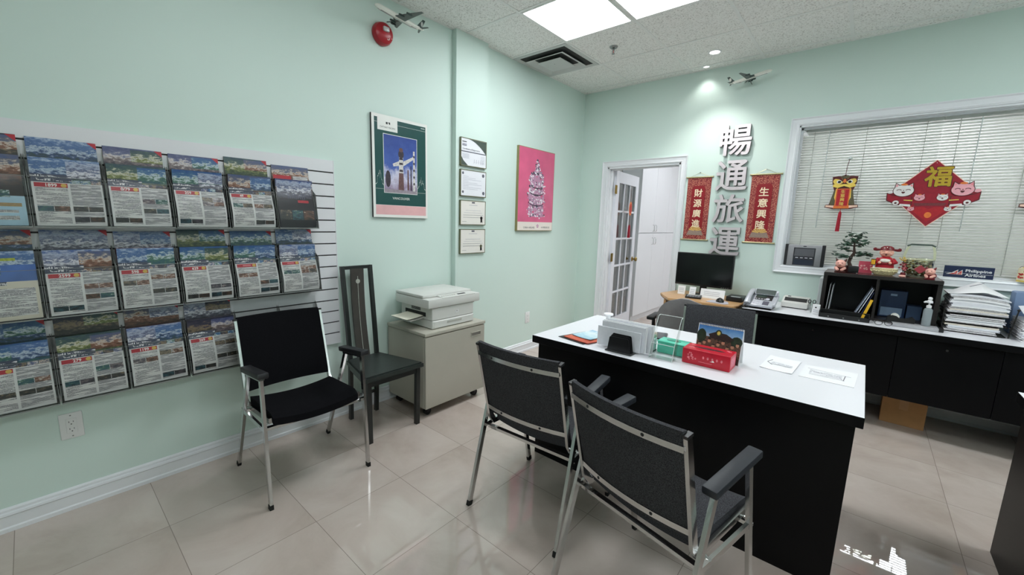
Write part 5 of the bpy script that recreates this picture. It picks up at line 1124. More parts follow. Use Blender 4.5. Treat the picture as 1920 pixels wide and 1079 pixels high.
# acrylic display stand
t = thing('display_stand', 'empty clear acrylic leaflet stand on the desk in front of the green box', 'stand', (2.005, -2.41, ZD)); w = 0.057
def acr(q, pts, m=ACRYL): q.prism(pts, -0.0012, 0.0012, m)
q = MB(); q.slab(lambda u, v: (lerp(-w, w, u), lerp(0.012, 0.072, v), lerp(0.0, 0.205, v)), lambda u, v: (0, 0.0024, -0.0006), 1, 1, ACRYL)
q.tube([(-w, 0.072, 0.205), (w, 0.072, 0.205)], 0.0015, 6, ACRYLEDGE); q.build('back_plate', t, 0)
q = MB(); q.slab(lambda u, v: (lerp(-w, w, u), lerp(-0.038, -0.018, v), lerp(0.006, 0.074, v)), lambda u, v: (0, 0.0024, -0.0006), 1, 1, ACRYL); q.tube([(-w, -0.018, 0.074), (w, -0.018, 0.074)], 0.0015, 6, ACRYLEDGE); q.build('front_plate', t, 0)
q = MB(); q.box(-w, w, -0.038, 0.016, 0.004, 0.0065, ACRYL); q.build('shelf', t, 0)
for s_ in (-1, 1):
    q = MB(); pts = [(-0.038, 0.0), (0.012, 0.0), (0.072, 0.205), (0.052, 0.2), (-0.018, 0.074)]
    q.prism(pts, -0.0012, 0.0012, ACRYL, frame((s_*w, 0, 0), (0, 1, 0), (0, 0, 1)))
    for a, c in ((4, 3), (3, 2), (0, 4), (0, 1)): q.tube([(s_*w, *pts[a]), (s_*w, *pts[c])], 0.0013, 6, ACRYLEDGE)
    q.build('side_plate', t, 0)
# green plastic box
TEAL = mat('sea_green_plastic', (92, 212, 182), 0.25, noise=(20, 0.06)); TEALD = mat('sea_green_dark', (44, 150, 128), 0.3, noise=(30, 0.08))
t = thing('tissue_box', 'sea green plastic tissue box behind the clear stand', 'tissue box', (2.01, -2.282, ZD))
q = MB(); q.box(-0.07, 0.073, -0.046, 0.046, 0, 0.058, TEAL, 0.007, 2); q.build('box', t)
q = MB(); q.box(-0.072, 0.075, -0.048, 0.048, 0.056, 0.064, TEAL, 0.004, 2); q.prism(circle(0, 0, 0.036, 0.014, 24), 0.064, 0.066, TEALD, Matrix()); q.build('lid', t)
# phone lying on the desk
q = MB(); t = thing('mobile_phone', 'dark mobile phone lying flat on the white desk', 'phone', (1.845, -2.02, ZD), radians(15)); q.box(-0.034, 0.034, -0.075, 0.075, 0.0005, 0.009, BLACK, 0.004, 2); q.build('case', t)
q = MB(); q.box(-0.031, 0.031, -0.071, 0.071, 0.0088, 0.0096, mat('phone_glass', (40, 44, 48), 0.1, noise=(20, 0.05))); q.build('screen', t)
# red tissue box
TRED = mat('tissue_red', (196, 18, 44), 0.3, noise=(30, 0.08)); TPK = mat('tissue_print', (236, 130, 140), 0.4, noise=(120, 0.3)); TDK2 = mat('slot_maroon', (70, 10, 20), 0.7, noise=(30, 0.1))
t = thing('tissue_box', 'red printed cardboard tissue box at the front of the desk', 'tissue box', (2.197, -2.337, ZD)); w, d, h = 0.1065, 0.055, 0.074
q = MB(); q.box(-w, w, -d, d, 0, h, TRED, 0.002); bx = q.build('box', t)
q = MB(); FT = Matrix.Translation((0, 0, h)); q.prism([(x*1.0, y) for x, y in ((-0.075, 0), (-0.05, -0.010), (0, -0.014), (0.05, -0.010), (0.075, 0), (0.05, 0.010), (0, 0.014), (-0.05, 0.010))], 0.0, 0.0006, TDK2, FT); q.build('slot', bx, 0)
q = MB(); FF = frame((0, -d-0.0002, 0), (1, 0, 0), (0, 0, 1)); r4 = random.Random(8)
for k in range(12): q.prism(circle(-0.063+r4.uniform(-0.018, 0.018), 0.04+r4.uniform(-0.018, 0.018), r4.uniform(0.002, 0.006), n=7), 0, 0.0004, TPK, FF)
for k in range(5): q.prism(circle(-0.01+0.02*k, 0.042, 0.0045, 0.007, 8), 0, 0.0004, TPK, FF)
q.prism([(-0.03, 0.018), (0.03, 0.018), (0.03, 0.02), (-0.03, 0.02)], 0, 0.0004, TPK, FF); q.prism([(0.02, 0.030), (0.04, 0.030), (0.035, 0.038), (0.03, 0.034)], 0, 0.0004, WTXT, FF)
for x, y in ((-0.08, -0.025), (-0.07, -0.018), (0.085, 0.02), (0.075, 0.03), (-0.085, 0.03)): q.prism(circle(x, y, 0.008, 0.006, 8), 0, 0.0004, TPK, FT)
FS = frame((w+0.0002, 0, 0), (0, 1, 0), (0, 0, 1)); q.prism([(-0.04, 0.015), (0.04, 0.015), (0.04, 0.06), (-0.04, 0.06)], 0, 0.0004, mat('tissue_panel', (226, 120, 140), 0.4, noise=(120, 0.2)), FS); q.build('print', bx, 0)
# desk calendar
t = thing('desk_calendar', 'tent desk calendar with a group photo, blue sky and spiral top', 'calendar', (2.213, -2.262, ZD)); w = 0.103; lean = radians(14)
T = Matrix.Translation((0, -0.012, 0)) @ Matrix.Rotation(-lean, 4, 'X'); TBk = Matrix.Translation((0, 0.07, 0)) @ Matrix.Rotation(lean*0.9, 4, 'X'); hh_ = 0.178
q = MB(); q.box(-w, w, 0, 0.002, 0, hh_, PAPER, 0, 1, T); q.box(-w, w, -0.002, 0, 0, hh_-0.001, PAPER, 0, 1, TBk); q.box(-w, w, -0.01, 0.068, 0, 0.0015, PAPER); q.build('stand', t, 0)
F = T @ frame((0, -0.0004, 0), (1, 0, 0), (0, 0, 1))
GRP = mat_photo('print_group', [(0, (34, 26, 24)), (0.3, (74, 50, 44)), (0.5, (150, 104, 88)), (0.62, (60, 40, 36)), (0.8, (120, 86, 70)), (1, (40, 44, 36))], (0, 0.12), (70, 70), 2.0)
SKY2 = mat_photo('print_sky', [(0, (190, 206, 226)), (0.4, (120, 166, 216)), (0.8, (70, 130, 200)), (1, (50, 110, 190))], (0.11, 0.178), (12, 18), 0.7)
q = MB(); a = w-0.003
def R_(x0, x1, y0, y1, d_, m): q.prism([(x0, y0), (x1, y0), (x1, y1), (x0, y1)], d_, d_+0.0003, m, F)
R_(-a, a, 0.004, hh_-0.008, 0, SKY2); R_(-a, a, 0.004, 0.118, 0.0004, GRP)
GRN = mat('print_tree_green', (40, 52, 36), 0.4, noise=(90, 0.3)); ROOF = mat('print_roof', (52, 34, 34), 0.4, noise=(90, 0.2)); SKIN = mat('print_face', (196, 142, 116), 0.4, noise=(200, 0.12))
q.prism(circle(-0.082, 0.118, 0.022, 0.034, 12), 0.0007, 0.001, GRN, F); q.prism(circle(0.078, 0.112, 0.026, 0.026, 12), 0.0007, 0.001, GRN, F)
q.prism([(-0.05, 0.13), (-0.02, 0.145), (0.03, 0.142), (0.07, 0.12), (0.05, 0.105), (-0.04, 0.112)], 0.0007, 0.001, ROOF, F); q.prism(circle(-0.005, 0.142, 0.014, 0.016, 12), 0.001, 0.0013, GRN, F); q.prism(circle(-0.005, 0.141, 0.008, 0.010, 12), 0.0013, 0.0016, GOLDP, F)
for k in range(9):
    x = -0.085+0.0212*k; y = 0.085+0.012*((k*7) % 3)-0.012; q.prism(circle(x, y, 0.0075, 0.0095, 10), 0.0012, 0.0015, SKIN, F); q.prism(circle(x, y+0.006, 0.008, 0.006, 10, 0, pi), 0.0016, 0.0018, BLACK, F)
    if k % 2: q.prism(circle(x+0.008, 0.05, 0.008, 0.01, 10), 0.0012, 0.0015, SKIN, F)
q.build('photo_page', t, 0)
q = MB(); zt = hh_*cos(lean)
for k in range(26): x = -w+0.008+k*(2*w-0.016)/25; q.tube([(x, 0.031+0.006*cos(b_), zt-0.002+0.006*sin(b_)) for b_ in [2*pi*i/10 for i in range(11)]], 0.0009, 5, mat('spiral_blue', (36, 60, 110), 0.4, 0.3, noise=(60, 0.1)))
q.build('spiral_binding', t)
# printed sheets
for pts, lb, kk in (([(2.39, -2.199), (2.521, -2.208), (2.533, -1.969), (2.399, -1.951)], 'white printed sheet with faint drawings, next to the calendar', 0), ([(2.545, -2.205), (2.741, -2.205), (2.753, -1.968), (2.552, -1.995)], 'white printed sheet with faint drawings, at the end of the desk', 1)):
    q, loc, lb, c, g = sheet('printed_sheet', pts, ZD, PAPER, lb, 'paper', 'printed sheets on the desk', 0.0012, 0.003 if kk == 0 else 0.0)
    t = thing('printed_sheet', lb, 'paper', loc, 0, g); q.build('paper', t)
    q = MB(); Fp = Matrix.Translation((0, 0, 0.0032 if kk == 0 else 0.0014))
    if kk == 0:
        q.prism([(-0.045, -0.02), (0.05, -0.035), (0.05, 0.0), (-0.03, 0.02)], 0, 0.0002, FLATTXT, Fp)
        for a, c in (((-0.055, 0.0), (-0.04, 0.05)), ((-0.055, 0.0), (-0.03, -0.04))): q.bar([(*a, 0.0034), (*c, 0.0034)], 0.003, 0.0003, INK)
    else:
        q.prism([(-0.07, -0.03), (0.05, -0.03), (0.05, 0.02), (-0.07, 0.03)], 0, 0.0002, FLATTXT, Fp); q.bar([(-0.08, 0.05, 0.0016), (0.08, 0.03, 0.0016)], 0.002, 0.0003, INKL); q.bar([(-0.07, -0.045, 0.0016), (0.06, -0.045, 0.0016)], 0.002, 0.0003, INKL)
        q.bar([(0.055, -0.05, 0.0016), (0.06, 0.035, 0.0016)], 0.003, 0.0003, INK); q.bar([(0.055, -0.05, 0.0016), (0.04, -0.01, 0.0016)], 0.002, 0.0003, INKL)
    q.build('print', t, 0)

# ================================================================== things on the computer desk (top 0.746)
ZW = 0.7465
SCR = mat('dark_screen', (10, 13, 14), 0.12, spec=0.5, noise=(3, 0.1))
t = thing('monitor', 'large black computer monitor, switched off, on the wooden desk', 'monitor', (1.565, -0.25, ZW), radians(1))
q = MB(); q.box(-0.254, 0.254, -0.018, 0.018, 0.093, 0.408, BLACK, 0.004, 2); q.box(-0.12, 0.12, 0.018, 0.045, 0.16, 0.34, BLACK, 0.008, 2); q.build('housing', t)
q = MB(); q.box(-0.245, 0.245, -0.0192, -0.017, 0.112, 0.400, SCR); q.build('screen', t)
q = MB(); q.box(-0.03, 0.03, 0.02, 0.045, 0.01, 0.2, BLACK, 0.004); q.build('stand_neck', t)
q = MB(); q.prism(circle(0, 0.03, 0.115, 0.085, 32), 0.0005, 0.011, BLACK, Matrix(), 0.003); q.build('stand_base', t)
for k in range(4):
    q = MB(); q.box(0.165+0.018*k, 0.176+0.018*k, -0.0195, -0.0175, 0.098, 0.104, STEEL); q.build('button', t)
def note(x0, x1, y, hgt, label, leanx, m=PAPER, z=ZW):
    t = thing('paper_note', label, 'note', ((x0+x1)/2, y, z), 0, 'white notes under the monitor'); w = (x1-x0)/2; T = Matrix.Rotation(-radians(leanx), 4, 'X')
    q = MB(); q.box(-w, w, 0, 0.0012, 0.0004, hgt, m, 0, 1, T); q.build('paper', t, 0)
    q = MB()
    for k in range(3): zz = hgt*(0.3+0.18*k); q.prism([(-w*0.7, zz), (w*0.6, zz), (w*0.6, zz+0.004), (-w*0.7, zz+0.004)], 0.0002, 0.0004, INKL, T @ frame((0, 0, 0), (1, 0, 0), (0, 0, 1)))
    q.build('writing', t, 0)
note(1.355, 1.425, -0.305, 0.085, 'white note propped beneath the near-door corner of the monitor', 8)
note(1.474, 1.532, -0.345, 0.09, 'white note leaning beside the monitor stand', 14)
note(1.575, 1.785, -0.345, 0.088, 'long white paper strip leaning under the monitor', 16)
t = thing('calculator', 'small black calculator on the wooden desk', 'calculator', (1.545, -0.43, ZW), radians(12))
T = Matrix.Rotation(radians(5), 4, 'X'); q = MB(); q.box(-0.068, 0.068, -0.055, 0.055, 0.005, 0.019, BLACK, 0.003, 2, T); q.build('body', t)
q = MB()
for i in range(5):
    for j in range(3): q.box(-0.056+i*0.023, -0.038+i*0.023, -0.045+j*0.021, -0.030+j*0.021, 0.019, 0.022, mat('key_grey', (120, 122, 128), 0.5, noise=(60, 0.1)), 0.001, 1, T)
q.build('keys', t); q = MB(); q.box(-0.055, 0.055, 0.025, 0.047, 0.0188, 0.0195, COPD, 0, 1, T); q.build('display', t)
MPAD = mat('mouse_pad_grey', (186, 184, 194), 0.7, noise=(30, 0.04))
q = MB(); q.prism([(-0.085, -0.05), (-0.075, 0.09), (0.06, 0.09), (0.095, -0.03), (0.07, -0.065)], 0.0004, 0.004, MPAD, Matrix(), 0.001); one(q, 'mouse_pad', 'pale grey mouse pad on the wooden desk', 'mouse pad', (1.775, -0.505, ZW), 0)
t = thing('computer_mouse', 'black computer mouse on the grey pad', 'mouse', (1.785, -0.475, ZW+0.004), radians(20))
q = MB(); q.sph((0, 0, 0.0), (0.033, 0.054, 0.034), BLACK, 22, 14); bmesh.ops.bisect_plane(q.bm, geom=q.bm.verts[:]+q.bm.edges[:]+q.bm.faces[:], plane_co=(0, 0, 0.0006), plane_no=(0, 0, -1), clear_outer=True); q.build('shell', t)
q = MB(); q.cyl((-0.003, 0.032, 0.027), (0.003, 0.032, 0.027), 0.007, seg=12, m=STEEL); q.build('scroll_wheel', t)
t = thing('docking_box', 'flat black box with a silver label by the mouse pad', 'box', (1.868, -0.255, ZW))
q = MB(); q.box(-0.065, 0.065, -0.1, 0.085, 0, 0.042, BLACK, 0.004, 2); q.build('case', t)
q = MB(); q.box(-0.03, 0.045, -0.085, -0.05, 0.042, 0.0428, mat('silver_label', (206, 208, 210), 0.3, 0.3, noise=(60, 0.05))); q.build('label_plate', t)

# ================================================================== things on the credenza (top 0.75)
# desk phone
PHS = mat('phone_silver', (190, 192, 200), 0.35, 0.25, noise=(40, 0.04)); PHL = mat('phone_light', (214, 212, 222), 0.4, noise=(60, 0.05)); LCD = mat('lcd_dark_green', (44, 60, 54), 0.2, noise=(40, 0.1))
t = thing('desk_phone', 'silver and black office telephone with keypad and tilted screen', 'telephone', (2.095, -0.47, ZD), radians(-2)); TT = Matrix.Translation((0, -0.10, 0.012)) @ Matrix.Rotation(radians(24), 4, 'X')
q = MB(); q.box(-0.105, 0.105, 0.0, 0.2, 0, 0.022, PHS, 0.006, 2, TT); q.prism([(-0.098, 0.0), (0.088, 0.0), (0.088, 0.088), (0.06, 0.09)], -0.095, 0.095, BLACK, Matrix(((0, 0, 1, 0), (1, 0, 0, 0), (0, 1, 0, 0), (0, 0, 0, 1)))); q.build('base', t)
q = MB(); q.box(-0.04, 0.085, 0.085, 0.165, 0.022, 0.0245, BLACK, 0.001, 1, TT); q.box(-0.035, 0.04, 0.115, 0.155, 0.0245, 0.0252, LCD, 0, 1, TT); q.build('panel', t)
q = MB(); TS = TT @ Matrix.Translation((0.02, 0.16, 0.02)) @ Matrix.Rotation(radians(28), 4, 'X'); q.box(-0.075, 0.08, 0, 0.055, 0, 0.016, PHS, 0.003, 1, TS); q.box(-0.07, 0.075, 0.004, 0.05, 0.016, 0.0172, LCD, 0, 1, TS); q.build('screen', t)
q = MB()
for i in range(4):
    for j in range(4): q.box(-0.042+i*0.0165, -0.030+i*0.0165, 0.012+j*0.017, 0.023+j*0.017, 0.022, 0.0255, PHL, 0.001, 1, TT)
for i in range(5): q.box(-0.036+i*0.021, -0.024+i*0.021, 0.092, 0.1, 0.0245, 0.027, PHL, 0.001, 1, TT)
q.build('keypad', t)
q = MB(); q.box(0.028, 0.072, 0.014, 0.07, 0.022, 0.024, mat('speaker_slate', (84, 82, 96), 0.6, noise=(240, 0.3)), 0, 1, TT); q.build('speaker_grille', t)
q = MB(); q.lathe([(0.009, 0.0245), (0.015, 0.027), (0.012, 0.029), (0.006, 0.027), (0, 0.027)], 18, PHL, TT @ Matrix.Translation((0.052, 0.1, 0))); q.build('dial_ring', t)
q = MB(); q.loft([(TT @ Vector((-0.078, 0.0, 0.032)), (0.024, 0.017)), (TT @ Vector((-0.078, 0.03, 0.046)), (0.022, 0.012)), (TT @ Vector((-0.078, 0.10, 0.054)), (0.019, 0.010)), (TT @ Vector((-0.078, 0.17, 0.046)), (0.022, 0.012)), (TT @ Vector((-0.078, 0.205, 0.032)), (0.024, 0.017))], 14, PHS); q.build('handset', t)
q = MB(); q.tube([TT @ Vector((-0.078, -0.004, 0.02)), (-0.1, -0.135, 0.012), (-0.112, -0.148, 0.004), (-0.085, -0.12, 0.004), (-0.06, -0.1, 0.006)], 0.004, 8, BLACK); q.build('handset_cord', t)
q = MB(); q.box(0.1, 0.118, 0.03, 0.19, -0.002, 0.02, PHS, 0.004, 2, TT); q.box(0.1, 0.112, 0.17, 0.2, 0.0, 0.055, PHL, 0.004, 2, TT); q.build('side_unit', t)
# small printer
t = thing('receipt_printer', 'small light grey printer with a dark paper slot by the phone', 'printer', (2.315, -0.235, ZD), radians(-2))
q = MB(); q.prism([(-0.08, 0.008), (0.085, 0.008), (0.085, 0.085), (0.0, 0.085), (-0.045, 0.052), (-0.08, 0.045)], -0.092, 0.092, COP, Matrix(((0, 0, 1, 0), (1, 0, 0, 0), (0, 1, 0, 0), (0, 0, 0, 1))), 0.003); q.build('body', t)
q = MB(); q.box(-0.085, 0.085, -0.074, 0.08, 0.0, 0.009, BLACK); q.build('base', t)
q = MB(); a_ = Vector((0, -0.045, 0.052)); c_ = Vector((0, 0.0, 0.085)); q.slab(lambda u, v: (lerp(-0.078, 0.08, u), lerp(-0.041, -0.006, v), lerp(0.0555, 0.0813, v)), lambda u, v: (0, 0.0008, -0.0012), 1, 1, SLOT); q.build('paper_slot', t, 0)
q = MB(); q.box(-0.062, -0.04, 0.01, 0.03, 0.084, 0.09, BLACK, 0.002); q.build('button', t)
# white packet, pens
t = thing('card_packet', 'small white packet with a black mark beside the hutch', 'packet', (2.472, -0.45, ZD), radians(-6))
q = MB(); q.box(-0.024, 0.024, -0.012, 0.012, 0, 0.078, PAPER, 0.002); q.build('packet', t)
q = MB(); Fp = frame((0, -0.0122, 0), (1, 0, 0), (0, 0, 1)); q.prism([(-0.006, 0.05), (0.004, 0.05), (0.004, 0.06), (-0.006, 0.06)], 0, 0.0004, BLACK, Fp)
for k in range(2): q.prism([(-0.016, 0.02+0.012*k), (0.014, 0.02+0.012*k), (0.014, 0.023+0.012*k), (-0.016, 0.023+0.012*k)], 0, 0.0004, INKL, Fp)
q.build('mark', t, 0)
t = thing('scissors', 'dark scissors standing behind the small white packet', 'scissors', (2.435, -0.40, ZD))
q = MB(); q.bar([(0.0, 0, 0.001), (-0.006, 0.0, 0.075)], 0.009, 0.003, STEEL); q.bar([(0.004, 0.003, 0.001), (0.008, 0.003, 0.075)], 0.009, 0.003, STEEL); q.build('blades', t)
q = MB()
for x, y in ((-0.014, 0), (0.016, 0.003)): q.tube([(x+0.010*cos(2*pi*i/12), y, 0.088+0.014*sin(2*pi*i/12)) for i in range(13)], 0.003, 6, BLACK)
q.build('handles', t)
q = MB(); q.box(-0.012, 0.012, -0.1, 0.1, 0.0005, 0.27, mat('binder_pale', (198, 204, 204), 0.5, noise=(20, 0.03)), 0.002); one(q, 'ring_binder', 'tall pale grey binder standing between the wall and the hutch', 'binder', (2.468, -0.17, ZD))

# hutch
HUT = mat('hutch_black_brown', (30, 24, 24), 0.35, noise=(10, 0.12)); HUTT = mat('hutch_mahogany', (56, 26, 28), 0.25, noise=(8, 0.15)); HINT = mat('hutch_inside', (34, 36, 38), 0.6, noise=(8, 0.1))
HX0, HX1, HY0, HY1, HZ = 2.497, 3.128, -0.385, -0.055, 1.085
t = thing('hutch', 'dark open-fronted hutch cabinet carrying the lucky figurines', 'cabinet', ((HX0+HX1)/2, HY0, ZD)); w = (HX1-HX0)/2; dp = HY1-HY0; ht = HZ-ZD
q = MB(); q.box(-w-0.012, w+0.012, -0.018, dp, ht-0.027, ht, HUT, 0.003, 1, None, HUTT); q.build('top', t)
for s_ in (-1, 1):
    q = MB(); q.box(s_*w-0.012, s_*w+0.012, 0, dp-0.004, 0, ht-0.027, HUT); q.build('side_panel', t, 0)
q = MB(); q.box(-w, w, dp-0.012, dp-0.004, 0, ht-0.027, HINT); q.build('back_panel', t, 0)
q = MB(); q.box(-w+0.012, w-0.012, 0.002, dp-0.012, 0, 0.016, HUT); q.build('bottom_shelf', t, 0)
q = MB(); q.box(-0.012, 0.004, 0.004, dp-0.012, 0.016, ht-0.027, HUT); q.build('divider', t, 0)
def inbox(name, label, cat_, x0, x1, y0, y1, z0, z1, m, rot=0.0, group=None, extra=None):
    q = MB(); cx, cy = (x0+x1)/2, (y0+y1)/2; T = Matrix.Rotation(rot, 4, 'Y'); q.box(-(x1-x0)/2, (x1-x0)/2, -(y1-y0)/2, (y1-y0)/2, 0, z1-z0, m, 0.0012, 1, T)
    return one(q, name, label, cat_, (cx, cy, z0), 0, group)
ZB = ZD+0.0165
inbox('folder', 'thin white folder upright at the end of the hutch, by the side panel', 'folder', 2.522, 2.526, -0.33, -0.12, ZB, ZB+0.22, PAPERG, 0.04, 'white folders in the hutch')
inbox('folder', 'thin white folder upright in the hutch, second from the side panel', 'folder', 2.538, 2.542, -0.33, -0.12, ZB, ZB+0.215, PAPERG, 0.05, 'white folders in the hutch')
inbox('folder', 'slim blue-white folder leaning towards the hutch divider', 'folder', 2.700, 2.705, -0.36, -0.15, ZB+0.002, ZB+0.235, mat('blue_white_card', (176, 186, 206), 0.5, noise=(40, 0.05)), 0.36, 'leaning folders in the hutch')
inbox('folder', 'slim white folder leaning towards the hutch divider, the inner one', 'folder', 2.716, 2.721, -0.36, -0.15, ZB+0.002, ZB+0.225, PAPERG, 0.34, 'leaning folders in the hutch')
inbox('folder', 'dark blue folder leaning next to the hutch divider', 'folder', 2.735, 2.741, -0.355, -0.15, ZB+0.002, ZB+0.20, mat('navy_card', (40, 52, 92), 0.5, noise=(30, 0.08)), 0.30, 'leaning folders in the hutch')
NAVY = mat('navy_folder', (24, 48, 84), 0.4, noise=(20, 0.1)); LBL = mat('pale_blue_label', (128, 150, 178), 0.5, noise=(30, 0.06))
t = thing('document_box', 'dark blue document box with a pale label inside the hutch', 'box', (2.915, -0.20, ZB)); q = MB(); q.box(-0.078, 0.072, -0.03, 0.1, 0, 0.205, NAVY, 0.003); q.build('box', t)
q = MB(); q.box(-0.066, 0.055, -0.0312, -0.029, 0.012, 0.075, LBL); q.box(-0.02, 0.016, -0.0312, -0.029, 0.165, 0.18, LBL); q.build('label_plate', t, 0)
inbox('document_box', 'lower slate blue document box beside the dark blue one in the hutch', 'box', 2.995, 3.075, -0.22, -0.08, ZB, ZB+0.10, mat('slate_blue', (66, 88, 122), 0.5, noise=(20, 0.08)))
# black tray in front of the hutch
t = thing('desk_tray', 'black plastic desk tray in front of the hutch', 'tray', (2.645, -0.475, ZD))
q = MB(); q.box(-0.145, 0.145, -0.055, 0.055, 0, 0.006, BLACK); q.build('tray_floor', t, 0)
for x0, x1, y0, y1, hh_ in ((-0.148, 0.148, -0.058, -0.052, 0.032), (-0.148, 0.148, 0.052, 0.058, 0.05), (-0.148, -0.142, -0.058, 0.058, 0.05), (0.142, 0.148, -0.058, 0.058, 0.045)):
    q = MB(); q.box(x0, x1, y0, y1, 0, hh_, BLACK, 0.002); q.build('rim', t)
for x in (-0.09, 0.0, 0.09): q = MB(); q.sph((x, -0.0585, 0.012), (0.004, 0.002, 0.004), STEEL, 8, 6); q.build('rivet', t)
t = thing('yellow_pencil', 'long flat yellow ruler leaning against the hutch divider', 'ruler', (2.762, -0.432, ZD+0.0065)); t.name = 'yellow_ruler'
q = MB(); q.bar([(-0.012, 0.006, 0.002), (0.028, 0.028, 0.148)], 0.017, 0.004, mat('ruler_yellow', (226, 176, 36), 0.4, noise=(30, 0.06)), side=(0.9, 0, -0.3)); q.build('blade', t)
t = thing('eyeglasses', 'dark eyeglasses lying at the corner of the black tray', 'eyeglasses', (2.868, -0.545, ZD), radians(20))
q = MB()
for x in (-0.028, 0.028): q.tube([(x+0.022*cos(2*pi*i/14), 0, 0.018+0.016*sin(2*pi*i/14)) for i in range(15)], 0.002, 6, BLACK)
q.tube([(-0.007, 0, 0.022), (0.007, 0, 0.022)], 0.002, 6, BLACK); q.build('frame', t)
q = MB()
for x in (-0.05, 0.05): q.tube([(x, 0, 0.022), (x*0.96, 0.07, 0.022), (x*0.9, 0.1, 0.008)], 0.0018, 6, BLACK)
q.build('temple', t)
# grey flat box, tape dispenser, sanitizer
t = thing('flat_case', 'long flat grey case with a black end on the credenza edge', 'case', (3.042, -0.465, ZD), radians(-1))
q = MB(); q.box(-0.128, 0.105, -0.05, 0.06, 0, 0.022, mat('case_grey', (166, 166, 170), 0.45, noise=(40, 0.08)), 0.003); q.build('case', t)
q = MB(); q.box(0.105, 0.128, -0.05, 0.06, 0, 0.022, BLACK, 0.003); q.build('end_cap', t)
t = thing('tape_dispenser', 'black tape dispenser with a wavy top before the blue document box', 'tape dispenser', (2.955, -0.437, ZD+0.0225), radians(3))
q = MB(); q.prism([(-0.075, 0), (0.075, 0), (0.078, 0.03), (0.06, 0.045), (0.03, 0.03), (0.0, 0.028), (-0.02, 0.045), (-0.045, 0.05), (-0.07, 0.035)], -0.014, 0.014, BLACK, frame((0, 0, 0), (1, 0, 0), (0, 0, 1)), 0.003); q.build('body', t)
q = MB(); q.cyl((-0.03, -0.012, 0.036), (-0.03, 0.012, 0.036), 0.024, seg=24, m=mat('tape_roll', (220, 220, 214), 0.3, noise=(30, 0.03))); q.build('tape_roll', t)
t = thing('sanitizer_bottle', 'clear pump bottle with a white head in front of the hutch', 'bottle', (3.085, -0.445, ZD+0.0225)); LIQ = mat('clear_gel', (142, 150, 154), 0.06, noise=(20, 0.03))
q = MB(); q.lathe([(0, 0), (0.021, 0), (0.0235, 0.003), (0.0235, 0.108), (0.02, 0.118), (0.011, 0.124), (0.011, 0.13), (0, 0.13)], 24, LIQ); q.build('body', t)
q = MB(); q.lathe([(0.013, 0.126), (0.013, 0.142), (0.005, 0.146), (0.0045, 0.162), (0, 0.162)], 18, PAPER); q.build('collar', t)
q = MB(); q.lathe([(0.0, 0.16), (0.017, 0.16), (0.016, 0.172), (0.010, 0.178), (0, 0.179)], 18, PAPER); q.bar([(0, 0, 0.171), (-0.02, -0.02, 0.17), (-0.028, -0.028, 0.164)], 0.009, 0.008, PAPER); q.lathe([(0.0, 0.178), (0.009, 0.18), (0.012, 0.19), (0.008, 0.2), (0, 0.201)], 14, PAPER); q.build('pump_head', t)

# paper trays and piles
WIRE = mat('tray_black_wire', (40, 38, 36), 0.4, 0.4, noise=(40, 0.1)); STK = mat_text('stacked_sheet_edges', (232, 230, 232), (160, 156, 160), 'z', 420, 0.6, 26, 0.7)
KRAFT = mat('cream_stack', (224, 216, 202), 0.75, noise=(60, 0.05))
PX0, PX1, PY0, PY1 = 3.178, 3.448, -0.40, -0.06
t = thing('paper_tray', 'black wire three-tier paper tray crammed with documents', 'tray', ((PX0+PX1)/2, (PY0+PY1)/2, ZD)); w, d = (PX1-PX0)/2, (PY1-PY0)/2
for k, z in enumerate((0.004, 0.066, 0.128)):
    q = MB(); q.box(-w-0.006, w+0.010, -d-0.004, d, z, z+0.003, WIRE)
    for s_ in (-1, 1): q.tube([(s_*(w+0.006), -d-0.004, z+0.003), (s_*(w+0.006), d, z+0.003)], 0.003, 6, WIRE)
    q.build('tier', t, 0)
for sx in (-1, 1):
    for sy in (-1, 1):
        q = MB(); q.bar([(sx*(w+0.010)+0.012*(sx > 0), sy*(d-0.012), 0.0), (sx*(w+0.012)+0.03*(sx > 0), sy*(d-0.012), 0.185)], 0.006, 0.006, WIRE); q.sph((sx*(w+0.012)+0.03*(sx > 0), sy*(d-0.012), 0.187), 0.008, WIRE, 10, 8); q.build('post', t)
def pile(name, label, x0, x1, y0, y1, z0, hgt, seed, n, group, droop=0.0, mats=None):
    r = random.Random(seed); q = MB(); w, d = (x1-x0)/2, (y1-y0)/2; z = 0.0004
    mats = mats or [STK, STK, PAPER, PAPERG, STK, KRAFT]
    for k in range(n):
        th = hgt/n*r.uniform(0.75, 1.2); m = r.choice(mats); a0, a1 = r.uniform(-0.006, 0.014), r.uniform(-0.016, 0.006); f0 = r.uniform(-0.006, 0.008); dr = droop*(k/n)
        zz = z
        q.slab(lambda u, v: (lerp(-w+a0, w+a1, u), lerp(-d+f0, d, v), zz+th*0.96-dr*(2*abs(u-0.35))**2), lambda u, v: (0, 0, -th*0.93), 8, 1, m); z += th
    o = one(q, name, label, 'papers', ((x0+x1)/2, (y0+y1)/2, z0), 0, group, 20); return o, z0+z
pile('paper_stack', 'stack of documents in the lowest tier of the black tray', PX0+0.003, PX1-0.025, PY0-0.012, PY1-0.01, ZD+0.0075, 0.050, 1, 9, 'document stacks in the tray')
pile('paper_stack', 'stack of documents in the middle tier of the black tray', PX0+0.003, PX1-0.005, PY0-0.014, PY1-0.01, ZD+0.0695, 0.050, 2, 8, 'document stacks in the tray')
o, zt = pile('paper_stack', 'tall stack of documents overflowing the topmost tray tier', PX0+0.006, PX1-0.002, PY0-0.012, PY1-0.012, ZD+0.1345, 0.125, 3, 15, 'document stacks in the tray', 0.012)
q = MB(); 
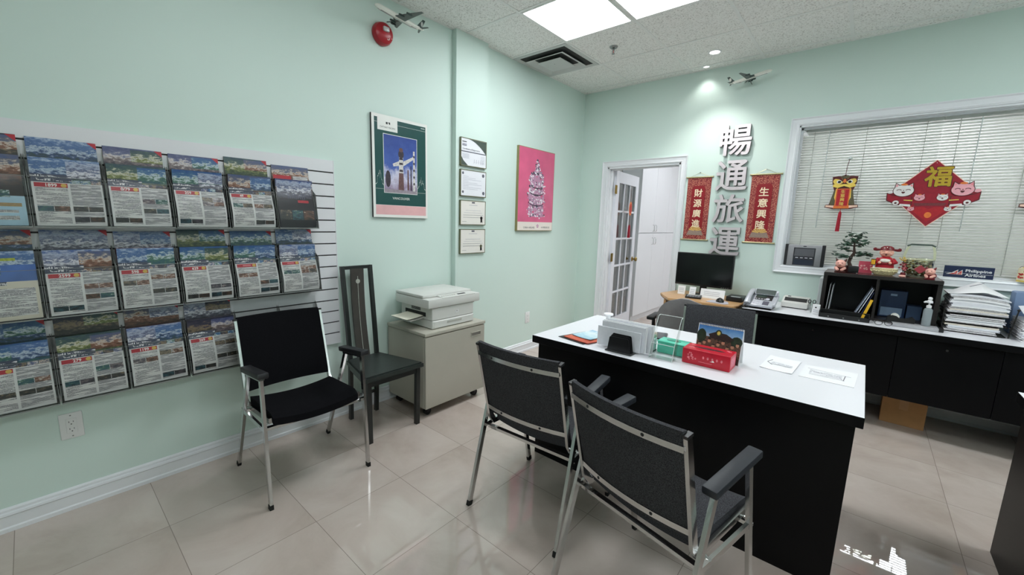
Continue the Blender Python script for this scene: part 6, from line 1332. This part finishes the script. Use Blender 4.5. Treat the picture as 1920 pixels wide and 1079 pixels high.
q.slab(lambda u, v: (lerp(-0.13, 0.14, u), lerp(-0.15, 0.12, v), 0.001+0.075*max(0, 1-abs(u-0.62)/0.42)*(0.35+0.65*v)+0.004*sin(6*u)), lambda u, v: (0, 0, -0.001), 16, 8, PAPER)
q.bar([(-0.02, -0.02, 0.046), (0.05, 0.04, 0.07)], 0.004, 0.002, INK); t = one(q, 'loose_paper', 'large creased white sheet peaked on top of the document tray', 'paper', (3.30, -0.235, zt-0.003), 0)
pile('paper_stack', 'heap of crumpled documents beside the paper tray at the window end', 3.505, 3.74, -0.46, -0.2, ZD, 0.135, 6, 22, None, 0.0, [PAPER, STK, PAPERG, STK])
q = MB(); q.slab(lambda u, v: (lerp(-0.11, 0.12, u), lerp(-0.13, 0.1, v), 0.001+0.05*v+0.01*sin(5*u)), lambda u, v: (0, 0, -0.001), 10, 6, PAPERG); one(q, 'loose_paper', 'curled grey-white sheet lying on the heap of crumpled documents', 'paper', (3.62, -0.345, ZD+0.15), 0)
q = MB(); q.box(-0.1, 0.1, -0.06, 0.06, 0, 0.285, mat('dusty_blue_box', (112, 134, 168), 0.6, noise=(14, 0.06)), 0.012, 2); one(q, 'storage_box', 'dusty blue storage box standing behind the heap of documents', 'box', (3.60, -0.12, ZD), 0)

# ================================================================== things on the window sill
ZS = WZ0+0.0063
RAD = mat('radio_silver', (150, 150, 154), 0.4, 0.2, noise=(60, 0.05)); RADD = mat('radio_dark', (52, 52, 58), 0.2, noise=(30, 0.1)); GRILL = mat('radio_grille', (30, 31, 34), 0.7, noise=(300, 0.3))
t = thing('radio', 'silver radio with black side speakers standing on the window sill', 'radio', (2.306, 0.012, ZS)); w = 0.142
q = MB(); q.box(-w+0.02, w-0.02, -0.03, 0.03, 0, 0.182, RAD, 0.004, 2); q.build('body', t)
for s_ in (-1, 1): q = MB(); q.box(s_*(w-0.01)-0.0115, s_*(w-0.01)+0.0115, -0.03, 0.03, 0, 0.185, GRILL, 0.003); q.build('speaker', t)
q = MB(); q.box(-0.078, 0.078, -0.0318, -0.029, 0.006, 0.158, RADD, 0.0012); fp = q.build('front_panel', t)
q = MB(); q.box(-0.07, 0.07, -0.0326, -0.031, 0.085, 0.15, mat('radio_window', (92, 92, 98), 0.15, noise=(30, 0.05))); q.box(-0.07, 0.07, -0.0326, -0.031, 0.01, 0.055, mat('radio_cd_blue', (40, 46, 62), 0.12, noise=(30, 0.05))); q.build('window', fp, 0)
for k in range(4): q = MB(); q.box(-0.06+0.034*k, -0.04+0.034*k, -0.0335, -0.0315, 0.068, 0.073, PHL); q.build('button', fp, 0)
q = MB(); q.prism(circle(0, 0.17, 0.014, 0.004, 14), 0, 0.0008, RADD, frame((0, -0.0302, 0), (1, 0, 0), (0, 0, 1))); q.build('badge', t, 0)
NAV = mat('sign_navy', (22, 36, 72), 0.3, noise=(14, 0.05)); SR = mat('sign_logo_red', (206, 66, 54), 0.35, noise=(40, 0.05)); SW = mat('sign_white', (238, 238, 240), 0.35, noise=(40, 0.01))
t = thing('airline_sign', 'dark blue sign reading Philippine Airlines on the window sill', 'sign', (3.292, -0.004, ZS)); w, hgt = 0.124, 0.084
q = MB(); q.box(-w, w, -0.004, 0.004, 0, hgt, NAV, 0.001); q.build('board', t); F = frame((0, -0.0044, 0), (1, 0, 0), (0, 0, 1))
q = MB(); q.text('Philippine', F, 0.049, 0.0505, w=0.128, h=0.026, m=SW, ext=0.0003, bold=0.022); q.text('Airlines', F, 0.036, 0.0215, w=0.102, h=0.021, m=SW, ext=0.0003, bold=0.022); q.build('lettering', t, 0)
q = MB()
q.prism([(-0.112, 0.022), (-0.082, 0.034), (-0.052, 0.058), (-0.052, 0.036), (-0.03, 0.058), (-0.028, 0.022)], 0, 0.0004, SW, F); q.prism([(-0.098, 0.022), (-0.072, 0.034), (-0.054, 0.052), (-0.056, 0.024)], 0.0005, 0.0009, SR, F); q.prism([(-0.054, 0.024), (-0.05, 0.034), (-0.033, 0.052), (-0.031, 0.024)], 0.0005, 0.0009, SR, F)
q.prism([(-0.118, 0.032), (0.118, 0.030), (0.118, 0.0318), (-0.118, 0.0338)], 0.0009, 0.0012, SW, F); q.build('emblem', t, 0)
q = MB(); q.box(-0.05, 0.05, 0.004, 0.035, 0, 0.002, ACRYL); q.bar([(0, 0.005, 0.06), (0, 0.034, 0.002)], 0.03, 0.0015, ACRYLEDGE, side=(1, 0, 0)); q.build('easel', t, 0)
CREAM = mat('tin_cream', (236, 226, 190), 0.35, noise=(12, 0.03)); TINR = mat('tin_red_bloom', (196, 60, 52), 0.4, noise=(160, 0.3))
t = thing('tea_tin', 'round cream tin with red blossoms at the far end of the sill', 'tin', (3.572, 0.006, ZS))
q = MB(); q.lathe([(0, 0), (0.048, 0), (0.049, 0.004), (0.049, 0.094), (0.046, 0.098), (0, 0.098)], 32, CREAM); q.lathe([(0.0495, 0.004), (0.05, 0.01), (0.0495, 0.014)], 32, GOLDP); q.build('body', t)
q = MB(); r5 = random.Random(4)
for k in range(40):
    a = radians(r5.uniform(195, 345)); z = r5.uniform(0.028, 0.076); n_ = Vector((cos(a), sin(a), 0)); Fq = frame(Vector((0.0494*cos(a), 0.0494*sin(a), z)), Vector((-sin(a), cos(a), 0)), (0, 0, 1)); q.prism(circle(0, 0, r5.uniform(0.004, 0.008), n=7), -0.001, 0.0008, TINR, Fq)
q.build('blossoms', t, 0)
q = MB(); q.lathe([(0.0, 0.098), (0.035, 0.098), (0.03, 0.104), (0, 0.106)], 24, GOLDP); q.tube([(0.046*cos(a), 0, 0.094+0.02*sin(a)) for a in [pi*i/10 for i in range(11)]], 0.0015, 6, DKB); q.build('lid', t)

# ================================================================== lucky things on the hutch (top 1.085)
ZH = 1.0855
PORC = mat('pig_pink', (236, 176, 162), 0.3, noise=(40, 0.06)); PBRN = mat('pot_brown', (74, 34, 30), 0.35, noise=(30, 0.2)); PWH = mat('porcelain_white', (232, 224, 212), 0.3, noise=(60, 0.04))
BARK = mat('bark_brown', (62, 46, 38), 0.8, noise=(60, 0.25)); LEAFG = mat('jade_leaf', (70, 100, 82), 0.25, noise=(60, 0.3)); LEAFD = mat('jade_leaf_dark', (52, 72, 60), 0.3, noise=(60, 0.3))
t = thing('bonsai_tree', 'small jade leaf bonsai tree on the hutch', 'plant', (2.632, -0.19, ZH))
q = MB(); q.lathe([(0, 0), (0.034, 0), (0.04, 0.006), (0.046, 0.04), (0.05, 0.046), (0.044, 0.046), (0.04, 0.04), (0, 0.04)], 24, PBRN); q.build('pot', t)
q = MB(); r6 = random.Random(21)
trunk = [((0, 0, 0.038), 0.014), ((-0.012, 0, 0.075), 0.012), ((-0.006, 0.004, 0.11), 0.011), ((0.012, 0, 0.15), 0.010), ((0.006, 0, 0.19), 0.007), ((0.004, 0, 0.23), 0.004)]
q.loft(trunk, 10, BARK); tips = []
for z, dx, dz, L in ((0.115, -1, 0.1, 0.11), (0.13, 1, 0.05, 0.09), (0.16, -1, 0.35, 0.10), (0.15, 1, -0.15, 0.105), (0.2, 1, 0.5, 0.085), (0.2, -1, 0.6, 0.08), (0.22, 0.5, 1.0, 0.09), (0.22, -0.4, 1.0, 0.085)):
    a = Vector((0.005, 0, z)); dv = Vector((dx, r6.uniform(-0.4, 0.4), dz)).normalized(); p1 = a+dv*L*0.5+Vector((0, 0, -0.004)); p2 = a+dv*L
    q.loft([(a, 0.005), (p1, 0.0032), (p2, 0.0018)], 7, BARK); tips += [p1, p2, a.lerp(p1, 0.7), p1.lerp(p2, 0.5)]
q.build('trunk', t)
q = MB()
for p in tips:
    for k in range(6):
        c = p+Vector((r6.gauss(0, 0.014), r6.gauss(0, 0.014), r6.gauss(0.004, 0.01))); R3 = Matrix.Translation(c) @ Matrix.Rotation(r6.uniform(0, 6.3), 4, 'Z') @ Matrix.Rotation(r6.uniform(-0.9, 0.9), 4, 'X')
        q.sph((0, 0, 0), (0.017, 0.011, 0.0034), r6.choice((LEAFG, LEAFD)), 8, 5, R3)
lf = q.build('leaves', t); lf['kind'] = 'stuff'
def figurine_pig(loc, label, s, rz, body):
    t = thing('pig_figurine', label, 'figurine', loc, rz, 'little pig figurines')
    q = MB(); q.sph((0, 0.008*s, 0.028*s), (0.036*s, 0.028*s, 0.028*s), body, 20, 12); q.lathe([(0, 0), (0.03*s, 0), (0.032*s, 0.004*s), (0.024*s, 0.014*s), (0, 0.014*s)], 20, body); q.build('body', t)
    q = MB(); q.sph((0, -0.012*s, 0.06*s), (0.03*s, 0.024*s, 0.027*s), PORC, 20, 12); q.sph((0, -0.036*s, 0.055*s), (0.011*s, 0.006*s, 0.008*s), PORC, 14, 8); hd = q.build('head', t)
    q = MB()
    for sx in (-1, 1): q.loft([((sx*0.02*s, -0.01*s, 0.078*s), 0.010*s), ((sx*0.03*s, -0.012*s, 0.095*s), 0.002*s)], 10, body)
    q.build('ears', hd)
    q = MB()
    for sx in (-1, 1): q.sph((sx*0.011*s, -0.034*s, 0.066*s), (0.004*s, 0.002*s, 0.0025*s), DKB, 8, 6); q.sph((sx*0.0035*s, -0.0418*s, 0.055*s), (0.0016*s, 0.001*s, 0.0025*s), DKB, 6, 5)
    q.build('face', hd)
    for sx in (-1, 1): q = MB(); q.loft([((sx*0.024*s, -0.006*s, 0.03*s), 0.011*s), ((sx*0.012*s, -0.03*s, 0.018*s), 0.009*s)], 10, PORC); q.sph((sx*0.012*s, -0.03*s, 0.018*s), 0.009*s, PORC, 10, 8); q.build('arm', t)
figurine_pig((2.577, -0.322, ZH), 'pink-faced pig figurine in brown at the end of the hutch by the radio', 1.12, radians(-6), PBRN)
figurine_pig((3.072, -0.335, ZH), 'pig figurine in dark red at the end of the hutch by the paper stacks', 0.9, radians(-16), mat('figure_dark_red', (116, 24, 34), 0.35, noise=(60, 0.15)))
q = MB(); q.box(-0.032, 0.032, -0.016, 0.016, 0.004, 0.052, BLACK, 0.004, 2); q.box(-0.02, 0.02, -0.012, 0.012, 0, 0.005, BLACK); one(q, 'perfume_box', 'small black box standing beside the bonsai on the hutch', 'box', (2.655, -0.312, ZH), 0)
ENVP = mat('red_packet_pink', (206, 74, 96), 0.45, noise=(30, 0.06)); t = thing('red_packet', 'pinkish red lucky envelope leaning behind the gold figurine base', 'envelope', (2.724, -0.2, ZH), radians(2)); T = Matrix.Rotation(radians(-10), 4, 'X')
q = MB(); q.box(-0.042, 0.042, -0.001, 0.001, 0, 0.09, ENVP, 0, 1, T); q.build('envelope', t, 0)
q = MB(); r7 = random.Random(2); Fp = T @ frame((0, -0.0012, 0), (1, 0, 0), (0, 0, 1))
for k in range(9): q.prism(circle(r7.uniform(-0.03, 0.03), r7.uniform(0.015, 0.06), r7.uniform(0.004, 0.009), n=8), 0, 0.0004, mat('packet_bloom', (240, 176, 176), 0.5, noise=(90, 0.1)), Fp)
q.build('blossoms', t, 0)
# god of wealth figurine on an ingot-shaped base
ROBE = mat('robe_red', (170, 16, 34), 0.35, noise=(40, 0.1)); HATR = mat('hat_dark_red', (110, 16, 26), 0.35, noise=(40, 0.15)); FACE = mat('figurine_face', (240, 178, 156), 0.35, noise=(40, 0.03)); ING = mat('ingot_pearl', (226, 214, 168), 0.35, 0.2, noise=(130, 0.3))
t = thing('fortune_figurine', 'smiling figurine in a red robe and winged hat on a golden base', 'figurine', (2.830, -0.27, ZH), radians(-4))
q = MB(); q.lathe([(0, 0), (0.052, 0), (0.062, 0.008), (0.074, 0.03), (0.08, 0.046), (0.07, 0.05), (0, 0.052)], 32, ING, Matrix.Diagonal((1, 0.62, 1, 1))); r8 = random.Random(6)
for k in range(26): a = pi+pi*k/25; q.sph((0.071*cos(a), 0.044*sin(a), 0.026+0.012*r8.random()), (0.008, 0.006, 0.007), ING, 8, 6)
q.build('base', t)
q = MB(); q.lathe([(0, 0.048), (0.05, 0.048), (0.053, 0.06), (0.05, 0.09), (0.046, 0.115), (0.032, 0.132), (0.014, 0.14), (0, 0.14)], 26, ROBE, Matrix.Diagonal((1, 0.7, 1, 1))); q.lathe([(0.05, 0.058), (0.0545, 0.054), (0.05, 0.05)], 26, PWH, Matrix.Diagonal((1, 0.7, 1, 1))); rb = q.build('robe', t, 50)
q = MB(); q.lathe([(0.051, 0.080), (0.0535, 0.084), (0.05, 0.088)], 26, HATR, Matrix.Diagonal((1, 0.72, 1, 1))); q.build('belt', rb)
for sx in (-1, 1): q = MB(); q.loft([((sx*0.038, -0.004, 0.118), 0.014), ((sx*0.056, -0.018, 0.098), 0.015), ((sx*0.036, -0.038, 0.092), 0.013)], 12, ROBE); q.sph((sx*0.03, -0.042, 0.093), 0.010, FACE, 12, 8); q.build('arm', t)
q = MB(); q.sph((0, -0.034, 0.108), (0.03, 0.010, 0.015), PWH, 16, 10); q.build('ingot', t)
q = MB(); q.sph((0, -0.004, 0.168), (0.041, 0.035, 0.034), FACE, 24, 16); hd = q.build('head', t)
q = MB()
for sx in (-1, 1):
    q.tube([(sx*0.017+0.009*cos(a), -0.036-0.001, 0.173+0.005*sin(a)) for a in [pi*i/6 for i in range(7)]], 0.0012, 5, DKB); q.sph((sx*0.025, -0.027, 0.158), (0.009, 0.006, 0.007), PORC, 10, 8)
q.sph((0, -0.040, 0.164), (0.005, 0.005, 0.004), FACE, 10, 8); q.sph((0, -0.036, 0.151), (0.006, 0.003, 0.005), DKB, 10, 8); q.tube([(-0.016, -0.035, 0.160), (-0.008, -0.0385, 0.1575), (0, -0.04, 0.159), (0.008, -0.0385, 0.1575), (0.016, -0.035, 0.160)], 0.0014, 5, DKB); q.build('face', hd)
q = MB(); q.lathe([(0.0405, 0.184), (0.043, 0.187), (0.0405, 0.194), (0.036, 0.206), (0.022, 0.216), (0, 0.219)], 26, HATR, Matrix.Diagonal((1, 0.88, 1, 1))); ht_ = q.build('hat', t)
for sx in (-1, 1): q = MB(); q.loft([((sx*0.038, 0, 0.188), (0.005, 0.007)), ((sx*0.058, 0, 0.186), (0.004, 0.009)), ((sx*0.07, 0, 0.191), (0.004, 0.013)), ((sx*0.078, 0, 0.194), (0.003, 0.005))], 12, HATR); q.build('hat_wing', ht_)
for k in range(3): q = MB(); q.sph((-0.014+0.014*k, -0.0345, 0.206-0.003*abs(k-1)), 0.0035, PWH, 8, 6); q.build('bead', ht_)
q = MB(); q.box(-0.078, -0.05, -0.044, -0.036, 0.072, 0.118, mat('plaque_black', (30, 26, 22), 0.35, noise=(30, 0.1)), 0.002); pl_ = q.build('plaque', t); q = MB(); q.box(-0.075, -0.053, -0.0452, -0.0438, 0.077, 0.112, mat('plaque_gold', (230, 170, 40), 0.35, noise=(90, 0.12))); q.build('plaque_face', pl_, 0)
# red flowers and gold cluster by the basket
t = thing('flower_ornament', 'small cluster of dark red artificial flowers with a golden sprig on the hutch', 'flowers', (2.937, -0.262, ZH))
q = MB(); q.lathe([(0, 0), (0.014, 0), (0.016, 0.02), (0.012, 0.03), (0, 0.03)], 16, HATR); q.build('pot', t); r9 = random.Random(9); q = MB(); FLR = [mat('bloom_red', (140, 30, 44), 0.5, noise=(90, 0.2)), mat('bloom_rose', (196, 110, 110), 0.5, noise=(90, 0.2))]
for k in range(34): q.sph((r9.gauss(0, 0.010), r9.gauss(0, 0.010), 0.045+abs(r9.gauss(0.02, 0.022))), r9.uniform(0.004, 0.008), r9.choice(FLR), 8, 6)
f_ = q.build('blossoms', t); f_['kind'] = 'stuff'; q = MB()
for k in range(14): q.sph((-0.008+r9.gauss(0, 0.010), r9.gauss(0, 0.007), 0.122+r9.gauss(0, 0.008)), (0.006, 0.006, 0.004), GOLDP, 8, 6)
q.tube([(-0.004, 0, 0.03), (-0.008, 0, 0.12)], 0.002, 6, LEAFD); q.build('gold_sprig', t)
q = MB(); q.sph((0, 0, 0.0085), (0.02, 0.012, 0.0088), PORC, 18, 10); one(q, 'pebble', 'smooth pink pebble lying before the glass basket on the hutch', 'pebble', (2.930, -0.352, ZH), 0)
# glass candy basket
GLB = mat_glass('basket_glass', (0.80, 0.82, 0.70), 2.5); GLE = mat('glass_rim_pale', (196, 200, 170), 0.1, noise=(40, 0.05)); GLD = mat('glass_rim_dark', (72, 84, 78), 0.12, noise=(60, 0.2))
t = thing('glass_basket', 'cut glass basket with a tall handle, filled with gold candies', 'basket', (3.010, -0.19, ZH))
q = MB(); q.lathe([(0, 0.003), (0.05, 0.003), (0.062, 0.012), (0.078, 0.05), (0.083, 0.085), (0.081, 0.128)], 36, GLB); q.build('bowl', t, 60)
q = MB(); q.lathe([(0.0795, 0.126), (0.083, 0.132), (0.086, 0.127), (0.083, 0.122), (0.0795, 0.126)], 36, GLE); q.lathe([(0.046, 0.0), (0.055, 0.002), (0.05, 0.006), (0.0, 0.006)], 30, GLE); q.build('rim', t, 60)
q = MB(); q.bar([(-0.082, 0, 0.125), (-0.074, 0, 0.18), (-0.060, 0, 0.226)], 0.008, 0.014, GLE, side=(0, 1, 0)); q.bar([(0.082, 0, 0.125), (0.078, 0, 0.18), (0.066, 0, 0.226)], 0.008, 0.014, GLE, side=(0, 1, 0)); q.bar([(-0.072, 0, 0.222), (-0.05, 0, 0.233), (0.056, 0, 0.233), (0.078, 0, 0.222)], 0.009, 0.011, GLD, side=(0, 1, 0))
q.build('handle', t)
q = MB(); ra = random.Random(14); CND = [mat('candy_gold', (196, 178, 110), 0.3, 0.4, noise=(120, 0.2)), mat('candy_olive', (120, 116, 80), 0.4, noise=(120, 0.25)), mat('candy_maroon', (110, 48, 52), 0.4, noise=(120, 0.25)), mat('candy_pale', (216, 208, 176), 0.4, noise=(120, 0.15))]
for k in range(150):
    z = ra.uniform(0.014, 0.125); R0 = (0.044+0.03*min(1, z/0.06))*ra.random()**0.4; a = ra.uniform(0, 2*pi); q.sph((R0*cos(a), R0*sin(a), z), (ra.uniform(0.006, 0.011), ra.uniform(0.006, 0.010), ra.uniform(0.004, 0.008)), ra.choice(CND[:2]+CND), 7, 5)
cd = q.build('candies', t); cd['kind'] = 'stuff'
q = MB(); q.prism([(0, -0.032), (0.034, 0), (0, 0.032), (-0.034, 0)], -0.001, 0.001, mat('card_rose', (176, 70, 80), 0.5, noise=(60, 0.1)), frame((0.012, -0.086, 0.06), (1, 0.1, 0), (0, -0.12, 1))); q.build('red_tag', t, 0)
